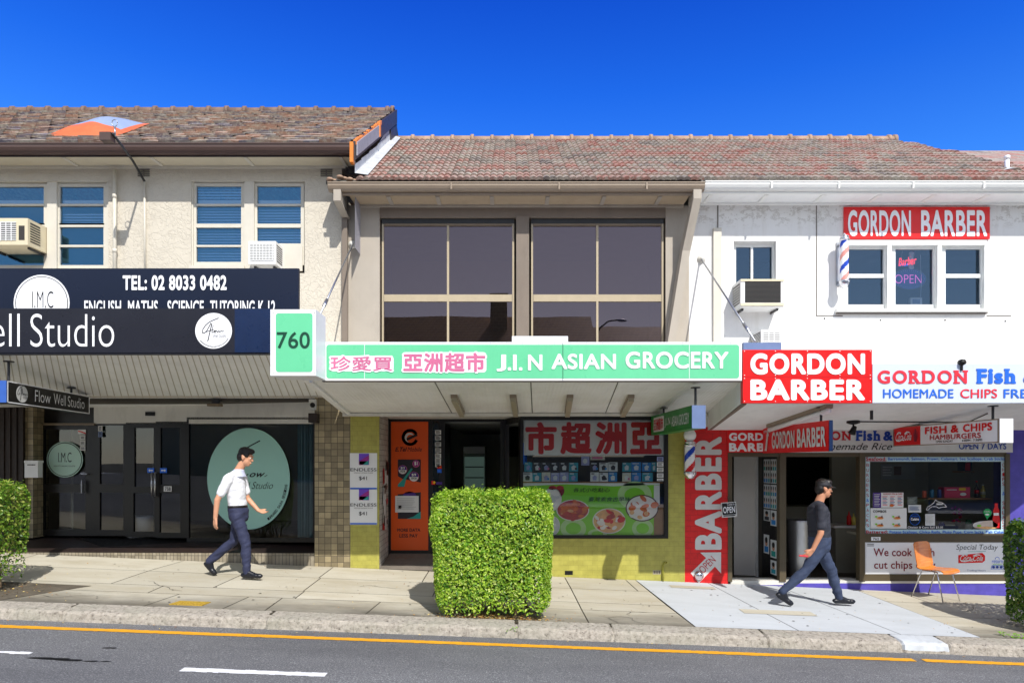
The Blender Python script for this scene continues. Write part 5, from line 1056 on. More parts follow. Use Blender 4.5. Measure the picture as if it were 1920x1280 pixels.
# torn bills on the entry side wall
rg = random.Random(4)
for i, (z, lab) in enumerate(((-.25, 'topmost torn bill on the white entry side wall'), (-.62, 'torn bill in the middle of the white entry side wall'), (-1.0, 'lowest torn bill on the white entry side wall'))):
    g = MB(); a, c = W(711.5, 0, DF).x, W(728, 0, DE).x; f = lambda t, zz: Vector((a+(c-a)*t+.006, DF+.01+(DE-DF)*t, HC+zz))
    for k in range(7): t0, z0 = rg.uniform(.25, .7), z+rg.uniform(-.15, .15); t1, z1 = t0+rg.uniform(.1, .26), z0+rg.uniform(.06, .26); g.face([f(t0, z0)+Vector((.002*k, 0, 0)), f(t1, z0+rg.uniform(-.03, .03))+Vector((.002*k, 0, 0)), f(t1, z1)+Vector((.002*k, 0, 0)), f(t0, z1+rg.uniform(-.03, .03))+Vector((.002*k, 0, 0))], ['paper', 'letter_pale', 'deep_red', 'dark_timber', 'paper', 'plaster_white', 'ink'][k])
    tag(g.build('torn_bill'), lab, 'torn bill', 'torn bills in the entry')
M('board_white', (236, 240, 236), .5, .02); M('char_red', (206, 22, 26), .5)
g = MB(); P = FP(DF+.04); g.pbox(982, 786, 1247, 853, P, .01, 'board_white')
for i, ch in enumerate('市超洲亞'): g.text(ch, 985+i*65.5, 791, 1044+i*65.5, 851, P, 'char_red', .045, 2)
tag(g.build('window_banner'), 'white banner with four big red Chinese characters across the grocery window', 'banner')
M('poster_green', (132, 206, 34), .45, .06, 2); M('pale_green', (184, 216, 150), .45); M('bowl_dark', (70, 30, 28), .5); M('food_orange', (208, 106, 40), .5, .25, 14); M('food_red', (176, 46, 42), .5, .3, 18); M('food_pale', (226, 176, 120), .5, .2, 14); M('rice', (232, 228, 222), .5); M('card_brown', (150, 112, 80), .6)
g = MB(); P = FP(DF+.05); g.pbox(980, 905, 1237, 1003, P, .01, 'poster_green')
for cx, cy, rx, ry in ((1190, 928, 32, 26), (1075, 990, 24, 20), (1205, 990, 20, 18), (1120, 1000, 18, 9)): g.disc(cx, cy, rx, ry, P, 'pale_green', 1); g.disc(cx, cy, rx*.6, ry*.55, P, 'poster_green', 1.5)
g.poly([(980, 905), (1237, 905), (1237, 908), (1150, 911), (1060, 907), (980, 911)], P, 'paper', 1); g.rect(1226, 909, 1237, 945, P, 'paper', 1)
rg = random.Random(12)
def dish(cx, cy, rx, ry, rim, base, bits, n):
    g.disc(cx, cy, rx, ry, P, rim, 3); g.disc(cx, cy, rx*.93, ry*.92, P, base, 4)
    for i in range(n):
        a, q = rg.uniform(0, 6.28), rg.uniform(0, .72)**.7; x, y = cx+rx*q*math.cos(a), cy+ry*q*math.sin(a); w, h, r = rg.uniform(.12, .3)*rx, rg.uniform(.1, .2)*ry*1.2, rg.uniform(-1, 1)
        g.poly([(x+w*math.cos(t*.7)*math.cos(r)-h*math.sin(t*.7)*math.sin(r), y+w*math.cos(t*.7)*math.sin(r)+h*math.sin(t*.7)*math.cos(r)) for t in range(9)], P, rg.choice(bits), 5+i*.12)
dish(1074, 956, 31, 20, 'rice', 'food_red', ['food_orange', 'food_red', 'food_pale', 'food_orange'], 26); dish(1142, 976, 31, 24, 'rice', 'food_pale', ['food_red', 'char_red', 'rice', 'food_pale', 'food_red'], 26)
dish(1204, 952, 31, 25, 'bowl_dark', 'rice', ['rice', 'food_pale', 'food_orange', 'rice'], 22); dish(1036, 935, 17, 22, 'rice', 'rice', ['letter_pale'], 8); dish(1036, 985, 14, 18, 'rice', 'letter_pale', ['rice'], 6)
for cx in (1036, 1050): g.disc(cx, 920, 8, 10, P, 'maroon', 3); g.disc(cx, 914, 7, 4, P, 'food_red', 4)
g.text('各式小吃點心', 1075, 914, 1143, 922, P, 'ink', .0, 6, 0, .2); g.text('臺灣素食古早味', 1103, 931, 1182, 939.5, P, 'ink', .0, 6, 0, .2)
tag(g.build('food_poster'), 'green food poster with three oval dishes along the bottom of the grocery window', 'poster')
g = MB(); g.pbox(1226, 945, 1247, 1003, FP(DF+.044), .008, 'card_brown'); tag(g.build('cardboard'), 'brown cardboard sheet at the right edge of the green food poster', 'cardboard')
M('pack_teal', (46, 150, 170), .4, .2, 20); M('pack_dark', (40, 44, 52), .4, .3, 20); M('pack_white', (212, 216, 216), .4, .1, 20); M('pack_blue', (40, 130, 200), .4, .2, 20); M('pack_cream', (206, 204, 186), .4, .15, 20); M('pack_lilac', (150, 156, 200), .4, .15, 20)
def packs(y0, y1, row_, lst):
    for i, (a, a2, m_, wd) in enumerate(lst):
        g = MB(); P = FP(DF+.07+.01*(i % 3)); g.pbox(a, y0+(i % 2)*.8, a2, y1, P, .03, m_); w = a2-a; h = y1-y0; rg = random.Random(i*7+int(y0))
        alt = 'pack_white' if m_ != 'pack_white' else 'pack_dark'
        g.poly([(a+w*.3, y1-h*.15), (a+w*.25, y0+h*.5), (a+w*.5, y0+h*.3), (a+w*.75, y0+h*.45), (a+w*.7, y1-h*.15)], P, alt if rg.random() < .6 else 'pack_lilac', 1); g.rect(a+w*.1, y0+h*.1, a+w*rg.uniform(.4, .8), y0+h*.2, P, alt, 1)
        if rg.random() < .6: g.disc(a+w*.75, y1-h*.3, w*.13, h*.12, P, rg.choice(['pack_blue', 'pack_dark', 'pink']), 2, 12)
        tag(g.build('accessory_pack'), f'{wd} phone accessory pack, {nth(i)} from the left in the {row_} row of the grocery window', 'packet', 'phone accessory packs in the grocery window')
def nth(i): return ['first', 'second', 'third', 'fourth', 'fifth', 'sixth', 'seventh', 'eighth', 'ninth', 'tenth', 'eleventh', 'twelfth', 'thirteenth', 'fourteenth'][i]
T_ = {'pack_teal': 'teal', 'pack_dark': 'dark', 'pack_white': 'white', 'pack_blue': 'blue', 'pack_cream': 'cream', 'pack_lilac': 'lilac'}
mk = lambda l: [(a, b, 'pack_'+c, c) for a, b, c in l]
packs(866, 883.5, 'upper', mk([(983, 998, 'teal'), (999.5, 1015, 'dark'), (1016, 1032, 'dark'), (1033, 1049, 'dark'), (1050, 1066, 'dark'), (1067, 1084, 'teal'), (1107, 1123, 'dark'), (1124, 1140, 'white'), (1141, 1158, 'white'), (1167, 1183, 'teal'), (1184, 1202, 'blue'), (1204, 1221, 'blue'), (1222, 1231, 'teal')]))
packs(885, 902.5, 'lower', mk([(980, 998, 'white'), (998.5, 1015, 'teal'), (1016, 1032, 'cream'), (1033, 1049, 'lilac'), (1050, 1066, 'lilac'), (1067, 1083, 'teal'), (1107, 1123, 'white'), (1124, 1140, 'white'), (1141, 1157, 'blue'), (1167, 1183, 'cream'), (1184, 1202, 'blue'), (1204, 1224, 'teal')]))
g = MB(); P = FP(DF+.06); g.pbox(1090, 855, 1105, 872, P, .01, 'pack_lilac'); g.disc(1097, 864, 4, 5, P, 'pack_white', 1); tag(g.build('accessory_pack'), 'pale lilac pack hanging alone above the gap in the window packs', 'packet', 'phone accessory packs in the grocery window')
g = MB(); P = FP(DF+.06); g.pbox(1107, 854, 1134, 862, P, .01, 'pack_cream'); g.rect(1110, 856, 1130, 860, P, 'pink', 1); tag(g.build('accessory_pack'), 'flat pinkish pack tucked under the red character banner', 'packet', 'phone accessory packs in the grocery window')
for i, (y0, y1) in enumerate(((856, 864), (866, 874), (876, 884), (887, 895), (897, 901))): sticker(1232, y0, 1244, y1, FP(DF-.003), 'paper' if i else 'pack_lilac', f'{nth(i)} hours sticker from the top at the right edge of the grocery window', lines(1233.5, y0+1.5, 1243, y1-.5, 3))
# things by the angled side glass
for a0, a1, z0, z1, m_, lab in ((.15, .5, -.05, .3, 'push_blue', 'blue hanging display behind the angled side glass of the grocery'), (.12, .45, -.32, -.04, 'pack_dark', 'black phone cable pack behind the angled side glass'), (.5, .85, -.35, .12, 'pack_white', 'long white pack behind the angled side glass'), (.1, .8, -.62, -.34, 'pack_cream', 'pale printed sheet low behind the angled side glass')):
    g = MB(); fr = [SWP(a0, z0), SWP(a1, z0), SWP(a1, z1), SWP(a0, z1)]; g.hexa(fr, [p+Vector((.03, .02, 0)) for p in fr], m_)
    n_ = Vector((-.004, -.003, 0)); q = lambda t, s: SWP(a0+(a1-a0)*t, z0+(z1-z0)*s)+n_
    g.face([q(.3, .15), q(.7, .15), q(.6, .8), q(.4, .8)], 'letter_pale' if m_ != 'pack_white' else 'pack_dark'); tag(g.build('display_pack'), lab, 'packet', 'packs behind the side glass')
g = MB(); o = thing('drinks_fridge', 'white drinks fridge with a lit glass door inside the grocery', 'fridge', W(885, 980, 15)); P = FP(14.6); g.pbox(868, 836, 910, 1000, P, .7, 'room_grey'); g.build('cabinet', o); g = MB(); g.pbox(869, 837, 909, 850, P, .03, 'sign_white', 8); g.build('header', o); g = MB(); g.pbox(871, 856, 908, 990, P, .02, 'fridge_glow', 8)
emit('fridge_glow', (120, 150, 140), .12); 
for k in range(5): g.pbox(872, 874+k*20, 907, 876+k*20, P, .02, 'pack_dark', 16)
g.build('glass_door', o)
# ------------------------------------------------------------ barber door posters
rg = random.Random(9)
for i, (a0, b0, a1, b1) in enumerate(((.15, .03, .55, .22), (.58, .03, .95, .22), (.15, .23, .55, .42), (.58, .23, .95, .42), (.15, .43, .55, .52), (.58, .43, .95, .55), (.15, .63, .5, .78), (.58, .66, .95, .8), (.58, .82, .95, .93))):
    g = MB(); g.rect(a0, b0, a1, b1, BDP, 'pack_white', 2); n = 3 if b0 < .42 else 1; w = (a1-a0)/n
    for r_ in range(2 if b0 < .42 else 1):
        for k in range(n):
            hh = (b1-b0)/(2 if b0 < .42 else 1); cx, cy = a0+w*(k+.5), b0+hh*(r_+.5); g.disc(cx, cy-hh*.1, w*.22, hh*.22, BDP, 'skin', 3, 12); g.disc(cx, cy-hh*.22, w*.24, hh*.16, BDP, 'hair', 4, 12); g.rect(cx-w*.35, cy+hh*.12, cx+w*.35, cy+hh*.42, BDP, rg.choice(['pack_teal', 'pack_blue', 'pack_dark', 'teal']), 3)
    M('skin', (196, 142, 112), .5, .05, 12); M('hair', (22, 18, 17), .5, .2, 30)
    tag(g.build('haircut_poster'), f'haircut photo poster on the open black barber door, {["left","right"][0 if a0<.5 else 1]} column, {nth(sum(1 for z in range(i) if (z%2==i%2)))} from its top' if i < 8 else 'lowest haircut photo poster on the open black barber door', 'poster', 'haircut posters on the barber door')
g = MB(); P = lambda a, b, k=0: Vector((W(1373, 0, DF).x+.05+.02*a, DF+.25+.3*a, HC-.12-.38*b)); g.rect(0, 0, 1, 1, lambda a, b, k=0: P(a, b)+Vector((.004*k, 0, 0)), 'maroon', 1); tag(g.build('hall_poster'), 'dark maroon poster on the grey wall just inside the barber hall', 'poster')
# ------------------------------------------------------------ fish shop window
M('strip_blue', (188, 218, 226), .4, .02); M('choc', (92, 58, 30), .5)
g = MB(); P = FP(DF+.035)
for r in ((1623, 855, 1886, 865), (1623, 992, 1886, 1002), (1623, 865, 1631, 992), (1877, 865, 1886, 992)): g.rect(*r, P, 'strip_blue', 2)
g.text('Seafood:', 1624, 856.5, 1662, 863, P, 'deep_red', .03, 3); g.rect(1624, 863.4, 1662, 864.2, P, 'deep_red', 3); g.text('Barramundi, Salmon, Prawn, Calamari, Sea Scallops, Crab Sticks', 1665, 857, 1884, 864, P, 'letter_blue', .02, 3)
g.text('Battered:', 1624, 993.5, 1665, 999.5, P, 'deep_red', .03, 3); g.rect(1624, 1000.2, 1665, 1001, P, 'deep_red', 3); g.text('Potato Scallops, Chiko Rolls, Pluto Pups, Corn Jacks, Fish Cakes', 1668, 994, 1884, 1001, P, 'letter_blue', .02, 3)
for i, ch in enumerate('BURGERS&PACKS'): g.text(ch, 1624.5, 868.5+i*9.4, 1629.5, 874.5+i*9.4, P, 'letter_blue' if ch == '&' else 'deep_red', .0, 3)
for i, ch in enumerate('CHIPS & SALADS'):
    if ch != ' ': g.text(ch, 1879.3, 868+i*8.9, 1884, 874.5+i*8.9, P, 'letter_blue' if ch == '&' else 'deep_red', .0, 3)
tag(g.build('window_lettering'), 'pale blue lettered border listing seafood around the fish shop window', 'lettering')
def paper_(name, label, cat, a0, b0, a1, b1, mat, draw, d=DF+.045):
    g = MB(); P = FP(d); g.pbox(a0, b0, a1, b1, P, .004, mat)
    if draw: draw(g, P)
    return tag(g.build(name), label, cat)
def mn(g, P):
    g.rect(1637, 923, 1652, 951, P, 'violet', 1)
    for i in range(8): g.rect(1639, 926+i*3, 1650-i % 3, 927+i*3, P, 'letter_pale', 2)
    g.text('GORDON FISH & CHIPS', 1656, 924, 1692, 927, P, 'deep_red', .02, 2)
    for c in range(3):
        for i in range(7): g.rect(1655+c*14, 930+i*2.6, 1664+c*14-i % 2*2, 931+i*2.6, P, 'steel_blue' if i % 3 else 'letter_red', 2)
    g.disc(1672, 947, 4, 2.6, P, 'food_orange', 3, 14)
paper_('menu_sheet', 'blue and white printed menu at the left of the fish shop window', 'menu', 1637, 923, 1694, 951, 'paper', mn)
def cm(g, P):
    g.text('COMBOS', 1637, 956, 1662, 960.5, P, 'ink', .03, 2)
    for a, b in ((1650, 971), (1682, 971), (1650, 985), (1682, 985)): g.disc(a, b, 7, 2.6, P, 'food_pale', 2, 16); g.disc(a+1, b-1, 5, 1.8, P, 'food_orange', 3, 14); g.poly([(a+2, b-1), (a+3, b-5), (a+4.4, b-5), (a+5, b-1)], P, 'choc' if b < 980 or a < 1660 else 'teal', 4); g.disc(a-7, b-3, 2.4, 1.6, P, 'poster_green', 3, 10)
paper_('combo_poster', 'white combos poster with four burger plates in the fish shop window', 'poster', 1632, 952, 1700, 990.5, 'paper', cm)
paper_('notice', 'blank grey card leaning in the fish shop window', 'notice', 1701, 931, 1720, 946, 'room_grey', lines(1703, 934, 1718, 944, 4, 'letter_pale'), DF+.07)
paper_('notice', 'small white slip below the grey card in the fish shop window', 'notice', 1703, 946, 1727, 960, 'pack_white', lines(1705, 949, 1725, 957, 4, 'steel_blue'))
paper_('notice', 'white receipt sheet below the dolphin outline', 'notice', 1735, 963, 1753, 985, 'pack_white', lines(1737, 966, 1751, 980, 6, 'letter_pale'))
g = MB(); P = FP(DF+.045); g.disc(1715.5, 973, 10, 11, P, 'push_blue', 1); g.disc(1715.5, 973, 9, 10, P, 'navy', 2); g.text('OPEN', 1709, 966, 1722, 968.6, P, 'letter_blue', .02, 3); g.text('Cuisine', 1708, 970, 1723, 975, P, 'sign_white', .04, 3); tag(g.build('round_sticker'), 'round navy blue sticker in the fish shop window', 'sticker')
g = MB(); P = FP(DF+.045); dp = [(1737, 956), (1739, 950), (1746, 946), (1752, 941), (1754, 936), (1758, 940), (1765, 941), (1771, 945), (1775, 950), (1768, 950), (1760, 952), (1755, 949), (1748, 949), (1743, 952), (1740, 956), (1737, 956)]; g.stroke(dp, 1, P, 'sign_white', 2); g.rect(1755.5, 943, 1768, 946, P, 'letter_pale', 2); tag(g.build('dolphin_decal'), 'white outline decal of a leaping dolphin on the fish shop window', 'decal')
g = MB(); P = FP(DF+.045); g.poly([(1851+8*math.cos(t*.3), 961+8*math.sin(t*.3)) for t in range(11, 21)]+[(1851+8*math.cos(t*.3), 961+8*math.sin(t*.3)) for t in range(0, 3)]+[(1853, 970), (1851, 974), (1849, 970)], P, 'green_pin', 1); M('green_pin', (24, 156, 80), .4); g.text('LOCAL', 1846, 957, 1856, 959.5, P, 'paper', .02, 2); g.disc(1851, 964, 4, 1.6, P, 'paper', 2, 12); tag(g.build('pin_sticker'), 'green map pin sticker at the right of the fish shop window', 'sticker')
M('plate_fish', (206, 190, 178), .5, .12, 20)
g = MB(); P = FP(DF+.046); g.disc(1849, 984, 25, 8, P, 'letter_pale', 1); g.poly([(1832, 984), (1845, 976), (1860, 975), (1872, 983), (1868, 989), (1840, 990)], P, 'plate_fish', 2); g.disc(1836, 985, 4, 2, P, 'poster_green', 3, 12); g.poly([(1826, 988), (1850, 986), (1870, 989), (1850, 992)], P, 'food_pale', 3); tag(g.build('fish_decal'), 'window decal of a fish fillet plate in the lower right corner', 'decal')
g = MB(); P = FP(DF+.043); g.poly([(1862, 989), (1861, 972), (1863, 963), (1862, 957), (1865, 950), (1865, 943), (1871, 943), (1871, 950), (1874, 957), (1873, 963), (1875, 972), (1874, 989)], P, 'char_red', 1); g.rect(1863, 961, 1873, 966, P, 'paper', 2); tag(g.build('bottle_decal'), 'red cola bottle decal at the right edge of the fish shop window', 'decal')
g = MB(); P = FP(DF+.046); g.rect(1701, 985, 1797, 991, P, 'navy', 1); g.text('Chicken & Corn Roll $3.50', 1702, 986, 1768, 990.5, P, 'paper', .03, 2); tag(g.build('price_strip'), 'navy price strip with white lettering along the bottom of the window glass', 'price strip')
DS = DF+.45
g = MB(); c0, c1 = W(1731, 934, DS), W(1878, 934, DS); g.box(c0.x, c1.x, DS-.12, DS+.25, c0.z-.012, c0.z+.012, 'shelf_wood'); tag(g.build('shelf'), 'wooden shelf carrying drinks inside the fish shop window', 'shelf')
g = MB(); c2, c3 = W(1800, 884, DS+.4), W(1890, 884, DS+.4); g.box(c2.x, c3.x, DS+.3, DS+.6, c2.z-.012, c2.z+.012, 'shelf_wood'); tag(g.build('shelf'), 'upper dark shelf with a blue box at the back of the fish shop', 'shelf')
g = MB(); p = W(1806, 884, DS+.4); g.box(p.x, p.x+.68, DS+.35, DS+.55, p.z+.013, p.z+.2, 'navy'); g.box(p.x, p.x+.08, DS+.34, DS+.35, p.z+.02, p.z+.15, 'letter_red'); tag(g.build('box'), 'dark blue carton on the upper shelf of the fish shop', 'box')
M('can_orange', (214, 96, 60), .3); M('can_blue', (60, 130, 170), .3); M('can_navy', (50, 60, 130), .3); M('bottle_green', (30, 110, 60), .2); M('bottle_yellow', (206, 190, 90), .2); M('bottle_cola', (36, 16, 14), .2)
for px, h, r, m_, lab, bot in ((1733, .115, .032, 'can_orange', 'orange drink can at the left end of the wooden shelf', 0), (1747, .135, .032, 'can_blue', 'teal blue drink can on the wooden shelf', 0), (1761, .135, .032, 'can_navy', 'navy drink can beside the pink box', 0), (1831, .27, .03, 'bottle_cola', 'dark cola bottle with a red label on the wooden shelf', 1), (1843, .21, .034, 'bottle_yellow', 'yellow drink bottle on the wooden shelf', 1), (1857, .25, .04, 'bottle_green', 'green drink bottle on the wooden shelf', 1)):
    g = MB(); c = W(px, 934, DS); z = c.z+.0125
    pr = [(r*.85, 0), (r, .012), (r, h-.015), (r*.8, h)] if not bot else [(r*.9, 0), (r, .015), (r, h*.55), (r*.4, h*.82), (r*.4, h)]
    g.lathe((c.x, DS, z), pr, m_, 18)
    if bot: g.lathe((c.x, DS, z), [(r*1.02, h*.25), (r*1.02, h*.48)], 'char_red' if m_ == 'bottle_cola' else 'pack_cream' if m_ == 'bottle_yellow' else 'pack_teal', 18); g.lathe((c.x, DS, z), [(r*.46, h*.94), (r*.46, h*1.02)], 'char_red' if m_ == 'bottle_cola' else 'sign_white', 14)
    tag(g.build('bottle' if bot else 'drink_can', None, True), lab, 'bottle' if bot else 'drink can', 'drinks on the shelf')
for px, h, w_, m_, lab in ((1762, .16, .05, 'can_navy', 'navy jar on the ledge left of the red flowers'), (1775, .12, .06, 'pack_cream', 'cream tub on the ledge beside the red flowers'), (1812, .2, .05, 'bottle_green', 'green jar on the ledge right of the red flowers'), (1826, .15, .07, 'room_grey', 'grey carton on the ledge behind the fish decal'), (1741, .22, .05, 'can_orange', 'orange tin on the ledge behind the white receipt sheet')):
    g = MB(); c = W(px, 1001, DS); z = HC+(HY-1001)*(DF+.07)/F+.001
    if 'carton' in lab or 'tub' in lab: g.box(c.x-w_*1.3, c.x+w_*1.3, DS-.1, DS+.05, z, z+h, m_); g.rect(px-8, 0, px-8, 0, P, 'paper') if 0 else g.box(c.x-w_*.8, c.x+w_*.6, DS-.103, DS-.1, z+h*.4, z+h*.7, 'paper')
    else: g.lathe((c.x, DS-.05, z), [(w_*.9, 0), (w_, .01), (w_, h*.8), (w_*.75, h*.86), (w_*.75, h)], m_, 16); g.lathe((c.x, DS-.05, z), [(w_*1.02, h*.25), (w_*1.02, h*.65)], 'pack_cream', 16)
    tag(g.build('carton' if 'carton' in lab else 'jar'), lab, 'carton' if 'carton' in lab else 'jar', 'goods on the window ledge')
g = MB(); M('pink_box', (206, 50, 90), .45); P = FP(DS-.05); g.pbox(1771, 913, 1819, 933, P, .16, 'pink_box'); g.rect(1798, 914, 1811, 919, P, 'yellow', 1); g.text('TASTY PATTIES', 1774, 916, 1795, 919, P, 'paper', .02, 2) if 0 else g.rect(1775, 917, 1794, 918.5, P, 'paper', 1); g.disc(1806, 926, 6, 3, P, 'paper', 1, 14); tag(g.build('box'), 'pink carton with a yellow tag standing on the wooden shelf', 'box')
g = MB(); P = FP(12.5); g.pbox(1752, 874, 1792, 906, P, .01, 'pack_cream')
for a, b in ((1762, 884), (1778, 884), (1762, 897), (1778, 897)): g.disc(a, b, 4.5, 3, P, 'choc', 1, 12)
tag(g.build('menu_board'), 'cream menu board on the wall inside the fish shop', 'menu')
g = MB(); P = FP(12.55); g.pbox(1652, 870, 1716, 898, P, .01, 'room_grey'); g.rect(1676, 874, 1690, 890, P, 'choc', 1); lines(1655, 874, 1674, 894, 4, 'letter_pale')(g, P); tag(g.build('menu_board'), 'grey menu board high on the left inside the fish shop window', 'menu')
g = MB(); o = thing('flowers', 'red artificial flowers in a vase on the fish shop window ledge', 'flowers', W(1795, 990, DS)); c = W(1795, 992, DS); g.lathe(c, [(.04, 0), (.05, .05), (.03, .1)], 'pack_dark', 14); g.build('vase', o, True); g = MB(); rg = random.Random(3)
for i in range(26): a, z = rg.uniform(0, 6.28), rg.uniform(.12, .36); g.ball(c+Vector((.1*math.cos(a)*rg.random(), .06*math.sin(a), z)), rg.uniform(.012, .022), rg.choice(['letter_red', 'magenta', 'maroon']), 6)
g.build('petals', o)
# the low white sign under the fish shop window
g = MB(); P = FP(DF+.018); g.rect(1623, 1016.5, 1885, 1075.5, P, 'white_sign', 1)
g.text('We cook fresh', 1638, 1027, 1752, 1042, P, 'maroon', .01, 2); g.text('cut chips daily', 1639, 1051, 1754, 1070, P, 'maroon', .01, 2)
g.text('Special Today', 1793, 1020, 1871, 1033, P, 'navy_dark', -.008, 2, .0, .15); g.stroke([(1815, 1033.6), (1848, 1033)], .7, P, 'teal', 2); g.poly([(1797, 1040), (1842, 1036), (1847, 1041), (1847, 1050), (1842, 1054), (1797, 1055)], P, 'sign_red', 2); cola(g, P, 1797, 1036, 1846, 1055, 3, 'paper')
g.text('return', 1860, 1049, 1880, 1055, P, 'letter_blue', .0, 2); g.text('and earn', 1862, 1055.5, 1878, 1058.5, P, 'poster_green', .0, 2); g.stroke([(1858, 1066), (1860, 1059.5), (1880, 1059.5), (1882, 1066), (1858, 1066)], .8, P, 'letter_blue', 2); g.stroke([(1866, 1048), (1867, 1045), (1870, 1043.5), (1873, 1045), (1874, 1048)], .8, P, 'letter_blue', 2)
for a in (1863, 1870, 1877): g.disc(a, 1062.5, 2.8, 2.4, P, 'deep_blue', 3, 14)
g.text('Trading Hours', 1813, 1067, 1848, 1071, P, 'steel_blue', -.005, 2); g.text('ALL DAY EVERY DAY', 1857, 1069, 1882, 1071, P, 'ink', 0, 2) if 0 else None
for i in range(2): lines(1626, 1019+i*3, 1642, 1021+i*3, 1, 'ink')(g, P)
tag(g.build('menu_sign'), 'low white sign about cut chips and specials under the fish shop window', 'sign')
# things inside the fish shop doorway
g = MB(); c = W(1487, 0, DF+.5); g.lathe((c.x+.12, DF+.55, HC-1.93), [(.16, 0), (.17, .02), (.2, .95), (.21, .97), (.19, .98)], 'steel', 20); tag(g.build('bin', None, True), 'tall grey bin just inside the fish shop doorway', 'bin')
g = MB(); c = W(1570, 983, 12.0); g.box(c.x-.15, c.x+.75, 11.8, 12.4, c.z-.04, c.z, 'room_light'); g.box(c.x-.1, c.x+.7, 11.85, 12.35, HC-1.93, c.z-.04, 'room_mid'); tag(g.build('counter'), 'dim serving counter inside the fish shop doorway', 'counter')
for dx, m_, lab, h in ((.18, 'char_red', 'red sauce bottle on the counter in the fish shop doorway', .24), (.26, 'bottle_yellow', 'yellow sauce bottle on the counter in the fish shop doorway', .2), (.36, 'can_orange', 'orange sauce bottle on the counter in the fish shop doorway', .26)):
    g = MB(); g.lathe((c.x+dx, 11.95, c.z+.001), [(.035, 0), (.038, .02), (.036, h*.6), (.015, h*.75), (.006, h)], m_, 14); tag(g.build('sauce_bottle', None, True), lab, 'bottle', 'sauce bottles on the counter')
# neon signs in the barber window
NW = DF+.16; emit('neon_red', (255, 60, 70), 1.0); emit('neon_pink', (236, 110, 200), .7); emit('neon_blue', (40, 120, 250), .8); M('open_blue', (36, 74, 168), .4)
g = MB(); P = FP(NW); g.text('Barber', 1684, 482, 1719, 497, P, 'neon_red', .015, 3, .12, .35); g.text('SHOP', 1685, 494, 1704, 499, P, 'neon_blue', .02, 3); g.pbox(1705, 474, 1713, 500, P, .02, 'letter_pale'); g.disc(1709, 501, 5, 4, P, 'letter_pale', 2, 16); g.disc(1709, 475, 5, 3.5, P, 'letter_pale', 2, 16); g.stroke([(1690, 484), (1692, 470)], .5, P, 'letter_pale', 1); g.stroke([(1715, 480), (1716, 470)], .5, P, 'letter_pale', 1); tag(g.build('neon_sign'), 'small red neon script sign hanging in the middle of the triple window', 'neon sign')
g = MB(); g.disc(1705.5, 523, 31, 19.5, P, 'steel_blue', 0, 48); g.disc(1705.5, 523, 30, 18.5, P, 'open_blue', 1, 48); g.text('OPEN', 1678, 515, 1728, 531, P, 'neon_pink', -.018, 3)
for i in range(44): a = i*2*math.pi/44; g.disc(1705.5+27.5*math.cos(a), 523+16*math.sin(a), .5, .5, P, 'letter_pale', 2, 6)
tag(g.build('neon_sign'), 'oval blue open sign with pink letters in the middle of the triple window', 'neon sign')
g = MB(); P = FP(NW-.01); g.stroke([(1726, 478), (1726, 500), (1728, 525), (1726, 557)], .9, P, 'letter_pale', 1); g.pbox(1707, 558, 1729, 571, P, .05, 'pack_white'); g.rect(1711, 561, 1725, 569, P, 'steel_blue', 1); tag(g.build('power_pack'), 'white power pack with a dangling cord on the barber window sill', 'power pack')
# ------------------------------------------------------------ chair
M('ply', (206, 120, 46), .3, .12, 7, spec=.5)
m, t, b = newmat('plywood'); w_ = t.noise(3, 5, t.stretch(2, 2, 22)); t.link(t.ramp(w_, [(.3, lin((200, 112, 40))), (.7, lin((222, 136, 58)))]), b.inputs['Base Color']); b.inputs['Roughness'].default_value = .25
CH = Vector((6.34, 10.17, zg(6.34, 10.17)+.008)); ca, sa = math.cos(math.radians(-62)), math.sin(math.radians(-62))
cl = lambda x, y, z: CH+Vector((x*ca-y*sa, x*sa+y*ca, z))            # chair frame: +x is where it faces
ch = thing('chair', 'orange bent plywood chair with thin steel legs standing before the fish shop sign', 'chair', CH)
prof = [(-.27, .83), (-.255, .72), (-.235, .6), (-.215, .5), (-.19, .455), (-.14, .435), (-.02, .44), (.1, .45), (.17, .445), (.2, .425), (.205, .41)]
def shell(i0, i1, name):
    g = MB(); th = .012; ny = 8
    for i in range(i0, i1):
        for j in range(ny):
            def q(ii, jj, k):
                x, z = prof[ii]; y = (jj/ny-.5)*(.40+.02*(ii > 4)); cv = .035*(2*abs(jj/ny-.5))**2
                if ii == 0 and jj in (0, ny): z -= .03
                dx, dz = (cv, 0) if ii < 4 else (0, cv*.4)
                nx, nz = (.97, .2) if ii < 4 else (.2, .98)
                return cl(x+dx-nx*th*k, y, z+dz-nz*th*k)
            g.hexa([q(i, j, 0), q(i, j+1, 0), q(i+1, j+1, 0), q(i+1, j, 0)], [q(i, j, 1), q(i, j+1, 1), q(i+1, j+1, 1), q(i+1, j, 1)], 'plywood')
    return g.build(name, ch)
shell(0, 4, 'backrest'); shell(4, 10, 'seat')
for sx_, sy_ in ((-1, -1), (-1, 1), (1, -1), (1, 1)):
    g = MB(); x0, x1 = (-.13, -.26) if sx_ < 0 else (.1, .2); fx = cl(x1, sy_*.21, 0); fz = zg(fx.x, fx.y)+.008-CH.z
    g.tube([cl(0, sy_*.12, .42), cl(x0*.9, sy_*.17, .425), cl(x0, sy_*.18, .41), cl(x1, sy_*.21, fz)], .009, 'chrome', 8); g.build('leg', ch, True)
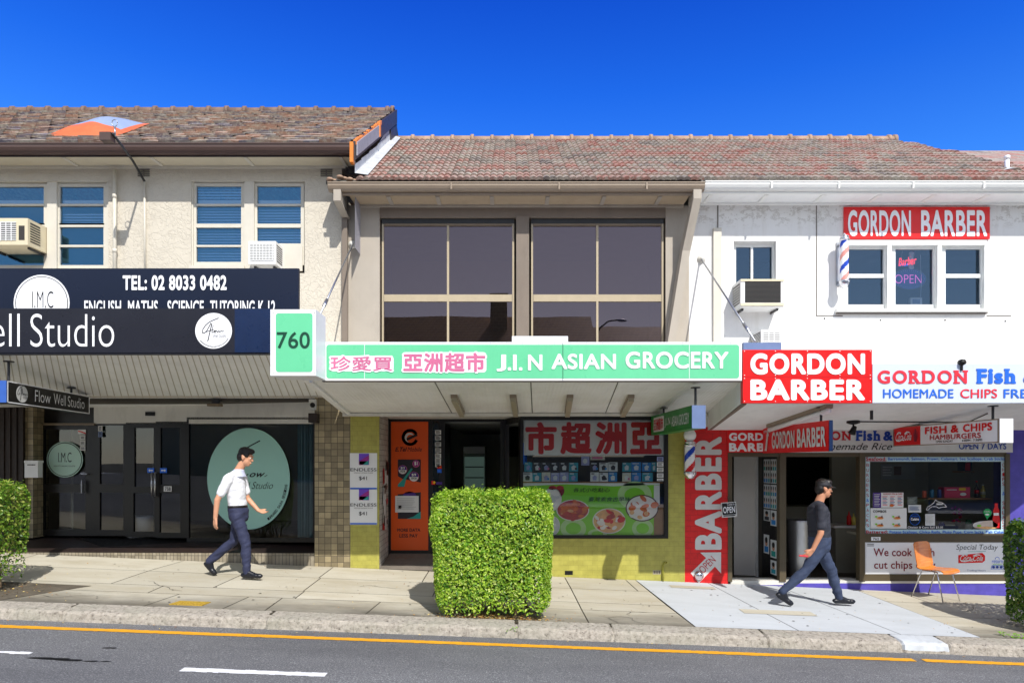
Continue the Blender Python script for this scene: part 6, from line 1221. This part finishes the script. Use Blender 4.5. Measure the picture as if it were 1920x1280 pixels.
# ------------------------------------------------------------ hedges
leafmat('leaf', [(0, (.04, .14, .014)), (.15, (.17, .38, .025)), (.45, (.38, .60, .045)), (.8, (.56, .74, .08)), (1, (.70, .80, .22))], .42)
leafmat('leaf_dark', [(0, (.03, .08, .014)), (.4, (.09, .21, .025)), (.75, (.18, .34, .04)), (1, (.36, .48, .10))])
leafmat('leaf_mixed', [(0, (.04, .12, .01)), (.4, (.17, .34, .03)), (.75, (.36, .50, .06)), (1, (.5, .5, .14))])
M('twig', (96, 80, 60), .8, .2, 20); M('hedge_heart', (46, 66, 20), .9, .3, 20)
def hedge(label, c, sx_, sy_, z0, z1, n, mat, seed, taper=.08, ragged_=.03, thin=0, sz=(.016, .03)):
    r = random.Random(seed); o = thing('hedge', label, 'hedge', (c[0], c[1], z0), 'clipped hedge boxes along the kerb'); H = z1-z0
    low = z0+.12
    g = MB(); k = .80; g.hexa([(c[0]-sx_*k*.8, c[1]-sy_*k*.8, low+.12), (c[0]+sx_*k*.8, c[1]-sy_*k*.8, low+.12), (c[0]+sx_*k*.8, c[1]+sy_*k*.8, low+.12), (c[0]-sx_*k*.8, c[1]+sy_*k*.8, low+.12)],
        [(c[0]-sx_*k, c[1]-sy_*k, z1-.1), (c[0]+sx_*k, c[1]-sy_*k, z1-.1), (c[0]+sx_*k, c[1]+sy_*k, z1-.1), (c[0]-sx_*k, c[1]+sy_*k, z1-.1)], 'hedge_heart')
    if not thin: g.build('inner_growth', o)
    g = MB()
    bumps = [(r.uniform(-1, 1), r.uniform(-1, 1), r.uniform(0, 1), r.uniform(-1, 1)*ragged_*1.1) for _ in range(60)]
    for i in range(n):
        fc = r.choices((0, 1, 2, 3, 4), (sx_*H, sx_*H*.5, sy_*H, sy_*H, sx_*sy_*2))[0]; a, v = r.uniform(-1, 1), r.random()
        dep = abs(r.gauss(0, .045))+(.05 if r.random() < .25 else 0)
        if thin and r.random() < thin: dep = r.uniform(0, min(sx_, sy_))
        if fc == 0: p, nv = Vector((a*sx_, -sy_+dep, v)), Vector((0, -1, .35))
        elif fc == 1: p, nv = Vector((a*sx_, sy_-dep, v)), Vector((0, 1, .35))
        elif fc == 2: p, nv = Vector((-sx_+dep, a*sy_, v)), Vector((-1, 0, .35))
        elif fc == 3: p, nv = Vector((sx_-dep, a*sy_, v)), Vector((1, 0, .35))
        else: p, nv = Vector((a*sx_, r.uniform(-1, 1)*sy_, 1-dep/H)), Vector((0, 0, 1))
        v = p.z
        if v < .15 and r.random() > v*5: continue
        if thin and v < .45 and p.x > 0 and r.random() < .62*(1-v/.45)+.25: continue
        sc = 1-taper*(1-v)**1.5-.10*max(0, (.1-v)/.1)
        ex, ey = abs(p.x)/sx_, abs(p.y)/sy_                     # soften the arrises
        ez = max(0, 2*v-1); rnd = 1/max(1, (ex**6+ey**6+ez**8)**.155)
        if v > .5: v = .5+(v-.5)*rnd
        bmp = sum(bq[3]*math.exp(-((p.x/sx_-bq[0])**2+(p.y/sy_-bq[1])**2+((v-bq[2])*2)**2)/.06) for bq in bumps)
        q = Vector((c[0]+p.x*sc*rnd*(1+bmp), c[1]+p.y*sc*rnd*(1+bmp), z0+.05+(H-.05)*v*(1+bmp*.25)+r.gauss(0, .008)+(abs(r.gauss(0, .034)) if fc == 4 else 0)))
        nv = (nv.normalized()+Vector((r.gauss(0, .55), r.gauss(0, .55), r.gauss(0, .5)))).normalized()
        t1 = nv.orthogonal().normalized(); t1 = (Matrix.Rotation(r.uniform(0, 6.28), 3, nv) @ t1); t2 = nv.cross(t1); L = r.uniform(*sz); wd = L*r.uniform(.45, .6)
        fold = nv*(L*.25)
        n0 = len(g.v); g.mesh([q-t1*L, q+t2*wd+fold*.6, q+t1*L, q-t2*wd+fold*.6, q], [(0, 4, 1), (4, 2, 1), (0, 3, 4), (3, 2, 4)], mat)
    g.build('foliage', o)
    g = MB()
    for i in range(9 if not thin else 14):
        x, y = c[0]+r.uniform(-.75, .75)*sx_, c[1]+r.uniform(-.6, .6)*sy_; p = Vector((x, y, zg(x, y))); pts = [p]; 
        for k in range(4): p = p+Vector((r.gauss(0, .05), r.gauss(0, .04), (H*.2))); pts.append(p)
        g.tube(pts, [.018, .015, .012, .008, .004], 'twig', 6)
        for k in range(3):
            s_ = pts[1+k % 3]; e = s_+Vector((r.gauss(0, .12), r.gauss(0, .1), r.uniform(.08, .2))); g.tube([s_, e], [.007, .003], 'twig', 5)
    g.build('stems', o)
    return o
hx = W(925, 0, 8.25).x
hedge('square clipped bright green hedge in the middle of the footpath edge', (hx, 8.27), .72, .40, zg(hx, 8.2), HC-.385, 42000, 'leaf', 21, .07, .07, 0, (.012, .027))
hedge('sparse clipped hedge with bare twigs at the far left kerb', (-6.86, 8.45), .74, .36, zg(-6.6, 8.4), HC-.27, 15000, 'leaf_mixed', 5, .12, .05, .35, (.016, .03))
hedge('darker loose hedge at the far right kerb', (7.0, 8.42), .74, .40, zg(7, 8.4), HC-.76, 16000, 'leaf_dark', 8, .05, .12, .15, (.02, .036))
M('litter_a', (186, 140, 78), .8, .2, 30); M('litter_b', (140, 96, 54), .8, .2, 30); M('litter_c', (214, 190, 120), .8, .2, 30); M('weed', (120, 170, 40), .6, .2, 30)
g = MB(); r = random.Random(31)
def leaf_at(x, y, z, s, mat): a = r.uniform(0, 6.28); t1 = Vector((math.cos(a), math.sin(a), r.gauss(0, .2))); t2 = Vector((-math.sin(a), math.cos(a), r.gauss(0, .3))); p = Vector((x, y, z+s*.3)); g.face([p-t1*s, p+t2*s*.45, p+t1*s, p-t2*s*.45], mat)
for i in range(1100): x = hx+r.gauss(.02, .33); y = 8.02+abs(r.gauss(0, .12))-.03*abs(x-hx); leaf_at(x, y, zg(x, y)+.008, r.uniform(.008, .02), r.choice(['litter_a', 'litter_b', 'litter_c', 'litter_a']))
for i in range(420): x, y = r.uniform(-7.5, 7.5), r.uniform(8.05, 10.6); leaf_at(x, y, zg(x, y)+.009, r.uniform(.006, .014), r.choice(['litter_a', 'litter_b', 'litter_c']))
for i in range(60): x, y = r.uniform(-7, 7), 7.62+r.gauss(0, .05); leaf_at(x, y, zroad(x, y)+.008, r.uniform(.008, .02), r.choice(['litter_a', 'litter_b', 'litter_c']))
for i in range(120): x, y = -6.2+r.gauss(0, .35), 8.4+r.gauss(0, .2); leaf_at(x, y, zg(x, y)+.012, r.uniform(.008, .018), r.choice(['litter_a', 'litter_b', 'litter_c']))
for i in range(40): x, y = W(755, 0, 11.2).x+r.gauss(0, .12), 11.2+r.gauss(0, .1); leaf_at(x, y, HC-1.58, r.uniform(.01, .02), 'litter_b')
tag(g.build('leaf_litter'), 'dry fallen leaves gathered below the hedges and strewn on the footpath', 'leaf litter', None, 'stuff')
g = MB()
for x0, y0, n, s in ((5.83, 8.13, 26, .03), (5.95, 8.05, 40, .03), (.0, 7.72, 14, .022), (6.1, 8.03, 30, .03)):
    for i in range(n): leaf_at(x0+r.gauss(0, .05), y0+r.gauss(0, .015), zg(x0, max(8.01, y0))+(0 if y0 > 8 else -.06)+r.uniform(.0, .05), s*r.uniform(.5, 1), 'weed')
tag(g.build('weeds'), 'little green weeds growing in the cracks along the kerb', 'weeds', None, 'stuff')
# ------------------------------------------------------------ people
M('skin_a', (206, 152, 122), .5, .05, 14); M('skin_b', (190, 134, 104), .5, .05, 14); M('hair_dark', (24, 20, 19), .45, .25, 40); M('shirt_white', (226, 228, 236), .75, .03, 6, bump=1, bscale=8); M('trouser_navy', (46, 51, 78), .8, .12, 8, bump=1, bscale=9); M('shoe_dark', (24, 26, 34), .4); M('shoe_sole', (200, 200, 200), .6)
M('tee_charcoal', (44, 46, 56), .8, .15, 6, bump=1, bscale=8); M('jeans_blue', (52, 63, 88), .85, .2, 7, bump=1, bscale=9); M('cap_dark', (40, 40, 46), .7); M('eye_white', (224, 220, 214), .3); M('collar_blue', (190, 196, 222), .8); M('phone_red', (196, 50, 60), .4); M('lip', (164, 96, 84), .5); M('belt', (26, 22, 22), .5)
def ering(mb, rows, mat, n=20, axis='z'):
    """closed loft of ellipses: rows (x, y, z, rx, ry); with axis x the ellipse lies in y, z"""
    vs = []
    for (x, y, z, a, b_) in rows:
        for j in range(n):
            t = j*2*math.pi/n; c, s = math.cos(t), math.sin(t); vs.append((x+a*c, y+b_*s, z) if axis == 'z' else (x, y+a*c, z+b_*s))
    fs = [(i*n+j, i*n+(j+1) % n, (i+1)*n+(j+1) % n, (i+1)*n+j) for i in range(len(rows)-1) for j in range(n)]
    fs += [tuple(range(n))[::-1], tuple(range((len(rows)-1)*n, len(rows)*n))]
    mb.mesh(vs, fs, mat)
def limb(mb, pts, rs, mat):
    pts = [Vector(p) for p in pts]
    out, ro = [], []
    for i in range(len(pts)-1):
        for k in range(4): f = k/4; out.append(pts[i].lerp(pts[i+1], f)); ro.append(rs[i]+(rs[i+1]-rs[i])*f)
    out.append(pts[-1]); ro.append(rs[-1]); mb.tube(out, ro, mat, 14)
    for p, q in zip(pts, rs): mb.ball(p, q*.995, mat, 14)
from mathutils import noise
def grown(mb, name, parent, voxel, xf, smooth=3, fold=0):
    """weld the overlapping volumes into one continuous skin"""
    me = bpy.data.meshes.new(name); me.from_pydata([tuple(xf(Vector(v))) for v in mb.v], [], mb.f); me.materials.append(MATS[mb.m[0]])
    o = bpy.data.objects.new(name, me); C.objects.link(o)
    bm = bmesh.new(); bm.from_mesh(me); bmesh.ops.recalc_face_normals(bm, faces=bm.faces); bm.to_mesh(me); bm.free()
    rm = o.modifiers.new('weld', 'REMESH'); rm.mode = 'VOXEL'; rm.voxel_size = voxel
    sm = o.modifiers.new('relax', 'SMOOTH'); sm.factor = .5; sm.iterations = smooth
    m2 = bpy.data.meshes.new_from_object(o.evaluated_get(bpy.context.evaluated_depsgraph_get())); o.modifiers.clear(); o.data = m2
    if fold:                                        # creases in the cloth
        m2.update()
        al = absloc(parent); nl = [v.normal.copy() for v in m2.vertices]
        for v, nv in zip(m2.vertices, nl):
            c = v.co-al; q = Vector((c.x*5+c.z*3, c.y*6, c.z*13-c.x*7)); h = noise.noise(q)+.5*noise.noise(q*2.1); v.co = v.co+nv*h*fold
    m2.polygons.foreach_set('use_smooth', [True]*len(m2.polygons)); put(o, parent); return o
def hand(mb, wrist, direc, palm_n, curl, mat, s=1.0):
    w, d, nrm = Vector(wrist), Vector(direc).normalized(), Vector(palm_n).normalized(); nrm = (nrm-d*nrm.dot(d)).normalized(); sd = d.cross(nrm)
    for k in range(5): limb(mb, [w+sd*(k-2)*.008*s, w+d*.085*s+sd*(k-2)*.0165*s], [.018*s, .013*s], mat)
    for k, L in enumerate((.068, .078, .072, .055)):
        b_ = w+d*.085*s+sd*(k-1.5)*.021*s; p, dr, pts = b_, d.copy(), [b_]
        for seg, f in enumerate((.45, .32, .23)): dr = (dr+nrm*curl*(.5+.3*seg)).normalized(); p = p+dr*L*f*s; pts.append(p)
        limb(mb, pts, [.0105*s, .0095*s, .0085*s, .007*s], mat)
    b_ = w+d*.03*s-sd*.03*s; limb(mb, [b_, b_-sd*.025*s+d*.03*s+nrm*.012*s, b_-sd*.028*s+d*.06*s+nrm*.025*s], [.014*s, .0115*s, .009*s], mat)
def person(label, base, J, mats, look, cap=False, hair=True, extra=None, sleeve=.55):
    skin, top, low, shoe = mats; base = Vector(base); o = thing('person', label, 'person', base); T = lambda v: base+v
    V = {k: Vector(v) for k, v in J.items() if isinstance(v, tuple)}
    hd = V['head']; R = Matrix.Rotation(look, 3, 'Y'); hp = lambda x, y, z: hd+R @ Vector((x, y, z))
    g = MB()
    def ball(x, y, z, rx, ry, rz):
        n0 = len(g.v); g.ball((0, 0, 0), 1, skin, 18)
        for i in range(n0, len(g.v)): v = g.v[i]; g.v[i] = tuple(hp(x+v[0]*rx, y+v[1]*ry, z+v[2]*rz))
    ball(-.012, 0, .03, .098, .076, .092); ball(.022, 0, -.045, .068, .062, .078); ball(.052, 0, -.085, .036, .036, .03); ball(.062, 0, .0, .034, .052, .05)
    limb(g, [hp(.085, 0, .02), hp(.108, 0, -.022)], [.011, .015], skin); ball(.093, 0, -.062, .012, .022, .012)
    for s in (-1, 1): ball(-.005, s*.077, -.008, .022, .008, .034); ball(.084, s*.033, .034, .016, .022, .008)
    limb(g, [V['neck'], hp(-.015, 0, -.07)], [.06, .055], skin)
    tr = J['torso']; ering(g, [(x, 0, z, a*.9, b_*.9) for x, z, a, b_ in tr], skin)
    for s in ('r', 'l'):
        limb(g, [V['sh_'+s], V['el_'+s], V['wr_'+s]], [.052, .041, .029], skin); d = V['wr_'+s]-V['el_'+s]
        hand(g, V['wr_'+s], V.get('hd_'+s, d), V.get('pn_'+s, Vector((0, 1 if s == 'r' else -1, 0))), J.get('curl', .5), skin)
        limb(g, [V['hip_'+s], V['kn_'+s], V['an_'+s]], [.075, .052, .038], skin)
    body = grown(g, 'body', o, .0075, T, 3)
    for s in (-1, 1): g = MB(); g.ball(T(hp(.080, s*.033, .012)), .011, 'eye_white', 12); g.ball(T(hp(.0875, s*.033, .010)), .0058, 'ink', 10); g.build('eye', body, True)
    g = MB(); g.poly([(0, 0), (1, 0), (1, 1), (0, 1)], lambda a, b_, k: T(hp(.106-.004*b_, (a-.5)*.04, -.058-.008*b_)), 'lip', 0); g.build('mouth', body)
    if hair:
        g = MB()
        def hb(x, y, z, rx, ry, rz):
            n0 = len(g.v); g.ball((0, 0, 0), 1, 'hair_dark', 18)
            for i in range(n0, len(g.v)): v = g.v[i]; g.v[i] = tuple(hp(x+v[0]*rx, y+v[1]*ry, z+v[2]*rz))
        hb(-.022, 0, .062, .100, .081, .082); hb(-.055, 0, .0, .068, .078, .085); hb(.045, 0, .10, .058, .066, .04)
        for s in (-1, 1): hb(.012, s*.058, .045, .05, .025, .045)
        r2 = random.Random(3)
        for i in range(40): a, q = r2.uniform(0, 6.28), r2.uniform(.2, 1); hb(-.02+.085*q*math.cos(a), .068*q*math.sin(a), .06+.075*math.sqrt(max(0, 1-q*q*.9)), .02, .016, .014)
        grown(g, 'hair', o, .008, T, 2)
    if cap:
        g = MB(); n0 = len(g.v); g.ball((0, 0, 0), 1, 'cap_dark', 20)
        for i in range(n0, len(g.v)): v = g.v[i]; g.v[i] = tuple(hp(-.012+v[0]*.108, v[1]*.086, .055+max(v[2], -.25)*.085))
        for k in range(7): y = (k-3)*.022; limb(g, [hp(.06, y, .045), hp(.165-.006*abs(k-3)**1.6, y, .032)], [.008, .006], 'cap_dark')
        grown(g, 'cap', o, .007, T, 2)
    # shirt with sleeves, trousers, shoes
    g = MB(); ering(g, [(x, 0, z, a, b_) for x, z, a, b_ in tr if z > J['waist']-.12], top)
    for s in ('r', 'l'):
        e = V['sh_'+s].lerp(V['el_'+s], J.get('sleeve', .62)); limb(g, [V['sh_'+s]+Vector((0, 0, .0)), e], [.072, .064], top)
        limb(g, [V['sh_'+s], Vector((tr[-2][0], 0, tr[-2][1]-.02))], [.07, .075], top)
    grown(g, 'shirt', o, .009, T, 2, .012)
    g = MB(); w = [q for q in tr if q[1] <= J['waist']+.03]; ering(g, [(x, 0, z, a*1.02, b_*1.02) for x, z, a, b_ in w], low)
    for s in ('r', 'l'):
        hp_, kn, an = V['hip_'+s], V['kn_'+s], V['an_'+s]; limb(g, [hp_, kn, an+(kn-an)*.06], [.098, .070, .056], low); mid = kn.lerp(an, .35); limb(g, [kn, mid, an], [.07, .068, .055], low)
    grown(g, 'trousers', o, .009, T, 2, .012)
    for s in ('r', 'l'):
        an, toe = V['an_'+s], V['toe_'+s]; d = (toe-an); d2 = Vector((d.x, d.y, 0)).normalized(); hl = an-d2*.055+Vector((0, 0, -.045)) ; g = MB(); up = Vector((0, 0, 1))
        pit = (toe-Vector((hl.x, hl.y, hl.z))).normalized()
        L = (toe-hl).length
        for f, rr in ((0, .036), (.12, .041), (.3, .04), (.5, .041), (.7, .044), (.85, .041), (.96, .03)): p = hl+pit*L*f; g.ball(p+Vector((0, 0, .004)), rr, shoe, 14, (1, 1, .8))
        limb(g, [hl+pit*L*.05, hl+pit*L*.9], [.036, .036], shoe); limb(g, [an, hl+pit*L*.25+Vector((0, 0, .02))], [.045, .042], shoe); limb(g, [an, hl+pit*L*.6+Vector((0, 0, .01))], [.04, .036], shoe)
        grown(g, 'shoe', o, .008, T, 2)
    if extra: extra(o, T, V)
    return o
bx, by = W(452, 0, 9.62).x, 9.62
bz = zg(bx, by)+.008
J1 = dict(head=(.065, 0, 1.70), neck=(-.045, 0, 1.50), waist=1.02, sleeve=.66, curl=.45,
    torso=[(-.03, .80, .10, .12), (-.035, .86, .125, .165), (-.04, .95, .13, .172), (-.05, 1.02, .118, .16), (-.06, 1.12, .12, .16), (-.075, 1.25, .132, .178), (-.085, 1.36, .128, .19), (-.085, 1.43, .108, .175), (-.075, 1.48, .08, .12), (-.06, 1.51, .055, .07)],
    sh_r=(-.10, -.185, 1.405), el_r=(-.235, -.235, 1.11), wr_r=(-.265, -.225, .86), sh_l=(-.06, .185, 1.405), el_l=(.0, .23, 1.11), wr_l=(.165, .20, .945), hd_r=(-.02, .0, -1), hd_l=(.9, -.1, -.32), pn_r=(.7, 1, 0), pn_l=(0, -.3, 1),
    hip_r=(-.03, -.085, .90), kn_r=(.10, -.085, .49), an_r=(.115, -.085, .10), toe_r=(.325, -.10, .045), hip_l=(-.04, .085, .90), kn_l=(-.14, .085, .51), an_l=(-.475, .085, .235), toe_l=(-.40, .085, .045))
def ex1(o, T, V):
    g = MB(); ering(g, [(-.03, 0, 1.425, .1, .125), (-.04, 0, 1.49, .085, .10), (-.03, 0, 1.535, .07, .072)], 'collar_blue'); grown(g, 'collar', o, .008, T, 2)
    g = MB(); ering(g, [(-.05, 0, .995, .126, .17), (-.05, 0, 1.03, .124, .168)], 'belt'); grown(g, 'belt', o, .008, T, 1)
person('man in white short sleeved shirt and navy trousers striding right with his head bowed', (bx, by, bz), J1, ('skin_a', 'shirt_white', 'trouser_navy', 'shoe_dark'), math.radians(16), False, True, ex1)
bx, by = W(1537, 0, 9.33).x, 9.33
bz = zg(bx, by)+.01
J2 = dict(head=(.055, 0, 1.60), neck=(-.01, 0, 1.42), waist=.96, sleeve=.75, curl=.6,
    torso=[(-.0, .74, .10, .12), (-.0, .80, .13, .165), (-.005, .88, .14, .175), (-.005, .96, .14, .172), (-.01, 1.06, .142, .172), (-.015, 1.18, .142, .182), (-.025, 1.29, .132, .19), (-.03, 1.355, .108, .175), (-.025, 1.40, .08, .12), (-.015, 1.43, .055, .07)],
    sh_r=(-.05, -.19, 1.33), el_r=(-.10, -.25, 1.02), wr_r=(-.20, -.235, .80), sh_l=(0, .19, 1.33), el_l=(.09, .24, 1.04), wr_l=(.14, .2, .90), hd_r=(-.55, 0, -.55), hd_l=(.4, -.1, -.8), pn_r=(-.2, 1, .2), pn_l=(-.5, -1, 0),
    hip_r=(-.02, -.09, .83), kn_r=(-.23, -.09, .50), an_r=(-.545, -.09, .215), toe_r=(-.42, -.10, .05), hip_l=(.02, .09, .83), kn_l=(.20, .09, .47), an_l=(.305, .09, .10), toe_l=(.515, .09, .045))
def ex2(o, T, V):
    g = MB(); p = V['wr_r']+Vector((-.085, .0, -.085)); g.tube([T(p+Vector((-.10, -.01, .01))), T(p+Vector((.02, .0, .0)))], .012, 'phone_red', 8)
    k = tag(g.build('phone'), 'red phone held low in the hand of the man in the dark shirt', 'phone')
person('man in dark cap, charcoal t-shirt and jeans striding right across the pale driveway', (bx, by, bz), J2, ('skin_b', 'tee_charcoal', 'jeans_blue', 'shoe_dark'), math.radians(6), True, True, ex2)
